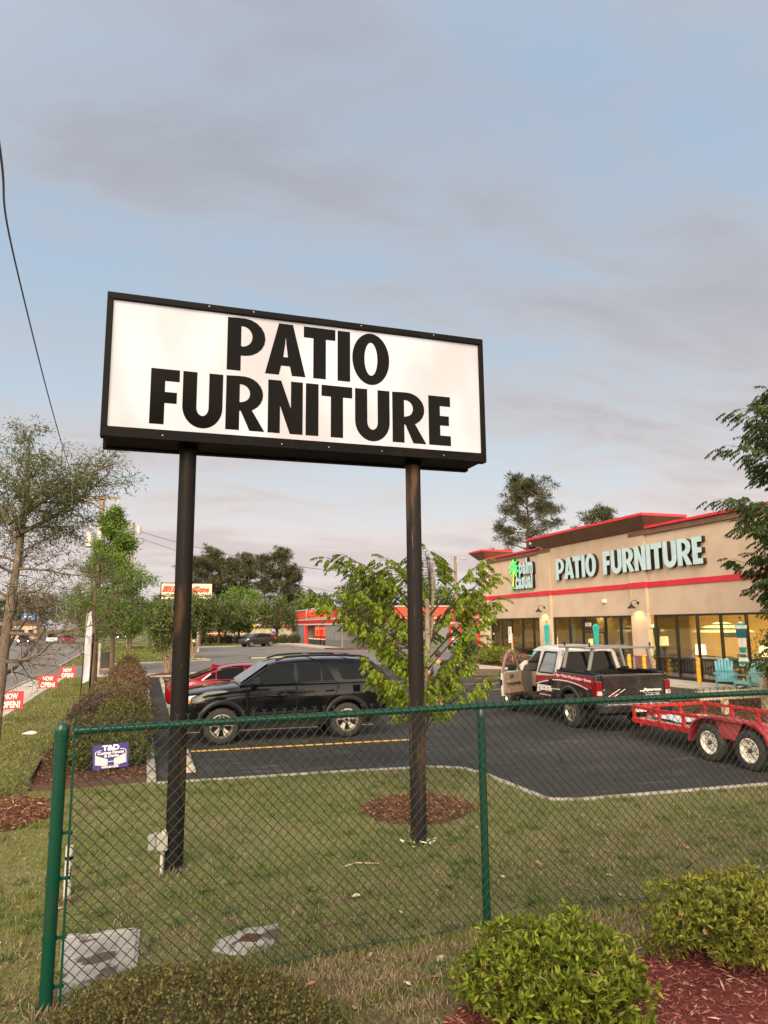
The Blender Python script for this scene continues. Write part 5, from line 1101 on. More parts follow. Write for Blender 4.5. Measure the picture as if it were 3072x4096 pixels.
stn = [(x, sec(z0, z1, hw)) for x, z0, z1, hw in ((.0, .60, 1.30, .95), (.05, .58, 1.31, .97), (.3, .55, 1.315, HW), (1.2, .52, 1.315, HW), (1.86, .50, 1.315, HW), (1.90, .46, 1.20, HW), (3.4, .44, 1.20, HW), (4.05, .44, 1.19, HW), (4.4, .46, 1.185, HW), (5.2, .50, 1.15, .97), (5.55, .52, 1.10, .92), (5.70, .55, 1.0, .80))]
cuts = []
for x in (1.18, 4.86):
    for s in (-1, 1): cuts.append(cutter(x, s*.60, s*1.3, .40, .50))
cuts.append(MB().box(.09, -.80, .80, 1.83, .80, 1.6).build('cut', gap_m)); cuts.append(MB().box(2.98, .55, .56, 4.02, 1.3, 1.8).build('cut', gap_m)); cuts.append(MB().box(2.0, -.85, .56, 4.1, .70, 2.0).build('cut', gap_m))
body_loft('body', stn, tblack, T, cuts, 34)
# cab shell with openings
lyt = lambda z: .955-(z-1.18)*.30
cs = []
for x, z in ((1.90, 1.82), (1.96, 1.875), (2.3, 1.915), (2.9, 1.925), (3.3, 1.90), (3.6, 1.80), (4.0, 1.50), (4.38, 1.20)):
    zz = max(z, 1.20); e = min(.09, (zz-1.185)*.45); xs_ = x
    cs.append((x, [(0, 1.10), (.94, 1.10), (.955, 1.185), (lyt((zz-e+1.185)/2), (zz-e+1.185)/2), (lyt(zz-e), zz-e), (lyt(zz)-.05, zz-e*.3), (lyt(zz)-.2, zz-.003), (0, zz+.015)]))
c_in = []
for x, z in ((1.86, 1.77), (2.3, 1.855), (2.9, 1.865), (3.25, 1.84), (3.55, 1.73), (3.95, 1.44), (4.3, 1.14)):
    zz = max(z, 1.14); c_in.append((x, [(0, .9), (.86, .9), (.88, min(1.16, zz-.12)), (max(lyt(zz)-.09, .4), zz-.05), (lyt(zz)-.25, zz), (0, zz)]))
cm = MB(); cm.loft([ring(a, b) for a, b in c_in]); cin = cm.build('cut', gap_m, weld=True)
cuts = [cin, MB().box(2.98, .40, 1.0, 4.02, 1.3, 1.76).build('cut', gap_m), MB().box(2.05, .5, 1.235, 2.82, 1.3, 1.74).build('cut', gap_m), MB().box(2.05, -1.3, 1.235, 2.82, -.5, 1.74).build('cut', gap_m), MB().box(3.05, -1.3, 1.235, 3.62, -.5, 1.70).build('cut', gap_m)]
bw = [(1.8, -.82, 1.24), (1.8, .82, 1.24), (1.8, .68, 1.76), (1.8, -.68, 1.76)]; cuts.append(MB().prism(bw, (.3, 0, 0)).build('cut', gap_m, weld=True))
wsn = [(3.45, -.60, 1.74), (3.45, .60, 1.74), (4.3, .76, 1.20), (4.3, -.76, 1.20)]; cuts.append(MB().prism(wsn, (.45, 0, .62)).build('cut', gap_m, weld=True))
body_loft('cab', cs, wpaint, T, cuts, 34)
tg_ = glassmat('truck_glass', (.10, .11, .12), .12)
MB().prism([(1.925, -.815, 1.245), (1.925, .815, 1.245), (1.955, .675, 1.755), (1.955, -.675, 1.755)], (.008, 0, 0)).build('rear_window', dglass, T)
MB().prism([(3.50, -.62, 1.75), (3.50, .62, 1.75), (4.30, .77, 1.215), (4.30, -.77, 1.215)], (.006, 0, .008)).build('windshield', glassmat('truck_screen', (.6, .65, .63), .12), T)
side_panel('side_window', [(2.06, 1.24), (2.81, 1.24), (2.70, 1.735), (2.10, 1.735)], lambda x, z: lyt(z)-.02, mat('side_glass', (.16, .19, .20), .05, spec=.9), T, 1); side_panel('side_window', [(2.06, 1.24), (2.81, 1.24), (2.70, 1.735), (2.10, 1.735)], lambda x, z: lyt(z)-.02, dglass, T, -1)
strip('window_seal', [(2.03, 1.22), (2.84, 1.22), (2.73, 1.755), (2.08, 1.755), (2.03, 1.22)], lambda x, z: lyt(z), .035, cladb, T, 1)
strip('pillar_trim', [(2.86, 1.22), (2.75, 1.755)], lambda x, z: lyt(z)+.004, .07, cladb, T, 1)
# interior
MB().box(3.78, -.8, .75, 4.12, .62, 1.16).build('dashboard', tan, T, bevel=.04); MB().lathe([(.055, 0), (.055, .02)], (3.77, .45, 1.05), (-1, 0, 0), 12).build('gauge', mat('gauge', (.4, .4, .38), .4), T)
sw = MB(); sw.tube([(3.62+.06*math.sin(t*PI/6), .38+.17*math.cos(t*PI/6), 1.08+.17*math.sin(t*PI/6)) for t in range(13)], .014, 6); sw.build('steering_wheel', tand, T)
for y in (-.38, .38): MB().loft([[(3.45, y-.24, .62), (3.45, y+.24, .62), (3.45, y+.24, .84), (3.45, y-.24, .84)], [(2.95, y-.24, .62), (2.95, y+.24, .62), (2.95, y+.24, .82), (2.95, y-.24, .82)]]).build('seat', tan, T, bevel=.03); MB().loft([[(3.02, y-.23, .78), (3.02, y+.23, .78), (2.84, y+.23, .8), (2.84, y-.23, .8)], [(2.86, y-.20, 1.42), (2.86, y+.20, 1.42), (2.74, y+.20, 1.42), (2.74, y-.20, 1.42)]]).build('seat_back', tan, T, bevel=.03)
MB().box(2.05, -.84, .555, 4.05, .84, .60).build('cab_floor', tand, T)
MB().box(3.98, .60, .56, 4.06, .955, 1.18).build('door_frame', tand, T); MB().box(2.94, .60, .56, 2.99, .965, 1.19).build('door_frame', tand, T)
# graphics on the left side (y=+HW): red sweep, white pinstripe, lettering
sd = lambda x, z: HW
def dec(name, poly, m, pr): 
    P_ = [Vector((x, HW+pr, z)) for x, z in poly]; return MB().prism(P_, (0, -.004, 0)).build(name, m, T)
bez = lambda a, b, c, n=10: [tuple(Vector(a)*(1-t)**2+Vector(b)*2*t*(1-t)+Vector(c)*t*t) for t in [i/n for i in range(n+1)]]
low = bez((.32, .98), (1.15, 1.16), (2.0, 1.085))+bez((2.0, 1.085), (2.5, 1.03), (2.93, .93))[1:]
dec('red_sweep', low+[(2.93, 1.13), (1.9, 1.185), (1.88, 1.275), (.06, 1.27), (.06, .98)], rwrap, .004)
dec('white_sweep', low+[(x, z-.022) for x, z in reversed(low)], wwrap, .007)
dec('white_door_panel', [(1.92, 1.187), (2.93, 1.132), (2.93, 1.195), (1.92, 1.195)], wpaint, .004)
l2 = bez((1.65, .87), (2.3, .87), (2.93, .72)); dec('white_sweep', l2+[(x, z-.018) for x, z in reversed(l2)], wwrap, .005); l3 = bez((2.3, .80), (2.6, .72), (2.93, .60)); dec('red_sweep', l3+[(x, z-.05) for x, z in reversed(l3)], rwrap, .005)
LM = lambda x, z, rot=0.: frame((x, HW+.0075, z), (-math.cos(rot), 0, math.sin(rot)), (math.sin(rot), 0, math.cos(rot)))
text('lettering', 'Signs • Vehicle Wraps/Graphics • Banners', LM(.98, 1.185, -.03), wwrap, T, 1.68, .095, .003)
text('lettering', 'gnarama', LM(2.50, .815), wwrap, T, .80, .20, .003, bold=.03); text('lettering', 'The way to grow your business', LM(2.45, .665), wwrap, T, .62, .045, .003)
hd = MB(); hd.box(2.02, HW+.002, .96, 2.20, HW+.03, 1.08); hd.build('door_handle', cladb, T, bevel=.01)
strip('door_gap', [(1.99, .55), (1.97, 1.2)], sd, .012, gap_m, T, 1); strip('bed_gap', [(1.88, .50), (1.88, 1.31)], sd, .016, gap_m, T, 1); strip('fuel_ring', [(.62, 1.0), (.62, 1.14), (.48, 1.14), (.48, 1.0), (.62, 1.0)], sd, .008, gap_m, T, 1)
for s in (-1, 1):
    rr_ = [Vector((1.18+q*math.cos(R(a)), s*yy, .40+q*math.sin(R(a)))) for a in range(-10, 191, 12) for q, yy in ((.485, .99), (.52, 1.03), (.60, .985))]
    f = MB(); n_ = len(range(-10, 191, 12)); f.add(rr_, [(i*3+j, i*3+j+1, i*3+j+4, i*3+j+3) for i in range(n_-1) for j in range(2)]); f.build('wheel_flare', tblack, T, smooth=180)
    MB().box(.12, s*.80-.02*s, 1.31, 1.84, s*.96, 1.345).build('bed_rail_cap', cladb, T, bevel=.01)
# bed interior & tailgate
bl_ = MB(); bl_.box(.10, -.79, .80, 1.82, .79, .83)
for i in range(12): bl_.box(1.79, -.72+i*.125, .83, 1.82, -.67+i*.125, 1.27)
bl_.build('bed_liner', cladb, T)
MB().box(.30, .5, 1.22, .75, .78, 1.30).build('bed_toolbox', cladb, T, bevel=.02); MB().bar((.25, -.75, 1.36), (.8, -.70, 1.37), .10, .05).build('bed_toolbox', cladb, T, bevel=.01)
tgo = MB(); tgo.loft([[(-.035, -.80, .66), (-.035, .80, .66), (-.035, .80, 1.255), (-.05, .80, 1.30), (-.05, -.80, 1.30), (-.035, -.80, 1.255)], [(.06, -.80, .66), (.06, .80, .66), (.06, .80, 1.255), (.06, .80, 1.315), (.06, -.80, 1.315), (.06, -.80, 1.255)]]); tgo.build('tailgate', tblack, T, bevel=.012)
def tdec(name, poly, m, pr=.003): return MB().prism([(-.0365-pr, y, z) for y, z in poly], (.003, 0, 0)).build(name, m, T)
a1 = bez((.79, .98), (.55, 1.10), (.10, 1.245)); tdec('red_sweep', a1+[(.10, 1.252), (.79, 1.252)], rwrap); tdec('white_sweep', a1+[(y, z-.014) for y, z in reversed(a1)], wwrap, .005)
a2 = bez((.72, .80), (.40, .98), (-.06, 1.20)); a3 = bez((.55, .80), (.32, .95), (-.02, 1.12)); tdec('red_sweep', a2+list(reversed(a3)), rwrap); tdec('white_sweep', a2+[(y, z-.012) for y, z in reversed(a2)], wwrap, .005); tdec('white_sweep', a3+[(y, z-.012) for y, z in reversed(a3)], wwrap, .005)
a4 = bez((-.06, 1.235), (-.3, 1.262), (-.6, 1.25)); tdec('white_sweep', a4+[(y, z-.010) for y, z in reversed(a4)], wwrap, .005); tdec('red_sweep', [(-.45, 1.245), (-.79, 1.20), (-.79, 1.252)], rwrap)
TM = lambda y, z: frame((-.0405, y, z), (0, -1, 0), (0, 0, 1))
text('lettering', 'Signarama', TM(-.50, .95), wwrap, T, .46, .085, .003, bold=.03); text('lettering', '843-881-7881', TM(-.49, .83), wwrap, T, .36, .055, .003, bold=.005); text('lettering', 'The way to grow your business', TM(-.47, .885), wwrap, T, .40, .022, .003)
for y0, k in ((-.16, 1), (-.22, .9)): tdec('emblem', [(y0+.03, .985), (y0-.015, .985), (y0-.05, .92), (y0-.02, .90)], wwrap, .004)
hdl = MB(); hdl.box(-.052, -.09, 1.12, -.036, .11, 1.22); hdl.build('tailgate_handle', cladb, T, bevel=.01); MB().lathe([(.075, 0), (.075, .006)], (-.037, .0, .93), (-1, 0, 0), 18).build('emblem_oval', cladb, T)
for s in (-1, 1):
    tl = MB(); tl.loft([[(-.05, s*.815, .72), (-.05, s*.975, .72), (-.05, s*.965, 1.17), (-.05, s*.815, 1.17)], [(.14, s*.90, .72), (.14, s*.992, .72), (.14, s*.99, 1.17), (.14, s*.90, 1.17)]]); tl.build('tail_light', lens_r, T, bevel=.01); MB().box(-.058, s*.83, .86, -.048, s*.96, .95).build('reverse_lens', lens_c, T)
MB().loft([[(-.24, -.86, .48), (-.24, .86, .48), (-.24, .86, .66), (-.24, -.86, .66)], [(-.02, -.985, .46), (-.02, .985, .46), (-.02, .985, .70), (-.02, -.985, .70)]]).build('rear_bumper', tblack, T, bevel=.025); MB().box(-.245, -.80, .655, -.05, .80, .675).build('bumper_step', chrome, T, bevel=.006)
MB().box(-.252, -.16, .49, -.242, .16, .62).build('license_plate', mat('plate', (.55, .56, .55), .4, c2=(.3, .33, .4), n=(22, 2, .5, .6)), T); MB().box(-.35, -.06, .38, -.1, .06, .46).build('tow_hitch', cladb, T)
MB().box(.3, -.75, .36, 5.3, .75, .47).build('chassis', well_m, T)
# roof brake lamp
MB().box(1.93, -.26, 1.875, 1.965, .26, 1.915).build('cargo_lamp', lens_r, T); 
for y in (-.19, .19): MB().box(1.925, y-.06, 1.88, 1.932, y+.06, 1.912).build('cargo_lens', mat('cargo_lens', (.6, .5, .3), .2, emit=((1, .8, .4), .5)), T)
# ladder rack
alu = mat('rack_alu', (.19, .187, .183), .45, m=.5)
for x in (.42, 1.62):
    for s in (-1, 1):
        p_ = MB(); p_.bar((x, s*.88, 1.34), (x, s*.74, 1.88), .075, .055, (1, 0, 0)); p_.build('rack_post', alu, T, bevel=.008); MB().box(x-.11, s*.88-.05, 1.33, x+.11, s*.88+.05, 1.40).build('rack_foot', cladb, T, bevel=.015)
    MB().bar((x, -.95, 1.91), (x, .95, 1.91), .07, .05).build('rack_bar', alu, T, bevel=.01)
    for s in (-1, 1): MB().prism([(x-.02, s*.80, 1.935), (x+.02, s*.80, 1.935), (x+.01, s*.80, 2.03), (x-.01, s*.80, 2.03)], (0, s*.03, 0)).build('rack_stop', cladb, T)
for s in (-1, 1): MB().bar((.20, s*.79, 1.90), (1.95, s*.79, 1.90), .045, .035).build('rack_rail', alu, T, bevel=.006)
hk = MB()
for i in range(4): hk.tube([(1.95, .70, 1.78-i*.09), (1.80, .78, 1.80-i*.09)], .012, 5)
hk.build('rack_strap', mat('strap', (.12, .03, .03), .7), T)
# open driver door (hinged at the front edge)
DR = MB(); hx, hy = 4.02, .965
ang = R(54)
DMx = Matrix.Translation((hx, hy, 0)) @ Matrix.Rotation(-ang, 4, 'Z')
def dpart(mb, name, m, bevel=0.): 
    me = mb.mesh(name); me.transform(DMx)
    if bevel:
        b = bmesh.new(); b.from_mesh(me); bmesh.ops.recalc_face_normals(b, faces=b.faces); bmesh.ops.bevel(b, geom=[e for e in b.edges if len(e.link_faces) == 2 and e.calc_face_angle(0) > .5], offset=bevel, segments=2, affect='EDGES', clamp_overlap=True); b.to_mesh(me); b.free()
    return me
def outl(y, e=0.): return [(-.02-e, y, .56+e), (-1.03+e, y, .56+e), (-1.05+e, y, 1.0), (-1.04+e, y, 1.2), (-.02-e, y, 1.2)]
d_ = MB(); d_.prism(outl(0), (0, -.05, 0)); dr = link('door', dpart(d_, 'door', None, .012), wpaint, T)
def frm_(pts, w, m, nm): 
    g = MB()
    for a, b in zip(pts, pts[1:]): g.bar(a, b, w, .05, (0, 1, 0))
    link(nm, dpart(g, nm, m), m, dr)
frm_([(-.03, -.03, 1.18), (-.40, -.11, 1.50), (-.62, -.17, 1.72), (-.80, -.19, 1.78), (-.96, -.17, 1.72), (-1.02, -.03, 1.18)], .07, tan, 'window_frame')
d_ = MB(); d_.prism([(-.06, -.052, .62), (-.99, -.052, .62), (-1.0, -.052, 1.19), (-.06, -.052, 1.19)], (0, -.06, 0)); link('trim_panel', dpart(d_, 'trim_panel', None, .02), tan, dr)
d_ = MB(); d_.box(-.95, -.20, .90, -.25, -.11, .98); link('armrest', dpart(d_, 'armrest', None, .02), tan, dr)
d_ = MB(); d_.box(-.92, -.19, .63, -.10, -.112, .78); link('map_pocket', dpart(d_, 'map_pocket', None, .015), tan, dr)
d_ = MB(); d_.box(-.75, -.118, 1.02, -.52, -.108, 1.12); d_.lathe([(.05, 0), (.05, .01)], (-.2, -.112, .86), (0, -1, 0), 12); link('speaker_grille', dpart(d_, 'speaker_grille', None), tand, dr)
d_ = MB(); d_.box(-1.055, -.045, .85, -1.035, -.005, 1.0); link('latch', dpart(d_, 'latch', None), gap_m, dr)
d_ = MB(); d_.loft([[(-.14, .02, 1.18), (-.14, .30, 1.18), (-.14, .30, 1.42), (-.14, .04, 1.42)], [(-.04, .06, 1.2), (-.04, .26, 1.2), (-.04, .26, 1.38), (-.04, .06, 1.38)]]); link('mirror', dpart(d_, 'mirror', None, .015), cladb, dr)
d_ = MB(); d_.prism([(-.143, .05, 1.20), (-.143, .28, 1.20), (-.143, .28, 1.40), (-.143, .06, 1.40)], (-.004, 0, 0)); link('mirror_glass', dpart(d_, 'mirror_glass', None), mat('mirror_face', (.8, .8, .8), .03, m=1), dr)
wheel(T, 1.18, .86, .40, .27, 1, 5); wheel(T, 1.18, -.86, .40, .27, -1, 5); wheel(T, 4.86, .84, .40, .27, 1, 5, steer=R(-8)); wheel(T, 4.86, -.84, .40, .27, -1, 5, steer=R(-8))
MB().loft([[(5.62, -.85, .55), (5.62, .85, .55), (5.62, .85, .80), (5.62, -.85, .80)], [(5.80, -.7, .57), (5.80, .7, .57), (5.80, .7, .78), (5.80, -.7, .78)]]).build('front_bumper', chrome, T, bevel=.02)

# ---------------- red utility trailer (nose away)
tred = mat('trailer_red', (.42, .012, .016), .38, c2=(.32, .012, .014), n=(3, 4, .45, .65), c3=(.22, .02, .02), n3=(16, 4, .64, .75)); tfen = mat('fender_red', (.25, .016, .022), .5, c2=(.33, .05, .055), n=(2.5, 4, .45, .7))
wrim = mat('white_spoke_rim', (.60, .56, .50), .4, c2=(.45, .40, .34), n=(9, 4, .5, .7)); wplank = mat('deck_boards', (.42, .34, .26), .8, c2=(.30, .24, .18), n=(3, 4, .4, .65), stretch=(6, .6, 6))
T = thing('utility_trailer', 'red tandem axle utility trailer with white spoke wheels behind the pickup', 'trailer', (10.0, 13.35, .004), 0, world=True)
YF, YB, XL, XR = 13.30, 6.9, 10.03, 11.95
f = MB(); zd = .45
f.box(XL, YB, zd-.06, XL+.07, YF, zd+.035); f.box(XR-.07, YB, zd-.06, XR, YF, zd+.035); f.box(XL+.07, YF-.07, zd-.06, XR-.07, YF, zd+.035); f.box(XL+.07, YB, zd-.06, XR-.07, YB+.07, zd+.035); f.build('deck_frame', tred, T, bevel=.006)
for x in (XL, XR-.055): MB().box(x, YB, .685, x+.055, YF, .745).build('side_rail', tred, T, bevel=.006)
MB().box(XL+.056, YF-.055, .685, XR-.056, YF, .745).build('front_rail', tred, T, bevel=.006)
for y in (YF-.06, 12.45, 11.75, 11.0, 10.1, 9.2, 8.3, 7.4):
    MB().box(XL+.002, y-.03, zd+.036, XL+.05, y+.03, .684).build('rail_post', tred, T); MB().box(XR-.05, y-.03, zd+.036, XR-.002, y+.03, .684).build('rail_post', tred, T)
for x in (10.7, 11.3): MB().box(x-.03, YF-.05, zd+.036, x+.03, YF-.003, .684).build('rail_post', tred, T)
bmesh_ = MB().box(0, YB+.08, zd, .23, YF-.08, zd+.03).mesh('deck_board'); bmesh_.materials.append(wplank)
for i in range(7):
    o = bpy.data.objects.new('deck_board', bmesh_); C.objects.link(o); o.parent = T; o.matrix_parent_inverse = T.matrix_basis.inverted(); o.location = (XL+.085+i*.25, 0, 0)
for i, y in enumerate((12.95, 12.2, 11.55)): MB().tube([(XL-.01, y-.03, zd), (XL-.03, y-.04, zd-.06), (XL-.03, y, zd-.11), (XL-.03, y+.04, zd-.06), (XL-.01, y+.03, zd)], .009, 6).build('tie_ring', tred, T)
tg2 = MB()
for s, x in ((1, XL+.35), (-1, XR-.35)): tg2.bar((x, YF-.05, .40), (10.98, YF+.62, .44), .06, .08)
tg2.bar((10.98, YF+.55, .45), (10.98, YF+.78, .46), .07, .07); tg2.build('tongue', tred, T); MB().tube([(10.86, YF+.40, .1), (10.86, YF+.40, .75)], .03, 8).build('tongue_jack', chrome, T)
for xo, s in ((9.80, -1), (12.02, 1)):
    xa, xb = (9.79, 10.02) if s < 0 else (11.96, 12.19)
    pr = [(11.36, .30), (11.34, .45), (11.24, .64), (11.08, .76), (10.9, .80), (10.4, .815), (9.9, .80), (9.72, .76), (9.56, .64), (9.46, .45), (9.44, .30)]
    fd = MB(); out = []
    for y, z in pr: out += [(xa, y, z), (xb, y, z)]
    fd.add(out, [(2*i, 2*i+1, 2*i+3, 2*i+2) for i in range(len(pr)-1)])
    xo_ = xa if s < 0 else xb
    lip = []
    for y, z in pr:
        c = Vector((10.4, .40)); d = (Vector((y, z))-c); d = d*(1-.05/d.length); lip += [(xo_, y, z), (xo_, c.x+d.x, c.y+d.y)]
    fd.add(lip, [(2*i, 2*i+1, 2*i+3, 2*i+2) for i in range(len(pr)-1)])
    fd.build('fender', tfen, T, weld=True, smooth=50)
    MB().prism([(10.022 if s < 0 else 11.952, y, z) for y, z in pr], (.006, 0, 0)).build('fender_backing', tfen, T)
    MB().prism([(xo_-s*.06, 10.75, .80), (xo_-s*.06, 10.05, .80), (xo_-s*.06, 10.25, .45), (xo_-s*.06, 10.55, .45)], (.012, 0, 0)).build('fender_web', tfen, T)
    for y in (10.86, 9.94):
        W = wheel(T, 9.91 if s < 0 else 12.07, y, .335, .21, s, rimr=.20, rimmat=wrim, style='steel'); l_ = W.location.copy(); W.location = (l_.x, l_.y, .335); W.rotation_euler = (0, 0, R(-90) if s < 0 else R(-90))
        W.matrix_parent_inverse = T.matrix_basis.inverted()
for y in (10.86, 9.94): MB().tube([(9.95, y, .335), (12.0, y, .335)], .035, 8).build('axle', well_m, T)
MB().box(XL+.1, 9.6, .30, XL+.18, 11.2, .39).build('spring_hanger', well_m, T)
plk = thing('white_board', 'long white board lying in the red trailer', 'board', (11.2, 11.3, .49), R(12)); MB().box(-.13, -1.35, .0, .13, 1.2, .035).build('board', mat('white_board', (.58, .52, .46), .6, c2=(.48, .42, .36), n=(3, 3, .4, .6)), plk); MB().box(-.12, 1.201, .002, .12, 1.25, .033).build('board_end', mat('board_end', (.4, .3, .2), .8), plk)
plk = thing('folded_sheet', 'crumpled white plastic sheeting on the trailer deck near its front', 'sheeting', (10.75, 12.5, .485), 0); s_ = MB(); rg = random.Random(4); s_.v = [(-.5+i*.1+rg.uniform(-.02, .02), -.6+j*.12, .02+abs(rg.gauss(.02, .03))) for j in range(11) for i in range(11)]; s_.f = [(j*11+i, j*11+i+1, (j+1)*11+i+1, (j+1)*11+i) for j in range(10) for i in range(10)]; s_.m = [0]*100; s_.build('sheet', mat('sheeting', (.50, .52, .56), .4), plk, smooth=180)

# ================================================================== PERSON walking behind the small tree
def skin_mesh(name, verts, edges, radii, m, parent, root=0, sub=2):
    me = bpy.data.meshes.new(name); me.from_pydata(verts, edges, []); o = bpy.data.objects.new(name, me); C.objects.link(o)
    sk = o.modifiers.new('s', 'SKIN'); sk.use_smooth_shade = True; sb = o.modifiers.new('u', 'SUBSURF'); sb.levels = sub; sb.render_levels = sub
    for i, r_ in enumerate(radii): v = me.skin_vertices[0].data[i]; v.radius = (r_, r_) if isinstance(r_, (int, float)) else r_; v.use_root = (i == root)
    bpy.context.view_layer.update(); dg = bpy.context.evaluated_depsgraph_get(); m2 = bpy.data.meshes.new_from_object(o.evaluated_get(dg)); bpy.data.objects.remove(o); bpy.data.meshes.remove(me); m2.name = name
    return link(name, m2, m, parent, smooth=180)
PT = thing('person', 'person in grey shirt and black shorts walking away behind the small tree', 'person', (7.82, 18.75, .004), R(-12))   # faces +y locally
skin_c = mat('skin', (.36, .16, .11), .55); shirt = mat('grey_shirt', (.115, .12, .135), .9, c2=(.09, .095, .108), n=(7, 3, .4, .6)); shorts = mat('black_shorts', (.012, .012, .014), .9); shoe = mat('brown_shoe', (.06, .028, .018), .7); sockm = mat('black_sock', (.012, .012, .012), .9); hair = mat('dark_hair', (.03, .018, .012), .8)
V = [(0, 0, .95), (0, 0, 1.08), (0, .01, 1.25), (0, .0, 1.42), (0, .0, 1.50), (0, .02, 1.56), (0, .03, 1.63), (0, .025, 1.72),
     (.10, 0, .90), (.105, .16, .52), (.10, .05, .12), (.10, .10, .05), (.10, .24, .03),
     (-.10, 0, .90), (-.10, -.06, .50), (-.10, -.36, .24), (-.10, -.40, .13), (-.10, -.30, .05),
     (.19, 0, 1.41), (.30, -.10, 1.16), (.22, .10, 1.02), (.16, .18, .98), (-.19, 0, 1.41), (-.29, -.08, 1.15), (-.24, .10, .98), (-.19, .17, .92)]
E_ = [(0, 1), (1, 2), (2, 3), (3, 4), (4, 5), (5, 6), (6, 7), (0, 8), (8, 9), (9, 10), (10, 11), (11, 12), (0, 13), (13, 14), (14, 15), (15, 16), (16, 17), (3, 18), (18, 19), (19, 20), (20, 21), (3, 22), (22, 23), (23, 24), (24, 25)]
Rd = [(.145, .105), (.14, .10), (.15, .11), (.13, .09), .055, .06, (.078, .095), (.065, .08), .085, .058, .038, .04, .03, .085, .058, .042, .038, .03, .058, .042, .033, .035, .058, .042, .033, .035]
skin_mesh('body', V, E_, Rd, skin_c, PT)
skin_mesh('shirt', [(0, 0, .90), (0, 0, 1.08), (0, .01, 1.25), (0, 0, 1.42), (0, 0, 1.47), (.19, 0, 1.41), (.27, -.07, 1.22), (-.19, 0, 1.41), (-.265, -.06, 1.22)], [(0, 1), (1, 2), (2, 3), (3, 4), (3, 5), (5, 6), (3, 7), (7, 8)], [(.20, .15), (.185, .14), (.185, .14), (.155, .115), .07, .08, .07, .08, .07], shirt, PT)
skin_mesh('shorts', [(0, 0, .96), (.10, 0, .88), (.11, .12, .56), (-.10, 0, .88), (-.105, -.05, .55)], [(0, 1), (1, 2), (0, 3), (3, 4)], [(.17, .13), .115, .10, .115, .10], shorts, PT)
skin_mesh('shoe', [(.10, .05, .05), (.10, .16, .045), (.10, .27, .035)], [(0, 1), (1, 2)], [(.045, .05), .047, .037], shoe, PT); skin_mesh('shoe', [(-.10, -.41, .17), (-.10, -.38, .09), (-.10, -.28, .04)], [(0, 1), (1, 2)], [(.045, .05), .047, .037], shoe, PT)
skin_mesh('sock', [(.10, .065, .08), (.10, .06, .22)], [(0, 1)], [.048, .048], sockm, PT); skin_mesh('sock', [(-.10, -.40, .15), (-.10, -.36, .26)], [(0, 1)], [.047, .048], sockm, PT)
h = MB(); h.blob((0, .005, 1.685), .092, .112, .10, 3, .04, 16, 10); h.build('hair', hair, PT, smooth=180)
fc = MB(); ball(fc, (.034, .105, 1.645), .012, 8); ball(fc, (-.034, .105, 1.645), .012, 8); fc.build('eyes', mat('eye', (.3, .3, .3), .3), PT); fc = MB(); fc.loft([[(-.012, .118, 1.65), (.012, .118, 1.65)], [(-.018, .145, 1.605), (.018, .145, 1.605)]], closed=False, cap=False); fc.bar((-.025, .118, 1.575), (.025, .118, 1.575), .008, .008); fc.build('nose_and_mouth', skin_c, PT)
for s in (-1, 1): e_ = MB(); e_.blob((s*.088, .02, 1.63), .014, .028, .036, 2, .02, 8, 6); e_.build('ear', skin_c, PT, smooth=180)
for hx_, hy_, hz_, s in ((.16, .18, .98, 1), (-.19, .17, .92, -1)):
    hv = [(hx_, hy_, hz_), (hx_-s*.02, hy_+.05, hz_-.03)]; he = [(0, 1)]; hr = [.03, .033]
    for i, (dx, ln) in enumerate(((-.022, .045), (-.008, .052), (.008, .05), (.022, .038))):
        b0 = len(hv); hv += [(hx_-s*.02+dx, hy_+.085, hz_-.045), (hx_-s*.02+dx, hy_+.085+ln*.7, hz_-.075), (hx_-s*.02+dx, hy_+.085+ln*.8, hz_-.105)]; he += [(1, b0), (b0, b0+1), (b0+1, b0+2)]; hr += [.010, .009, .008]
    b0 = len(hv); hv += [(hx_-s*.055, hy_+.04, hz_-.02), (hx_-s*.06, hy_+.08, hz_-.05)]; he += [(0, b0), (b0, b0+1)]; hr += [.011, .009]
    skin_mesh('hand', hv, he, hr, skin_c, PT, sub=1)

# ================================================================== VEGETATION
bark_g = mat('grey_bark', (.115, .085, .060), .9, c2=(.21, .18, .13), n=(9, 5, .55, .68), bump=(25, .6), c3=(.055, .042, .03), n3=(14, 4, .55, .7), stretch=(1, 1, .5)); bark_b = mat('brown_bark', (.075, .050, .034), .9, c2=(.12, .085, .058), n=(7, 5, .45, .65), bump=(25, .6), stretch=(1, 1, .3)); bark_t = mat('twig_bark', (.050, .036, .024), .9); bark_p = mat('pine_bark', (.10, .058, .040), .95, c2=(.06, .038, .028), n=(4, 4, .4, .6), stretch=(1, 1, .3)); bark_m = mat('myrtle_bark', (.27, .18, .12), .8, c2=(.20, .13, .085), n=(5, 3, .4, .6)); bark_s = mat('pale_bark', (.28, .23, .17), .85, c2=(.12, .085, .06), n=(11, 4, .52, .66), stretch=(.6, .6, 2.2), bump=(30, .4))
lf_oak = leafmat('oak_leaves', [(0, (0.026, 0.044, 0.013)), (.45, (0.062, 0.098, 0.023)), (.85, (0.107, 0.150, 0.034)), (1, (0.169, 0.182, 0.058))], .3)
lf_oakg = leafmat('bright_oak_leaves', [(0, (0.050, 0.101, 0.018)), (.5, (0.104, 0.189, 0.027)), (.9, (0.186, 0.288, 0.041)), (1, (0.270, 0.338, 0.068))], .35)
lf_sp = leafmat('sparse_oak_leaves', [(0, (.032, .052, .014)), (.5, (.07, .105, .024)), (1, (.13, .17, .04))], .35)
lf_pis = leafmat('spring_leaflets', [(0, (.105, .165, .014)), (.45, (.18, .26, .02)), (.85, (.26, .34, .03)), (1, (.36, .40, .06))], .45)
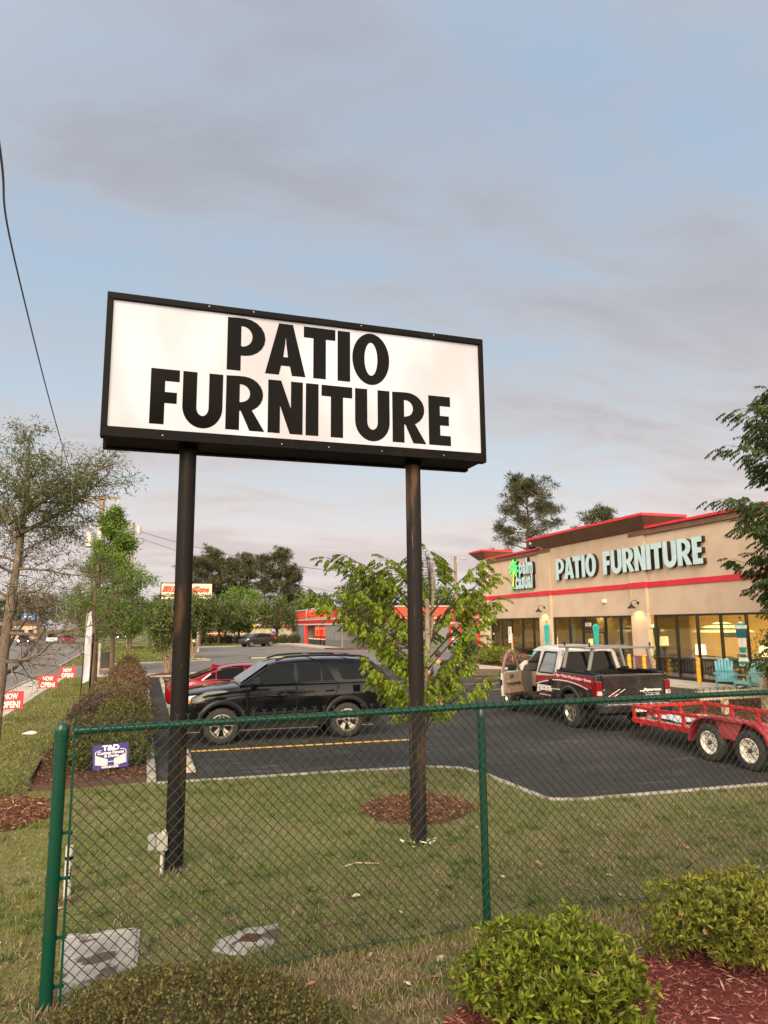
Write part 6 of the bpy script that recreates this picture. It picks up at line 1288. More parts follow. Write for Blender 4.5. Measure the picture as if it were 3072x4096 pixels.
lf_pisd = leafmat('dark_leaflets', [(0, (.016, .030, .008)), (.5, (.034, .058, .014)), (.9, (.06, .09, .02)), (1, (.12, .17, .03))], .3)
lf_dec = leafmat('deciduous_leaves', [(0, (0.029, 0.047, 0.013)), (.5, (0.065, 0.096, 0.022)), (.9, (0.111, 0.150, 0.034)), (1, (0.156, 0.182, 0.052))], .3)
lf_pine = leafmat('pine_needles', [(0, (0.025, 0.032, 0.015)), (.5, (0.048, 0.055, 0.023)), (.9, (0.086, 0.083, 0.034)), (1, (0.127, 0.098, 0.052))], .15)
lf_hol = leafmat('holly_leaves', [(0, (0.017, 0.029, 0.012)), (.6, (0.036, 0.053, 0.019)), (1, (0.072, 0.090, 0.034))], .15)
lf_hedge = leafmat('hedge_leaves', [(0, (0.045, 0.051, 0.019)), (.35, (0.087, 0.087, 0.030)), (.6, (0.132, 0.105, 0.042)), (.85, (0.158, 0.102, 0.051)), (1, (0.225, 0.173, 0.068))], .25)
lf_hedg2 = leafmat('hedge_green_leaves', [(0, (0.039, 0.054, 0.018)), (.5, (0.090, 0.108, 0.027)), (.85, (0.158, 0.158, 0.033)), (1, (0.225, 0.180, 0.045))], .25)
lf_az = leafmat('azalea_leaves', [(0, (.055, .08, .012)), (.35, (.11, .15, .018)), (.75, (.20, .245, .026)), (.97, (.30, .33, .04)), (1, (.22, .14, .04))], .4, .55, .2)
lf_azo = leafmat('azalea_old_leaves', [(0, (.065, .08, .014)), (.4, (.15, .17, .026)), (.8, (.26, .27, .04)), (1, (.33, .31, .06))], .38, .55, .2)
lf_box = leafmat('boxwood_leaves', [(0, (.030, .032, .010)), (.3, (.060, .060, .018)), (.6, (.095, .085, .026)), (.85, (.12, .095, .032)), (.96, (.17, .15, .03)), (1, (.22, .16, .08))], .25)
lf_hedgr = leafmat('hedge_red_leaves', [(0, (.045, .028, .016)), (.5, (.10, .058, .032)), (.85, (.15, .085, .042)), (1, (.17, .13, .05))], .25)
lf_hedgp = leafmat('hedge_purple_leaves', [(0, (.035, .028, .022)), (.5, (.075, .058, .042)), (.85, (.11, .085, .055)), (1, (.13, .12, .06))], .25)
lf_bush = leafmat('spirea_leaves', [(0, (.07, .10, .01)), (.5, (.14, .17, .012)), (1, (.22, .24, .02))], .35)
pinkf = leafmat('pink_flowers', [(0, (.26, .05, .13)), (.5, (.42, .11, .22)), (1, (.55, .25, .35))], .3)
def rdir(rg): 
    v = Vector((rg.gauss(0, 1), rg.gauss(0, 1), rg.gauss(0, 1))); return v.normalized()
def around(d, ang, az):
    d = Vector(d).normalized(); a = d.cross(Vector((0, 0, 1)))
    if a.length < .05: a = Vector((1, 0, 0))
    a.normalize(); b = d.cross(a); return (d*math.cos(ang)+(a*math.cos(az)+b*math.sin(az))*math.sin(ang)).normalized()
class Wood:
    def __init__(s): s.paths = []
    def mesh(s, mb_sides=((.05, 9), (.015, 6), (0, 3))):
        m = MB()
        for pts, rad in s.paths:
            n = [q for t, q in mb_sides if max(rad) >= t][0]; m.tube(pts, rad, n, cap=False)
        return m
def grow(rg, wood, tips, p, d, L, r, lvl, P):
    n = P['seg'][min(lvl, len(P['seg'])-1)]; pts = [Vector(p)]; q = Vector(p); d = Vector(d)
    for i in range(n):
        d = (d+rdir(rg)*P['wob'][min(lvl, 3)]+Vector((0, 0, P['up'][min(lvl, 3)]))).normalized(); q = q+d*(L/n); pts.append(q.copy())
    wood.paths.append((pts, [r*(1-.72*i/n) for i in range(n+1)]))
    if lvl < P['lv']:
        k = P['kids'][lvl]; az = rg.uniform(0, 6.28)
        for i in range(k):
            t = P['t0'][lvl]+(1-P['t0'][lvl])*(i+rg.random()*.7)/k; t = min(t, .99); f = t*n; j = int(f); o = pts[j].lerp(pts[min(j+1, n)], f-j); dd = (pts[min(j+1, n)]-pts[j]).normalized()
            az += 2.4+rg.uniform(-.5, .5); c = around(dd, R(P['ang'][lvl])*rg.uniform(.75, 1.25), az)
            if P.get('flat'): c.z *= P['flat']; c.normalize()
            LL = L*P['ratio'][lvl]*rg.uniform(.7, 1.2)*(1-P['taper'][lvl]*t); grow(rg, wood, tips, o, c, LL, max(r*(1-.72*t)*P['rr'], P['rmin']), lvl+1, P)
    if lvl >= P['tiplv']:
        for i in range(1, n+1): tips.append((pts[i], (pts[i]-pts[i-1]).normalized(), lvl))
def plant(name, lab, cat, base, H, r, P, seed, lm, bm_, leafL, leafW, per, droop=-.3, group=None, lean=(0, 0), jitter=.05, keep=None, trunkname='trunk', extra=()):
    rg = random.Random(seed); nr = np.random.default_rng(seed); W = Wood(); tips = []
    T = thing(name, lab, cat, base, 0, group=group)
    grow(rg, W, tips, (0, 0, 0), (lean[0], lean[1], 1), H, r, 0, P)
    for p_, d_, l_, r_ in extra: grow(rg, W, tips, p_, d_, l_, r_, 1, P)
    W.mesh().build(trunkname, bm_, T, smooth=60)
    tp = [t for t in tips if keep is None or rg.random() < keep(t[0])]
    if tp:
        A = np.array([list(t[0]) for t in tp]); Dd = np.array([list(t[1]) for t in tp]); A = np.repeat(A, per, 0); Dd = np.repeat(Dd, per, 0)
        A = A+nr.normal(0, jitter, A.shape); Dd = Dd*.5+nr.normal(0, .75, Dd.shape)+np.array([0, 0, droop]); leaves('crown', A, Dd, leafL*nr.uniform(.6, 1.25, len(A)), leafW, lm, T, nr, .12, .12)
    return T
# the near oak at the left edge: leafy top, bare twiggy lower limbs
P1 = dict(seg=(12, 7, 5, 4), wob=(.018, .16, .22, .3), up=(.03, .02, -.015, -.05), lv=3, kids=(24, 13, 9), t0=(.37, .15, .1), ang=(70, 48, 45), ratio=(.34, .46, .5), taper=(.30, .3, .3), rr=.42, rmin=.0042, tiplv=2, flat=.9)
plant('willow_oak', 'tall sparse oak with lichened trunk and bare lower twigs at the left edge', 'tree', (-2.07, 12.1, 0), 4.75, .115, P1, 31, lf_sp, bark_g, .095, .015, 2, -.25, lean=(.01, 0), jitter=.05, keep=lambda p: min(.8, max(.04, (p.z-2.9)/2.2)), group='oaks along the verge', extra=[((.12, 0, 4.15), (.62, -.1, .75), 1.7, .05), ((.05, 0, 4.1), (-.6, .1, .7), 1.6, .05), ((.1, 0, 4.5), (.1, .4, .9), 1.2, .04), ((.1, 0, 3.9), (.9, .1, .42), 1.75, .042), ((.1, 0, 4.0), (.4, -.6, .6), 1.4, .04)])
# brown twiggy oak
P2 = dict(seg=(10, 7, 5, 4), wob=(.03, .15, .2, .28), up=(0, .0, -.02, -.04), lv=3, kids=(26, 9, 6), t0=(.32, .12, .1), ang=(80, 42, 42), ratio=(.40, .45, .5), taper=(.55, .3, .3), rr=.40, rmin=.006, tiplv=2, flat=.85)
plant('twiggy_oak', 'half bare brown oak with flat twiggy limbs behind the feather flag', 'tree', (-1.78, 30.7, 0), 5.4, .12, P2, 12, lf_sp, bark_b, .10, .016, 2, -.1, jitter=.06, keep=lambda p: .16 if p.z < 3.2 else .75, group='oaks along the verge')
P3 = dict(seg=(10, 6, 5, 4), wob=(.02, .13, .2, .28), up=(0, .03, .0, -.02), lv=3, kids=(23, 8, 6), t0=(.2, .12, .1), ang=(74, 45, 42), ratio=(.38, .46, .5), taper=(.90, .3, .3), rr=.40, rmin=.008, tiplv=2, flat=.9)
plant('green_oak', 'bright green conical oak in full leaf before the utility pole', 'tree', (-1.65, 43.6, 0), 9.1, .15, P3, 5, lf_oakg, bark_b, .24, .055, 4, -.1, jitter=.16, group='oaks along the verge')
# crepe myrtles
def myrtle(lab, base, H, seed, sp=.5, ln=1.0, n=6, extra=0):
    rg = random.Random(seed); nr = np.random.default_rng(seed); W = Wood(); tips = []; T = thing('crepe_myrtle', lab, 'tree', base, 0, group='crepe myrtles by the driveways')
    Pm = dict(seg=(7, 5, 4), wob=(.07, .15, .2), up=(.02, .04, 0), lv=2, kids=(9, 6), t0=(.42, .15), ang=(42, 45), ratio=(.5, .5), taper=(.3, .3), rr=.5, rmin=.007, tiplv=1)
    for i in range(n):
        a = 2*PI*i/n+rg.uniform(-.3, .3); grow(rg, W, tips, (.06*math.cos(a), .06*math.sin(a), 0), (sp*math.cos(a), sp*math.sin(a), 1), H*rg.uniform(.8, 1), .055, 0, Pm)
    W.mesh().build('trunk', bark_m, T, smooth=60); tp = [t for t in tips if t[0].z > H*.34]; A = np.repeat(np.array([list(t[0]) for t in tp]), 4, 0); A = A+nr.normal(0, .15, A.shape)
    leaves('crown', A, nr.normal(0, 1, A.shape)+np.array([0, 0, .1]), .17*ln, .075*ln, lf_dec, T, nr, .12, .1)
myrtle('multi-stemmed crepe myrtle on the mulch mound just left of the left sign pole', (1.22, 39.5, .1), 3.3, 3, .22)
myrtle('bushy crepe myrtle on the curbed island behind the left sign pole', (3.7, 58.3, .1), 4.2, 8, .26, 1.25, 7)
# middle small tree: limbs laid out one by one, drooping compound leaves
def compound(tipsP, tipsD, nr, L=.30, n=11, ll=.085, lw=.028):
    P_ = []; Q = []
    for p, d in zip(tipsP, tipsD):
        p = Vector(p); d = Vector(d).normalized(); c = p.copy(); sdv = d.cross(Vector((0, 0, 1)))
        if sdv.length < .1: sdv = Vector((1, 0, 0))
        sdv.normalize(); l_ = L*nr.uniform(.7, 1.2)
        for j in range(n):
            d = (d+Vector((0, 0, -.075))).normalized(); c = c+d*l_/n
            if j < 2: continue
            for s in (-1, 1): P_.append(c.copy()); Q.append(sdv*s*.52+d*.42+Vector((0, 0, -.85))+Vector(nr.normal(0, .16, 3)))
        P_.append(c.copy()); Q.append(d+Vector((0, 0, -.4)))
    return np.array([list(v) for v in P_]), np.array([list(v) for v in Q])
def pistache(lab, name, base, limbs, trunk, lm, seed, sprays=9, L=.30, ll=.085, lw=.027, bm_=None, tr=.06, group=None, twl=1.0):
    rg = random.Random(seed); nr = np.random.default_rng(seed); T = thing(name, lab, 'tree', base, 0, group=group); B0 = Vector(base); W = Wood(); TP = []; TD = []
    W.paths.append(([Vector(p)-B0 for p in trunk], [tr*(1-.55*i/(len(trunk)-1)) for i in range(len(trunk))]))
    for st_, tip in limbs:
        a = Vector(st_)-B0; b = Vector(tip)-B0; Lb = (b-a).length; mid = a.lerp(b, .5)+Vector((rg.uniform(-.04, .04), rg.uniform(-.04, .04), .10*Lb)); pts = []
        for i in range(9): t = i/8; pts.append(a*(1-t)**2+mid*2*t*(1-t)+b*t*t)
        W.paths.append((pts, [.016*(1-.75*i/8) for i in range(9)]))
        for k_ in range(sprays):
            t = .34+.66*(k_+rg.random())/sprays; f = min(t, .999)*8; j = int(f); p = pts[j].lerp(pts[j+1], f-j); dd = (pts[j+1]-pts[j]).normalized(); sdl = dd.cross(Vector((0, 0, 1)))
            if sdl.length < .2: sdl = Vector((rg.uniform(-1, 1), rg.uniform(-1, 1), 0))
            sdl.normalize(); c = sdl*(1 if k_ % 2 else -1)+Vector((dd.x, dd.y, 0))*rg.uniform(.1, 1.0); c.z = rg.uniform(-.10, .16); c.normalize()
            ln = rg.uniform(.06, .34)*twl*(1.15-t*.55); q = p+c*ln; W.paths.append(([p, p.lerp(q, .5)+Vector((0, 0, .015)), q], [.004, .003, .002])); TP.append(q); TD.append(c)
            if ln > .14: TP.append(p.lerp(q, .45)); TD.append((c+sdl*.5).normalized())
        TP.append(b); TD.append((pts[-1]-pts[-2]).normalized())
    W2 = Wood(); W2.paths = W.paths[:1]; W2.mesh().build('trunk', bm_ or bark_t, T, smooth=60); W.paths = W.paths[1:]; W.mesh().build('limbs', bark_t, T, smooth=60); P_, Q = compound(TP, TD, nr, L, 11, ll, lw)
    leaves('crown', P_, Q, ll*nr.uniform(.7, 1.2, len(P_)), lw*nr.uniform(.8, 1.2, len(P_)), lm, T, nr, .10, .22); return T
B_ = (3.80, 9.92, 0); trunk = [(3.80, 9.92, 0), (3.82, 9.92, .7), (3.90, 9.9, 1.4), (3.95, 9.9, 2.0), (4.04, 9.9, 2.45), (4.07, 9.9, 2.9), (4.06, 9.9, 3.4)]
rgm = random.Random(21); limbs = []
for (x, z) in ((2.20, 2.84), (2.50, 3.46), (2.74, 3.50), (2.95, 3.38), (3.2, 3.42), (2.45, 2.92), (2.9, 2.55), (3.06, 2.28), (2.86, 1.98), (3.0, 1.78), (3.32, 1.56), (3.8, 1.40), (4.3, 1.46), (4.72, 1.74), (5.06, 2.28), (5.22, 2.86), (5.16, 3.22), (4.72, 3.38), (4.4, 3.55), (4.15, 3.62), (3.7, 3.36), (3.4, 2.88), (4.9, 2.62), (4.4, 2.1), (3.5, 2.1), (4.5, 2.9), (4.0, 2.6), (4.6, 1.95), (3.3, 2.45), (4.9, 3.0), (2.7, 3.0), (3.1, 3.0)):
    zs = min(max(z-.55-abs(x-4.0)*.28, .75), 3.0); f = zs/3.4; xs_ = 3.8+.27*f; dy = rgm.uniform(-.75, .75)*(.5 if abs(x-4) > .9 else 1)
    limbs.append(((xs_, 9.9, zs), (4.0+(x-4.0)*(1.0 if x < 4 and z > 2.4 else .78 if x < 4 else .84), 9.95+dy, max(z, 1.74)+.02)))
pistache('small spring green tree with drooping leaflets in the mulch ring behind the right sign pole', 'young_tree', B_, limbs, trunk, lf_pis, 6, sprays=28, L=.21, ll=.061, lw=.022, bm_=bark_s, tr=.048)
mb = MB(); mb.tube([(3.93, 9.86, 1.9), (3.96, 9.86, 2.3), (3.955, 9.86, 2.86)], [.045, .042, .036], 10); o = mb.build('cut_stem', bark_s, bpy.data.objects['young_tree'], smooth=40); o.matrix_parent_inverse = Matrix.Translation((-3.80, -9.92, 0)); o['label'] = 'pale sawn-off stem'
mb = MB(); mb.lathe([(.034, 0), (.034, .004)], (3.955, 9.86, 2.857), (0, -.5, 1), 10); o2 = mb.build('sawn_end', mat('sawn_wood', (.5, .27, .15), .8), o)
# dark tree at the right edge
limbs = []; rgm = random.Random(5); bx, by = 17.75, 14.2
for i in range(165):
    z = rgm.uniform(.9, 9.4); rad = 2.75*math.sqrt(max(.06, 1-((z-4.9)/4.9)**2))*rgm.uniform(.65, 1.0)*(1 if z > 3.8 else .8); a = rgm.uniform(0, 2*PI); limbs.append(((bx, by, max(.6, z-1.0-rad*.25)), (bx+rad*math.cos(a), by+rad*math.sin(a), z)))
for x, y, z in ((13.9, 14.2, 5.6), (14.3, 14, 4.9), (14.1, 14.1, 7.0), (14.6, 14, 8.0), (15.2, 14.2, 3.6), (15.3, 14, 2.8), (15.3, 14.1, 1.9), (15.2, 14.3, 1.5), (15.5, 14, 2.3)): limbs.append(((bx, by, z-.8), (x, y, z)))
pistache('large dark green tree with drooping leaflets at the right edge of the store', 'shade_tree', (bx, by, 0), limbs, [(bx, by, 0), (bx+.05, by, 3), (bx, by, 6), (bx, by, 9)], lf_pisd, 9, sprays=26, L=.40, ll=.12, lw=.036, twl=2.0, bm_=bark_g, tr=.13)
# pines
def pine(lab, base, H, spread, seed, crown0=.5, nl=20, needle=.45, group='tall pines on the skyline', dens=60):
    rg = random.Random(seed); nr = np.random.default_rng(seed); T = thing('pine_tree', lab, 'tree', base, 0, group=group); W = Wood(); C_ = []
    tr = [Vector((math.sin(i*.7+seed)*.12*i/10, math.cos(i*.9+seed)*.12*i/10, H*i/10)) for i in range(11)]; W.paths.append((tr, [H*.017*(1-.8*i/10) for i in range(11)]))
    for i in range(nl):
        t = crown0+(1-crown0)*(i+.5)/nl; f = t*10; j = min(int(f), 9); p = tr[j].lerp(tr[j+1], f-j); a = i*2.4+rg.uniform(-.4, .4); u = (t-crown0)/(1-crown0); ln = spread*(math.sin(PI*min(1, .22+.74*u))**.8)*rg.uniform(.55, 1.1)
        d = Vector((math.cos(a), math.sin(a), .10+.35*u)); q = p; pts = [p]
        for k_ in range(5): d = (d+rdir(rg)*.16+Vector((0, 0, .06))).normalized(); q = q+d*ln/5; pts.append(q)
        W.paths.append((pts, [H*.0045*(1-.7*k_/5) for k_ in range(6)]))
        for k_ in range(2, 6):
            for e in range(2): C_.append(pts[k_]+Vector((rg.gauss(0, .12*spread), rg.gauss(0, .12*spread), rg.gauss(.04, .05)*spread)))
    C_ += [tr[-1]+Vector((rg.gauss(0, .12*spread), rg.gauss(0, .12*spread), rg.uniform(-.05, .03)*H)) for _ in range(8)]
    W.mesh().build('trunk', bark_p, T, smooth=60); A = np.array([list(c) for c in C_]); A = np.repeat(A, dens, 0); Dd = nr.normal(0, 1, A.shape); Dd[:, 2] += .35; A = A+Dd/np.linalg.norm(Dd, axis=1, keepdims=True)*nr.uniform(0, .12*spread, (len(A), 1))*np.array([1, 1, .5])
    leaves('crown', A, Dd, needle*nr.uniform(.6, 1.2, len(A)), needle*.13, lf_pine, T, nr, .05, .05)
pine('tall pine behind the store just left of the high cornice', (34.6, 60, 0), 15.9, 4.0, 2, .52, 26, .42, dens=90)
pine('pine crown just showing above the right part of the store cornice', (47.0, 65, 0), 14.3, 3.6, 4, .5, 18, .5)
for i, (x, y, H, sp, lab) in enumerate(((9.8, 148, 15.5, 4.6, 'leftmost tall pine, close right of the left sign pole'), (12.8, 152, 18, 4.8, 'broad topped pine second from the left in the pine row'), (17.0, 150, 15.8, 4.0, 'slim pine third in the row above the hertz building'), (20.6, 155, 17.4, 4.2, 'tall pine fourth from the left in the row'), (23.4, 149, 16.4, 3.6, 'thin pine fifth in the row with a gap at its right'), (27.0, 150, 18.0, 4.6, 'tall tiered pine at the right end of the row'), (30.0, 153, 14.2, 3.2, 'short pine at the far right end of the row'), (14.9, 158, 16.2, 4.4, 'pine standing behind the broad topped one'))):
    pine(lab, (x, y, 0), H, sp, 20+i, .46, 18, .85, dens=42)
def round_tree(lab, base, H, rad, seed, lm=None, n=60, lf=.34, group='rounded green trees beyond the drive', trunk=.3, name='leafy_tree'):
    rg = random.Random(seed); nr = np.random.default_rng(seed); T = thing(name, lab, 'tree', base, 0, group=group); W = Wood(); C_ = []; cz = H*.60; W.paths.append(([Vector((0, 0, 0)), Vector((.1, 0, H*.35)), Vector((0, .1, H*.7))], [H*.03, H*.022, H*.008]))
    for i in range(n):
        v = rdir(rg); v.z = v.z*.95+.1; k_ = rg.uniform(.55, 1.0); c = Vector((v.x*rad*k_, v.y*rad*k_, cz+v.z*H*.40*k_)); W.paths.append(([Vector((0, 0, H*rg.uniform(.22, .5))), c*.6+Vector((0, 0, cz*.4)), c], [H*.010, H*.006, H*.002])); C_.append(c)
    W.mesh().build('trunk', bark_b, T, smooth=60); A = np.repeat(np.array([list(c) for c in C_]), 85, 0); g = nr.normal(0, 1, A.shape); g /= np.linalg.norm(g, axis=1, keepdims=True); A = A+g*rad*.26*nr.uniform(.3, 1, (len(A), 1))**.5; A[:, 2] = np.maximum(A[:, 2], H*.12)
    leaves('crown', A, nr.normal(0, 1, A.shape)+np.array([0, 0, -.2]), lf*nr.uniform(.6, 1.2, len(A)), lf*.45, lm or lf_dec, T, nr, .12, .1)
for i, (x, y, H, rd, lab) in enumerate(((6.9, 97, 5.9, 2.6, 'rounded green tree immediately right of the left sign pole'), (9.7, 101, 6.6, 2.9, 'rounded green tree below the leftmost pine'), (13.0, 106, 5.6, 2.3, 'smaller rounded tree left of the hertz sign'), (18.2, 104, 7.0, 3.4, 'broad rounded tree above the parked grey crossover'), (16.2, 128, 9.2, 4.2, 'darker green tree between the pines and the hertz building'), (2.2, 92, 6.4, 2.6, 'green tree behind the auto parts pylon sign'), (-1.5, 88, 6.0, 2.6, 'green tree left of the auto parts pylon sign'), (3.6, 76, 3.9, 1.7, 'low green tree under the pylon sign'))): round_tree(lab, (x, y, 0), H, rd, 40+i, lf_dec if i != 4 else lf_oakg)
round_tree('dark holly tree in front of the auto parts store sign', (22.0, 73.4, .05), 7.3, 2.9, 61, lf_hol, 70, .24, group='trees around the auto parts store')
for i, (x, y, H, rd, lab) in enumerate(((33, 112, 9, 4, 'green tree showing behind the auto parts store roof'), (44, 108, 10, 5, 'green tree right of the street lamp behind the stores'), (27, 118, 8.6, 4, 'green tree behind the left end of the auto parts store'))): round_tree(lab, (x, y, 0), H, rd, 70+i, lf_oak, 50, .5, group='trees around the auto parts store')
for i, (x, y) in enumerate(((12.2, 103.5), (20.6, 100.5))):
    plant('bare_tree', ('small half bare tree left of the grey crossover', 'small leafless tree right of the grey crossover')[i], 'tree', (x, y, 0), 4.0, .07, dict(seg=(6, 5, 4), wob=(.04, .15, .2), up=(0, .05, .05), lv=2, kids=(14, 9), t0=(.4, .15), ang=(40, 35), ratio=(.5, .5), taper=(.4, .3), rr=.45, rmin=.014, tiplv=2), 80+i, lf_sp, bark_t, .12, .03, 1, group='bare small trees by the far hedge', keep=lambda p: .4)
# distant hedge by the lot, as separate clipped bushes
def bush(name, lab, cat, base, rx, ry, rz, seed, lm, n, L, Wd, group=None, jag=.12, up=.3, core=True, corem=None, whorl=0, flower=None, fl=0, woody=True, rzc=None, deep=.38):
    nr = np.random.default_rng(seed); rg = random.Random(seed); T = thing(name, lab, cat, base, 0, group=group); ph = nr.uniform(0, 6.28, 8)
    cz = rz*.5 if rzc is None else rzc
    if woody:
        W = Wood()
        for i in range(14):
            a = rg.uniform(0, 6.28); t = Vector((math.cos(a)*rx*rg.uniform(.3, .85), math.sin(a)*ry*rg.uniform(.3, .85), cz+rz*rg.uniform(.0, .38))); W.paths.append(([Vector((t.x*.12, t.y*.12, 0)), Vector((t.x*.5, t.y*.5, t.z*.55)), t], [max(.006, rx*.02), rx*.012, rx*.005]))
        W.mesh().build('stem', bark_t, T)
    th = nr.uniform(0, 2*PI, n); u = nr.uniform(-.75, 1, n); s_ = np.sqrt(1-u*u); k_ = 1+jag*(np.sin(3*th+ph[0]+2*u)+np.sin(5*th+ph[1]-3*u)+np.sin(7*th+ph[2]+5*u)*.7)/2.2; k_ = k_*(1-deep*nr.random(n)**1.7)
    P = np.stack([rx*k_*s_*np.cos(th), ry*k_*s_*np.sin(th), cz+(rz*.5)*k_*u], 1); P[:, 2] = np.maximum(P[:, 2], .02); N = np.stack([s_*np.cos(th)/rx, s_*np.sin(th)/ry, u/(rz*.5)], 1); N /= np.linalg.norm(N, axis=1, keepdims=True)
    if whorl:
        P2 = np.repeat(P, whorl, 0); N2 = np.repeat(N, whorl, 0)+np.array([0, 0, .55]); rv = nr.normal(size=N2.shape); tn = np.cross(N2, rv); tn /= np.linalg.norm(tn, axis=1, keepdims=True); D_ = N2*nr.uniform(.25, 1.1, (len(N2), 1))+tn*1.0
    else: P2 = P; D_ = N*.5+nr.normal(0, .75, N.shape)+np.array([0, 0, up])
    leaves('foliage', P2, D_, L*nr.uniform(.55, 1.2, len(P2)), Wd*nr.uniform(.8, 1.2, len(P2)), lm, T, nr, .14, .08)
    if core: m = MB(); m.blob((0, 0, cz*.92), rx*.66, ry*.66, rz*.36, seed, .1, 16, 10, zmin=.01); m.build('shade_core', corem or mat('bush_shade', (.028, .022, .012), 1), T, smooth=180)  # solid dark blob stands in for the shade inside the bush
    if flower is not None: i = nr.choice(len(P), fl); A = np.repeat(P[i]*1.03, 5, 0); leaves('flowers', A, np.repeat(N[i], 5, 0)+nr.normal(0, .8, A.shape), L*.7, L*.5, flower, T, nr, .1, .1)
    return T
for i in range(13):
    x = 7.9+i*1.2; y = 109-.9*i*.8-1.5; 
    bush('hedge_bush', 'clipped hedge bush %s by the auto lot' % ('under the leftmost trees', 'second from the left end', 'third from the left end', 'fourth from the left end', 'fifth from the left end', 'left of the crossover bonnet', 'behind the crossover bonnet', 'behind the crossover windscreen', 'behind the crossover roof', 'behind the crossover tail', 'right of the crossover tail', 'second from the right end', 'touching the auto parts store corner')[i], 'hedge', (x, y, 0), .85, .7, 1.35, 100+i, lf_hol, 900, .16, .08, group='far hedge along the lot', jag=.06)
# hedge row beside the parking lot
HB = [(-.55, 14.35, .72, .62, .66), (-1.07, 14.7, 0.43, .6, .62), (-.30, 15.8, .55, .7, .80), (-1.02, 16.2, 0.49, .7, .72), (-.40, 17.5, .62, .8, .92), (-1.05, 18.3, 0.54, .8, .84), (-.40, 19.5, .62, .8, .96), (-1.02, 20.5, 0.51, .8, .86), (-.45, 21.6, .66, .9, .98), (-1.01, 22.8, 0.51, .8, .82), (-.5, 24.2, .68, .9, .98), (-1.02, 25.5, 0.49, .9, .84), (-.55, 27.2, .75, 1.1, 1.0), (-.55, 29.8, .75, 1.2, .96), (-.55, 32.4, .68, 1.2, .98), (-.6, 35.0, .62, 1.2, 1.0), (-.65, 37.2, .52, .9, 1.22)]
HL = ['rounded green front bush behind the purple fence plaque', 'low brownish bush at the front left corner of the hedge bed', 'tall loose bush just behind the purple plaque, kerb side', 'grass side bush with bare stems behind the front pair', 'yellow green bush third from the front, kerb side', 'purplish brown bush on the grass side of the hedge', 'kerb side bush fourth from the front', 'grass side bush level with the second wheel stop', 'kerb side bush fifth from the front', 'grass side bush before the flag pole', 'kerb side bush sixth from the front', 'grass side bush at the foot of the brown oak', 'kerb side bush beside the feather flag', 'reddish bush mid way up the narrow hedge', 'brown bush before the last two of the hedge', 'brown bush second from the far end of the hedge', 'tall brown bush at the far end of the hedge']
for i, (x, y, rx, ry, rz) in enumerate(HB): 
    far = y > 24; bush('hedge_shrub', HL[i], 'shrub', (x, y, .01), rx, ry, rz, 130+i, (lf_hedg2, lf_hedge, lf_hedge, lf_hedge, lf_hedg2, lf_hedgp, lf_hedgr, lf_hedgp, lf_hedge, lf_hedge, lf_hedgr, lf_hedge, lf_hedgr, lf_hedgr, lf_hedge, lf_hedgr, lf_hedgr)[i], 3200 if far else 6500, .085 if far else .060, .040 if far else .028, group='shrubs of the hedge by the parking lot', jag=.30, rzc=rz*.44)
# shopfront bed
bush('round_bush', 'bright yellow green round bush before the left shop window', 'shrub', (20.8, 40.0, .05), 1.22, 1.0, 1.05, 160, lf_bush, 3600, .12, .055, jag=.06)
bush('azalea_bush', 'pink flowering azalea left of the yellow green bush', 'shrub', (21.0, 42.0, .05), .8, .8, .72, 161, lf_hedge, 900, .10, .05, flower=pinkf, fl=330, group='pink azaleas before the store'); bush('azalea_bush', 'pink flowering azalea behind the handicap parking post', 'shrub', (20.7, 37.9, .05), .85, .8, .75, 162, lf_hedge, 900, .10, .05, flower=pinkf, fl=330, group='pink azaleas before the store')
bush('brown_bush', 'low brown bush right of the pink azalea behind the open truck door', 'shrub', (20.9, 36.4, .05), .75, .6, .62, 163, lf_hedge, 1300, .09, .04); bush('corner_shrub', 'dark green shrub at the far corner of the tan store', 'shrub', (21.6, 46.6, .05), .9, .9, 1.5, 164, lf_hol, 1500, .14, .06); bush('low_shrub', 'small green shrub at the foot of the far brick pillar', 'shrub', (21.3, 43.9, .05), .55, .5, .7, 165, lf_hedg2, 800, .1, .045)
bush('fine_shrub', 'fine leaved dark shrub before the striped umbrella at the right edge', 'shrub', (20.3, 18.4, .02), 1.1, 1.0, 2.3, 166, lf_oak, 5200, .10, .035, jag=.3, core=False)
# foreground shrubs
bush('azalea_shrub', 'bright green azalea bush in the foreground under the middle fence post', 'shrub', (2.62, 4.42, 0), .58, .50, .50, 170, lf_az, 1900, .062, .020, group='foreground azaleas', jag=.24, whorl=7, rzc=.27, core=False, deep=.62)
bush('azalea_shrub', 'yellowish azalea bush at the right edge beside the red mulch', 'shrub', (4.40, 4.62, 0), .74, .48, .50, 171, lf_azo, 2500, .056, .016, group='foreground azaleas', jag=.28, whorl=7, rzc=.30, core=False, deep=.62)
T_ = bush('clipped_shrub', 'wide clipped dense brown green shrub at the bottom left foreground', 'shrub', (.24, 4.02, 0), .93, .93, .86, 172, lf_box, 60000, .024, .012, jag=.03, up=.15, rzc=.25, corem=mat('boxwood_shade', (.05, .042, .016), 1))
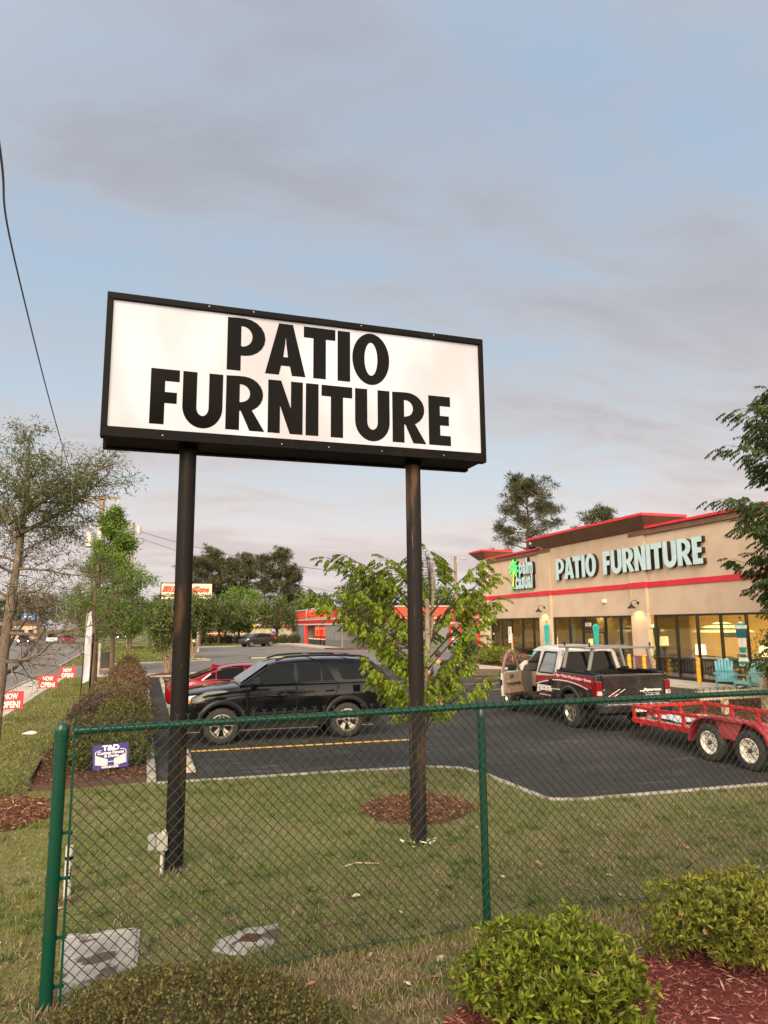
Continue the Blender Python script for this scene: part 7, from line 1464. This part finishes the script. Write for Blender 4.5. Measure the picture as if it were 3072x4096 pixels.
# filaments and spent blossoms on the azaleas
for o in [x for x in C.objects if x.name.startswith('azalea_shrub')]:
    nr = np.random.default_rng(9); m = MB(); f = MB(); rx = .55 if o.name == 'azalea_shrub' else .66
    for i in range(70):
        a = nr.uniform(0, 6.28); u = nr.uniform(-.1, 1); s = math.sqrt(1-u*u); p = Vector((rx*s*math.cos(a), rx*.75*s*math.sin(a), .28+.23*u)); q = Vector(nr.normal(0, .03, 3)); m.tube([p, p+Vector((q.x, q.y, .02)), p+Vector((q.x*2.2, q.y*2.2, .01))], .0011, 3)
        if i < 7:
            for k_ in range(5): d = Vector(nr.normal(0, 1, 3)); d.normalize(); f.add([p, p+d*.014+Vector((.006, 0, 0)), p+d*.03, p+d*.014-Vector((.006, 0, 0))], [(0, 1, 2, 3)])
    sh = MB(); SP = []; SD = []
    for i in range(46):
        a = nr.uniform(0, 6.28); u = nr.uniform(.0, 1); s = math.sqrt(1-u*u); p = Vector((rx*.85*s*math.cos(a), rx*.68*s*math.sin(a), .27+.20*u)); dd = (Vector((s*math.cos(a), s*math.sin(a), u+.5))+rdir(random.Random(i))*.3).normalized(); q = p+dd*nr.uniform(.07, .17); sh.tube([p, q], [.003, .002], 4)
        for k_ in range(7): SP.append(list(q)); SD.append(list(dd*.5+Vector(nr.normal(0, .7, 3))))
    stuff(sh.build('shoots', bark_t, o)); leaves('shoot_leaves', np.array(SP), np.array(SD), .058, .018, lf_az if o.name == 'azalea_shrub' else lf_azo, o, nr, .14, .1)
    stuff(m.build('filaments', mat('filament', (.42, .36, .18), .7), o)); stuff(f.build('spent_blossoms', mat('spent_blossom', (.34, .13, .06), .8, c2=(.48, .24, .2), n=(12, 2, .4, .6)), o))

# ================================================================== STREET FURNITURE
pvc = mat('white_pvc', (.40, .37, .335), .6, c2=(.27, .25, .225), n=(7, 4, .5, .7)); t = thing('marker_post', 'white pvc marker post with a black band beside the fence end post', 'marker post', (-.58, 7.62, 0)); MB().lathe([(.034, 0), (.034, .49), (.028, .49), (.028, .44)], n=16).build('pipe', pvc, t, smooth=40); MB().lathe([(.0355, .37), (.0355, .40)], n=16, cap=False).build('band', blk, t)
st2 = MB(); st2.bar((.02, -.0335, .20), (.026, -.0335, .32), .010, .002, (0, 1, 0)); st2.build('smudge', blk, t)
t = thing('outlet_box', 'pale grey weatherproof outlet box on a pipe beside the left sign pole', 'electrical box', (.235, 8.08, 0)); MB().lathe([(.018, 0), (.018, .25)], (.03, 0, 0), n=10).build('conduit', pvc, t, smooth=40); MB().box(-.03, -.05, .24, .08, .05, .40).build('box', mat('box_grey', (.26, .255, .225), .6), t, bevel=.006); MB().prism([(-.032, -.05, .40), (-.032, .05, .40), (-.115, .05, .37), (-.105, .05, .25), (-.032, .05, .24), (-.032, -.05, .24), (-.105, -.05, .25), (-.115, -.05, .37)][:2]+[(-.115, .05, .37), (-.115, -.05, .37)], (0, 0, .008)).build('lid_top', mat('box_grey', (.26, .255, .225), .6), t); MB().box(-.112, -.05, .25, -.034, .05, .385).build('lid', mat('box_green_grey', (.20, .205, .18), .6), t, bevel=.012); MB().lathe([(.022, .40), (.022, .43)], (.045, 0, 0), n=10).build('cap', mat('cap_tan', (.5, .42, .28), .6), t)
def yard_sign(x, y, lab, rz, first=[None]):
    if first[0] is None:
        t = thing('yard_sign', lab, 'yard sign', (x, y, 0), rz, group='red now open signs on the verge'); red = mat('sign_red', (.47, .022, .030), .5); wh = mat('sign_print', (.72, .66, .60), .5)
        MB().box(-.305, -.004, .40, .305, .004, .86).build('panel', red, t)
        text('lettering', 'NOW', frame((0, -.0055, .735), (1, 0, 0), (0, 0, 1)), wh, t, .335, .155, .002, bold=.035); text('lettering', 'OPEN!', frame((.0, -.0055, .525), (1, 0, 0), (0, 0, 1)), wh, t, .46, .18, .002, bold=.035)
        wi = mat('stake_wire', (.45, .40, .32), .4, m=.6); m = MB()
        for s in (-1, 1): m.tube([(s*.125, .006, 0), (s*.125, .006, .44)], .004, 5)
        m.tube([(-.125, .006, .07), (.125, .006, .07)], .004, 5); m.build('wire_stake', wi, t); first[0] = t
    else: t = copy_tree(first[0]); t.location = (x, y, 0); t.rotation_euler = (0, 0, rz); t['label'] = lab
yard_sign(-3.27, 21.4, 'red now open yard sign at the left edge behind the oak trunk', R(3)); yard_sign(-3.17, 28.25, 'middle red now open yard sign of the three on the verge', R(4)); yard_sign(-3.02, 33.5, 'farthest red now open yard sign, left of the feather flag', R(-4))
t = thing('feather_flag', 'tall white feather flag on a black pole at the verge', 'flag', (-2.02, 28.9, 0)); MB().tube([(-.10, 0, 0), (-.09, 0, .55), (-.06, 0, 2.2), (0, 0, 3.1), (.15, 0, 3.35), (.3, 0, 3.2)], [.022, .02, .014, .010, .008, .006], 8).build('pole', cladb, t, smooth=60)
m = MB(); N_ = 12
for i in range(N_+1):
    u = i/N_; z = .55+u*2.55; wv = .24*(1-.3*max(0, u-.75)*4); y0 = .03*math.sin(u*9); m.v += [(-.10+.05*u, 0, z-.08), (-.02+wv*.4*.5, y0+.06*math.sin(u*7), z-.03), (-.09+wv+.03*u, y0, z+.03)]
m.f = [(i*3+j, i*3+j+1, i*3+j+4, i*3+j+3) for i in range(N_) for j in range(2)]; m.m = [0]*len(m.f); m.build('cloth', mat('flag_cloth', (.38, .38, .40), .8, c2=(.32, .34, .38), n=(2, 3, .4, .6)), t, smooth=180)
t = thing('flag_pole', 'dark slim banner pole standing against the brown oak trunk', 'pole', (-1.92, 30.3, 0)); MB().tube([(0, 0, 0), (.05, 0, 2.3)], .03, 8).build('pole', blk, t, smooth=60); MB().lathe([(.08, 0), (.05, .06)], n=10).build('base', blk, t)
t = thing('pale_post', 'pale concrete post at the driveway behind the brown oak', 'post', (-2.17, 40.6, 0)); MB().lathe([(.075, 0), (.07, 1.72), (.03, 1.76)], n=10).build('shaft', kerbm, t, smooth=40); MB().lathe([(.11, 0), (.11, .08)], n=10).build('footing', kerbm, t)
t = thing('utility_cabinet', 'dark utility cabinet beside the green oak trunk', 'cabinet', (-2.28, 46.5, 0)); MB().box(-.35, -.3, .12, .35, .3, 1.05).build('box', mat('cabinet_dark', (.035, .035, .032), .6), t, bevel=.02); MB().box(-.42, -.36, 0, .42, .36, .12).build('plinth', mat('plinth', (.30, .18, .10), .8), t)
# wheel stops
wst = mat('wheel_stop_concrete', (.40, .35, .28), .85, c2=(.28, .24, .19), n=(5, 5, .42, .66), bump=(40, .4))
def stop(y, lab, first=[None]):
    if first[0] is None:
        t = thing('wheel_stop', lab, 'wheel stop', (.86, y, .004), group='concrete wheel stops along the hedge'); pr = [(-.09, 0), (.09, 0), (.085, .06), (.045, .125), (-.045, .125), (-.085, .06)]; MB().prism([(x, -.90, z) for x, z in pr], (0, 1.8, 0)).build('block', wst, t, bevel=.012)
        for yy in (-.6, .6): MB().lathe([(.014, .126), (.014, .130)], (0, yy, 0), n=8).build('anchor_pin', mat('rusty_pin', (.08, .04, .03), .8), t)
        first[0] = t
    else: t = copy_tree(first[0]); t.location = (.86, y, .004); t['label'] = lab
for i, lab in enumerate(('nearest concrete wheel stop, beside the left sign pole', 'wheel stop under the nose of the black suv', 'wheel stop in the red sedan row, third from the fence', 'fourth wheel stop from the fence', 'fifth wheel stop from the fence', 'sixth wheel stop from the fence', 'seventh wheel stop from the fence', 'eighth wheel stop from the fence', 'farthest wheel stop near the crepe myrtle')): stop(14.15+i*2.66, lab)
# slabs in the lawn
slm = mat('slab_concrete', (.29, .28, .265), .9, c2=(.20, .19, .175), n=(3.5, 6, .42, .66), bump=(35, .5), c3=(.06, .045, .033), n3=(3.6, 4, .53, .58), world=True)
t = thing('concrete_slab', 'square soil stained concrete slab in the lawn by the fence end', 'concrete slab', (-.22, 6.30, 0), world=True); MB().prism([(-.54, 6.80, -.02), (.075, 6.72, -.02), (.055, 6.06, -.02), (-.46, 5.74, -.02)], (0, 0, .04)).build('slab', slm, t, bevel=.008); rim_ = MB(); rim_.bar((.015, 6.70, .024), (.0, 6.06, .024), .05, .012); rim_.bar((-.50, 6.755, .024), (.02, 6.70, .024), .05, .012); rim_.build('raised_rim', slm, t)
t = thing('concrete_patch', 'irregular broken concrete patch half buried behind the clipped shrub', 'concrete patch', (.88, 6.22, 0), world=True); MB().prism([(x, y, -.02) for x, y in ((.60, 6.14), (.66, 6.30), (.80, 6.36), (.86, 6.46), (1.02, 6.43), (1.19, 6.45), (1.16, 6.30), (1.08, 6.08), (.98, 6.0), (.84, 5.97), (.72, 6.02))], (0, 0, .036)).build('slab', slm, t, bevel=.01); MB().prism([(x, y, .014) for x, y in ((.80, 6.2), (.9, 6.32), (1.0, 6.26), (.95, 6.14))], (0, 0, .010)).build('soil_clod', mulchb, t, bevel=.004)
# dry leaves scattered on the lawn
lvm = [mat('dry_leaf_tan', (.34, .25, .17), .8), mat('dry_leaf_pale', (.46, .38, .30), .8), mat('dry_leaf_rust', (.28, .115, .06), .8)]
def dry(i, x, y, s, m, first={}):
    if m not in first:
        b = MB(); n = 6; L_x = [-1, -.55, 0, .5, 1]; w_ = [.05, .42, .55, .38, .03]
        b.v = [(lx, sgn*w_[k_], .10*(1-abs(sgn))*0+abs(sgn)*w_[k_]*.5+.12*lx*lx) for k_, lx in enumerate(L_x) for sgn in (-1, 0, 1)]; b.f = [(k_*3+j, k_*3+j+1, k_*3+j+4, k_*3+j+3) for k_ in range(4) for j in range(2)]; b.m = [0]*8; me = b.mesh('fallen_leaf'); me.materials.append(lvm[m]); me.polygons.foreach_set('use_smooth', [True]*8); first[m] = me
    o = bpy.data.objects.new('fallen_leaf', first[m]); C.objects.link(o); rg = random.Random(i); o.location = (x, y, .028); o.scale = (s,)*3; o.rotation_euler = (rg.uniform(-.35, .35), rg.uniform(-.35, .35), rg.uniform(0, 6.28)); tag(o, ('small dry tan leaf lying on the lawn', 'small pale dry leaf lying on the lawn', 'small rust coloured leaf lying on the lawn')[m], 'leaf', ('tan leaves on the lawn', 'pale leaves on the lawn', 'rust leaves on the lawn')[m]); return o
o = dry(999, 1.95, 6.75, .062, 1); o['label'] = 'largest pale curled leaf on the lawn below the left part of the fence'; 
lp = scatter([(-1.2, 5.0), (5.2, 5.0), (7.4, 7.8), (3, 8.6), (-1.4, 8)], 70)
for i, (x, y) in enumerate(lp[:58]):
    if in_poly(np.array([[x, y]]), beds[3])[0] or in_poly(np.array([[x, y]]), beds[4])[0]: continue
    dry(i, x, y, .022+.020*random.Random(i).random(), i % 3)
for i, (x, y) in enumerate(((1.4, 4.9), (1.7, 5.2), (2.05, 5.1), (2.2, 5.35), (3.5, 5.5), (1.2, 5.3))): dry(200+i, x, y, .04, i % 3)
mb = MB(); mb.tube([(2.05, 7.62, .015), (2.22, 7.66, .03), (2.45, 7.60, .015)], .006, 5); tag(mb.build('twig', mat('pale_twig', (.42, .34, .22), .8)), 'pale bare twig lying on the lawn between the sign poles', 'twig')
mb = MB(); rg = random.Random(3)
for i in range(9): a = rg.uniform(2.6, 6.6); p = Vector((3.115+.12*math.cos(a), 8.15+.12*math.sin(a), .02)); mb.tube([p, p+Vector((rg.uniform(-.1, .1), rg.uniform(-.05, .02), .03)), p+Vector((rg.uniform(-.16, .16), rg.uniform(-.08, .0), .01))], .007, 5)
tag(mb.build('white_rope_scraps', mat('rope', (.55, .5, .45), .9)), 'scraps of white rope around the foot of the right sign pole', 'rope')
mb = MB(); mb.blob((0, 0, .04), .16, .08, .05, 3, .3, 12, 7); o = mb.build('white_bag', mat('bag', (.6, .55, .5), .6), smooth=180); o.location = (-2.45, 19.2, 0); tag(o, 'crumpled white bag on the grass right of the oak trunk', 'bag')
# low timber rail around the store bed
tim = mat('bare_timber', (.42, .33, .23), .8, c2=(.32, .24, .165), n=(4, 4, .4, .65), stretch=(1, 6, 6)); t = thing('low_rail_fence', 'low bare timber rail with stub posts beyond the red trailer', 'rail fence', (14.9, 16.0, 0), world=True)
MB().box(14.3, 15.98, .40, 24, 16.16, .60).build('rail', tim, t, bevel=.01)
MB().box(14.3, 15.95, .603, 24, 16.20, .64).build('rail_cap', tim, t, bevel=.006)
for x in (15.0, 16.4, 17.8, 19.2): MB().box(x-.07, 15.82, 0, x+.07, 15.965, .40 if x != 16.4 else .95).build('post', tim, t, bevel=.006)
# utility poles, wires
wpole = mat('utility_wood', (.21, .155, .095), .9, c2=(.14, .10, .065), n=(3, 4, .4, .65), stretch=(1, 1, .2)); galv = mat('galvanised', (.36, .35, .33), .5, m=.4); cer = mat('ceramic', (.40, .38, .36), .4)
t = thing('utility_pole', 'wooden utility pole with crossarm and transformers behind the green oak', 'utility pole', (-2.75, 46, 0), world=True)
MB().lathe([(.19, 0), (.13, 10.55)], (-2.75, 46, 0), n=12).build('shaft', wpole, t, smooth=40); MB().bar((-3.75, 45.85, 10.28), (-1.72, 45.85, 10.36), .10, .12).build('crossarm', wpole, t)
for x in (-3.62, -1.80): m = MB(); m.lathe([(.03, 0)]+[(.05 if k_ % 2 else .028, -.06*k_) for k_ in range(1, 10)]+[(.02, -.6)], (x, 45.85, 10.24), n=8); m.build('insulator', cer, t)
for x, z, r_ in ((-3.30, 7.35, .30), (-2.72, 7.75, .26)): m = MB(); m.lathe([(r_*.8, 0), (r_, .05), (r_, .85), (r_*.7, .95), (.05, .98)], (x, 45.65, z-.1), n=16); m.lathe([(.05, .95), (.07, 1.1), (.04, 1.3)], (x, 45.65, z-.1), n=8); m.build('transformer', galv, t, smooth=40)
t = thing('utility_pole', 'second wooden utility pole showing right of the green oak top', 'utility pole', (-1.5, 90, 0), world=True); MB().lathe([(.2, 0), (.15, 15.0)], (-1.75, 90, 0), n=10).build('shaft', wpole, t); MB().lathe([(.3, 0), (.3, .9)], (-1.15, 89.8, 13.6), n=10).build('transformer', galv, t); MB().bar((-1.75, 90, 14.5), (-1.0, 90, 14.4), .1, .1).build('crossarm', wpole, t)
wm_ = mat('wire', (.02, .02, .022), .6)
def wire(pts, r, lab, sag=.0, name='overhead_wire', group=None):
    P_ = []
    for a, b in zip(pts, pts[1:]):
        a = Vector(a); b = Vector(b); n = 24
        for i in range(n): t_ = i/n; q = a.lerp(b, t_); q.z -= sag*4*t_*(1-t_); P_.append(q)
    P_.append(Vector(pts[-1]))
    if len(pts) > 2:
        K = [Vector(p) for p in pts]; K = [K[0]*2-K[1]]+K+[K[-1]*2-K[-2]]; P_ = []
        for i in range(1, len(K)-2):
            for s_ in range(16):
                u = s_/16; p0, p1, p2, p3 = K[i-1:i+3]; P_.append(.5*(2*p1+(p2-p0)*u+(2*p0-5*p1+4*p2-p3)*u*u+(3*p1-p0-3*p2+p3)*u**3))
        P_.append(K[-2])
    tag(MB().tube(P_, r, 5).build(name, wm_), lab, 'wire', group)
wire([(-1.15, 3, 7.2), (-1.92, 9, 8.28), (-2.56, 14, 9.2), (-3.2, 28, 9.3), (-3.34, 45.6, 8.3)], .016, 'thick twisted overhead cable dropping from the top left to the transformer', name='overhead_cable')
wire([(-3.62, 45.85, 9.65), (-40, 60, 11)], .012, 'thin overhead wire running left from the utility pole', .6); wire([(-1.8, 45.85, 9.65), (-1.75, 90, 14.3)], .015, 'overhead wire between the two wooden poles', .8)
wire([(-1.2, 90, 14.0), (33.8, 75.5, 8.2)], .030, 'long sagging wire across the pines to the street lamp pole', 1.6); wire([(-1.2, 90, 13.2), (50, 120, 6.4)], .025, 'faint sagging wire low over the auto parts store', 1.8)
t = thing('street_lamp', 'wooden lamp pole with two lamp arms behind the small tree', 'street lamp', (33.8, 75.2, 0), world=True); MB().lathe([(.2, 0), (.15, 10.3)], (33.8, 75.2, 0), n=10).build('shaft', wpole, t, smooth=40); MB().tube([(33.8, 75.1, 9.5), (33.1, 75, 10.2), (32.2, 75, 10.35)], .045, 6).build('arm', galv, t); MB().tube([(33.8, 75.1, 9.6), (34.2, 75, 9.95), (34.6, 75, 9.95)], .04, 6).build('arm', galv, t); MB().blob((34.85, 75, 9.95), .36, .14, .10, 2, .02, 12, 6).build('lamp_head', galv, t, smooth=180)
# auto parts pylon sign
t = thing('pylon_sign', 'lit auto parts pylon sign behind the left black pole', 'sign', (3.9, 75, 0), world=True); lit = mat('pylon_face', (.40, .33, .24), .5, emit=((1, .72, .42), .10)); og = mat('pylon_orange', (.42, .03, .015), .5, emit=((1, .03, .01), .10))
MB().box(1.38, 75, 5.18, 6.48, 75.6, 6.92).build('cabinet', blk, t, bevel=.02); MB().box(1.47, 74.96, 5.27, 6.39, 74.995, 6.83).build('sign_face', lit, t); MB().box(1.47, 74.94, 5.50, 6.33, 74.958, 5.74).build('strapline_band', mat('band_dark', (.035, .04, .035), .5), t)
for x in (2.6, 5.2): MB().lathe([(.16, 0), (.16, 5.2)], (x, 75.3, 0), n=10).build('pole', galv, t)
for i in range(7):
    w_ = .30-i*.034; x = 1.50+i*.30; me = curve_mesh([[(0, 0), (w_, 0), (w_+.22, .62), (.22, .62)]], .01); me.transform(frame((x, 74.95, 5.98), (1, 0, 0), (0, 0, 1))); link('stripe', me, og, t)
text('lettering', 'AutoZone', frame((4.62, 74.95, 6.26), (1, 0, 0), (0, 0, 1)), og, t, 3.05, .62, .02, bold=.06, shear=.25); text('lettering', 'Auto Parts, Accessories, Advice', frame((3.95, 74.935, 5.62), (1, 0, 0), (0, 0, 1)), lit, t, 4.2, .16, .01, bold=.02)
# rental building far behind
t = thing('rental_building', 'low brick building with yellow lit letters behind the far hedge', 'building', (18, 122, 0), world=True)
MB().box(13.5, 122, 0, 24, 132, 2.3).build('wall', mat('rental_wall', (.38, .30, .22), .85), t); MB().box(13.5, 121.6, 2.3, 24, 132, 4.35).build('fascia', mat('rental_fascia', (.22, .085, .05), .8), t); MB().box(15.6, 121.4, 2.5, 18.6, 121.59, 3.9).build('sign_board', mat('rental_board', (.45, .47, .48), .6), t)
text('lettering', 'Hertz', frame((16.95, 121.36, 2.62), (1, 0, 0), (0, 0, 1)), mat('rental_yellow', (.7, .5, .02), .5, emit=((1, .62, .02), .4)), t, 1.75, .48, .06, bold=.05, shear=.25)
for x in (14.6, 16.0, 17.4, 18.9, 20.6, 22.2): o = MB().box(x-.5, 121.93, .25, x+.5, 121.99, 2.1).build('window', mat('rental_window', (.12, .12, .09), .2, emit=((1, .8, .4), .10)), t)
MB().box(16.3, 121.9, 0, 16.9, 121.925, 2.05).build('door', dwood, t); MB().box(20.6, 121.6, 1.55, 21.1, 121.7, 1.85).build('neon_window_sign', mat('neon_purple', (.3, .1, .5), .5, emit=((.5, .15, 1), .6)), t)
t = thing('orange_shop', 'low pale building with orange stripe glimpsed under the far trees', 'building', (10, 126, 0), world=True); MB().box(6.5, 126, 0, 13.0, 134, 1.6).build('wall', mat('pale_wall', (.45, .40, .36), .8), t); MB().box(6.5, 125.93, .75, 13.0, 125.99, 1.3).build('orange_stripe', mat('orange_stripe', (.45, .08, .025), .6), t); MB().box(6.3, 125.8, 1.6, 13.2, 134.2, 2.6).build('roof', brown, t)
# far left side of the road
def simple_car(lab, loc, rz, paint, head, group='cars on the far road'):
    t = thing('distant_car', lab, 'car', loc, rz, group=group); m = MB(); m.loft([[(-.86, 0, .3), (.86, 0, .3), (.9, 0, .75), (-.9, 0, .75)], [(-.9, .5, .3), (.9, .5, .3), (.92, .5, .95), (-.92, .5, .95)], [(-.9, 4, .3), (.9, 4, .3), (.92, 4, 1.0), (-.92, 4, 1.0)], [(-.85, 4.5, .35), (.85, 4.5, .35), (.86, 4.5, .9), (-.86, 4.5, .9)]]); m.build('body', paint, t, bevel=.05)
    m = MB(); m.loft([[(-.8, 1.0, .95), (.8, 1.0, .95), (.8, 1.05, .98), (-.8, 1.05, .98)], [(-.66, 1.8, .95), (.66, 1.8, .95), (.62, 1.8, 1.45), (-.62, 1.8, 1.45)], [(-.66, 3.2, .95), (.66, 3.2, .95), (.62, 3.2, 1.48), (-.62, 3.2, 1.48)], [(-.75, 4.2, .95), (.75, 4.2, .95), (.7, 4.2, 1.02), (-.7, 4.2, 1.02)]]); m.build('cabin', dglass, t)
    hm = mat('headlight_on', (1, .9, .7), .3, emit=((1, .86, .6), 5)) if head else mat('taillight_on', (.6, .02, .02), .3, emit=((1, .02, .01), .9))
    for s in (-1, 1): b = MB(); b.lathe([(.13, 0), (.13, .05)], (s*.68, 0, .66), (0, -1, 0), 10); b.build('headlight' if head else 'tail_light', hm, t)
    for x in (-.82, .82):
        for y in (.85, 3.6): b = MB(); b.lathe([(.32, -.1), (.32, .1)], (x, y, .32), (1, 0, 0), 14); b.build('wheel', tyre_m, t)
simple_car('oncoming dark car with headlights on at the left behind the oak limbs', (-17.2, 120, .01), R(6), greyp, True); simple_car('oncoming pale car with headlights on farther up the road', (-14.6, 132, .01), R(4), wpaint, True); simple_car('red car with tail lights lit heading away up the road', (-11.6, 126, .01), R(4), redpaint, False); simple_car('distant oncoming car with bright lights beyond the flag', (-4.2, 150, .01), R(3), greyp, True)
for i, (x, y, H, lab) in enumerate(((-21.0, 120, 8.0, 'thin pale utility pole left of the blue sign on the far roadside'), (-22.5, 175, 8.0, 'wooden pole with crossarm right of the blue sign'), (-21.5, 200, 9.5, 'taller far pole with crossarm above the oncoming cars'), (-19.2, 205, 8.6, 'far pole at the right of the roadside row'))):
    t = thing('roadside_pole', lab, 'utility pole', (x, y, 0), group='poles along the far roadside'); MB().lathe([(.16, 0), (.11, H)], n=8).build('shaft', wpole if i else galv, t); MB().box(-1.1, -.06, H-.55, 1.1, .06, H-.4).build('crossarm', wpole, t)
t = thing('blue_sign', 'small blue lit shop sign on the far left roadside', 'sign', (-26.5, 190, 0)); MB().lathe([(.15, 0), (.15, 4.6)], n=8).build('pole', galv, t); MB().box(-1.4, -.15, 4.6, 1.4, .15, 6.0).build('panel', mat('blue_panel', (.03, .16, .5), .5, emit=((.05, .3, 1), .12)), t); MB().box(-.9, -.17, 5.1, .9, -.155, 5.5).build('print', mat('blue_print', (.7, .7, .75), .5), t)
t = thing('roadside_house', 'pale pink roadside building behind the oncoming cars', 'building', (-25.5, 175, 0)); MB().box(-3, 0, 0, 3, 8, 3.2).build('wall', mat('pink_wall', (.48, .34, .28), .8), t); MB().prism([(-3.3, -.3, 3.2), (3.3, -.3, 3.2), (0, -.3, 4.6)], (0, 8.6, 0)).build('roof', brown, t)
for x in (-1.8, 0, 1.8): MB().box(x-.5, -.05, 1.0, x+.5, -.01, 2.2).build('window', dglass, t)
for i, (x, y, lab) in enumerate(((-2.3, 108, 'red and white marker pole right of the far traffic'), (1.2, 103, 'thin white marker pole in the far grass'))):
    t = thing('marker_pole', lab, 'marker pole', (x, y, 0), group='marker poles in the far grass'); MB().lathe([(.06, 0), (.06, 2.2)], n=8).build('shaft', mat('marker_white', (.5, .45, .42), .6), t); MB().lathe([(.065, 1.2), (.065, 1.7)], n=8).build('red_band', redp, t)
round_tree('dark tree mass left of the far road behind the blue sign', (-36, 165, 0), 9.5, 6.5, 90, lf_hol, 50, .8, group='trees along the far road'); round_tree('dark roadside tree right of the blue sign', (-29, 215, 0), 12, 7, 91, lf_hol, 50, .9, group='trees along the far road'); round_tree('dark roadside tree beyond the oncoming traffic', (-15, 240, 0), 11, 7, 92, lf_oak, 50, .9, group='trees along the far road'); round_tree('dark roadside tree far left of the road', (-27, 118, 0), 6.5, 4.2, 93, lf_hol, 50, .6, group='trees along the far road')
# far woods all round, one mass
nr = np.random.default_rng(77); n = 46000; a = nr.uniform(0, 2*PI, n); a = a[~((a > R(84)) & (a < R(99)))]; n = len(a); rd = 270+nr.uniform(0, 25, n); hgt = (8.5+3.0*np.sin(a*23)+2.2*np.sin(a*51+1)+1.5*np.sin(a*97))*nr.random(n)**.6
A = np.stack([rd*np.cos(a), rd*np.sin(a), np.maximum(hgt, .2)], 1); Vv, Ff = leaf_arrays(A, nr.normal(0, 1, A.shape), 2.4, 1.5, nr); stuff(tag(link('far_woods', npmesh('far_woods', Vv, Ff), lf_hol), 'far dark line of woods on the horizon', 'woods'))
m = MB(); N_ = 120; ks = [i for i in range(N_)]
for i in ks:
    a0, a1 = 2*PI*i/N_, 2*PI*(i+1)/N_
    if R(84) < a0 < R(97): continue
    h = 5+2*math.sin(a0*23); m.add([(288*math.cos(a0), 288*math.sin(a0), 0), (288*math.cos(a1), 288*math.sin(a1), 0), (288*math.cos(a1), 288*math.sin(a1), h), (288*math.cos(a0), 288*math.sin(a0), h)], [(0, 1, 2, 3)])
tag(stuff(m.build('woods_understory', mat('understory', (.02, .026, .012), 1))), 'dark understory below the far woods', 'woods')
# trees behind the photographer (unseen, added to darken reflections in letters, paint and glass)
for i, (x, y, H, rd) in enumerate(((1.2, -9.5, 10.8, 2.3), (-20, -24, 8, 4.2), (-13, -27, 7.5, 4.0), (-6, -26, 8.2, 4.2), (1, -28, 7.4, 4.0), (8, -27, 7.8, 4.2), (22, -30, 7, 4.0))): round_tree('unseen tree added behind the photographer for dark reflections, number %s' % ('one', 'two', 'three', 'four', 'five', 'six', 'seven')[i], (x, y, 0), H, rd, 95+i, lf_hol, 36, .6, group='unseen reflection trees behind the photographer')
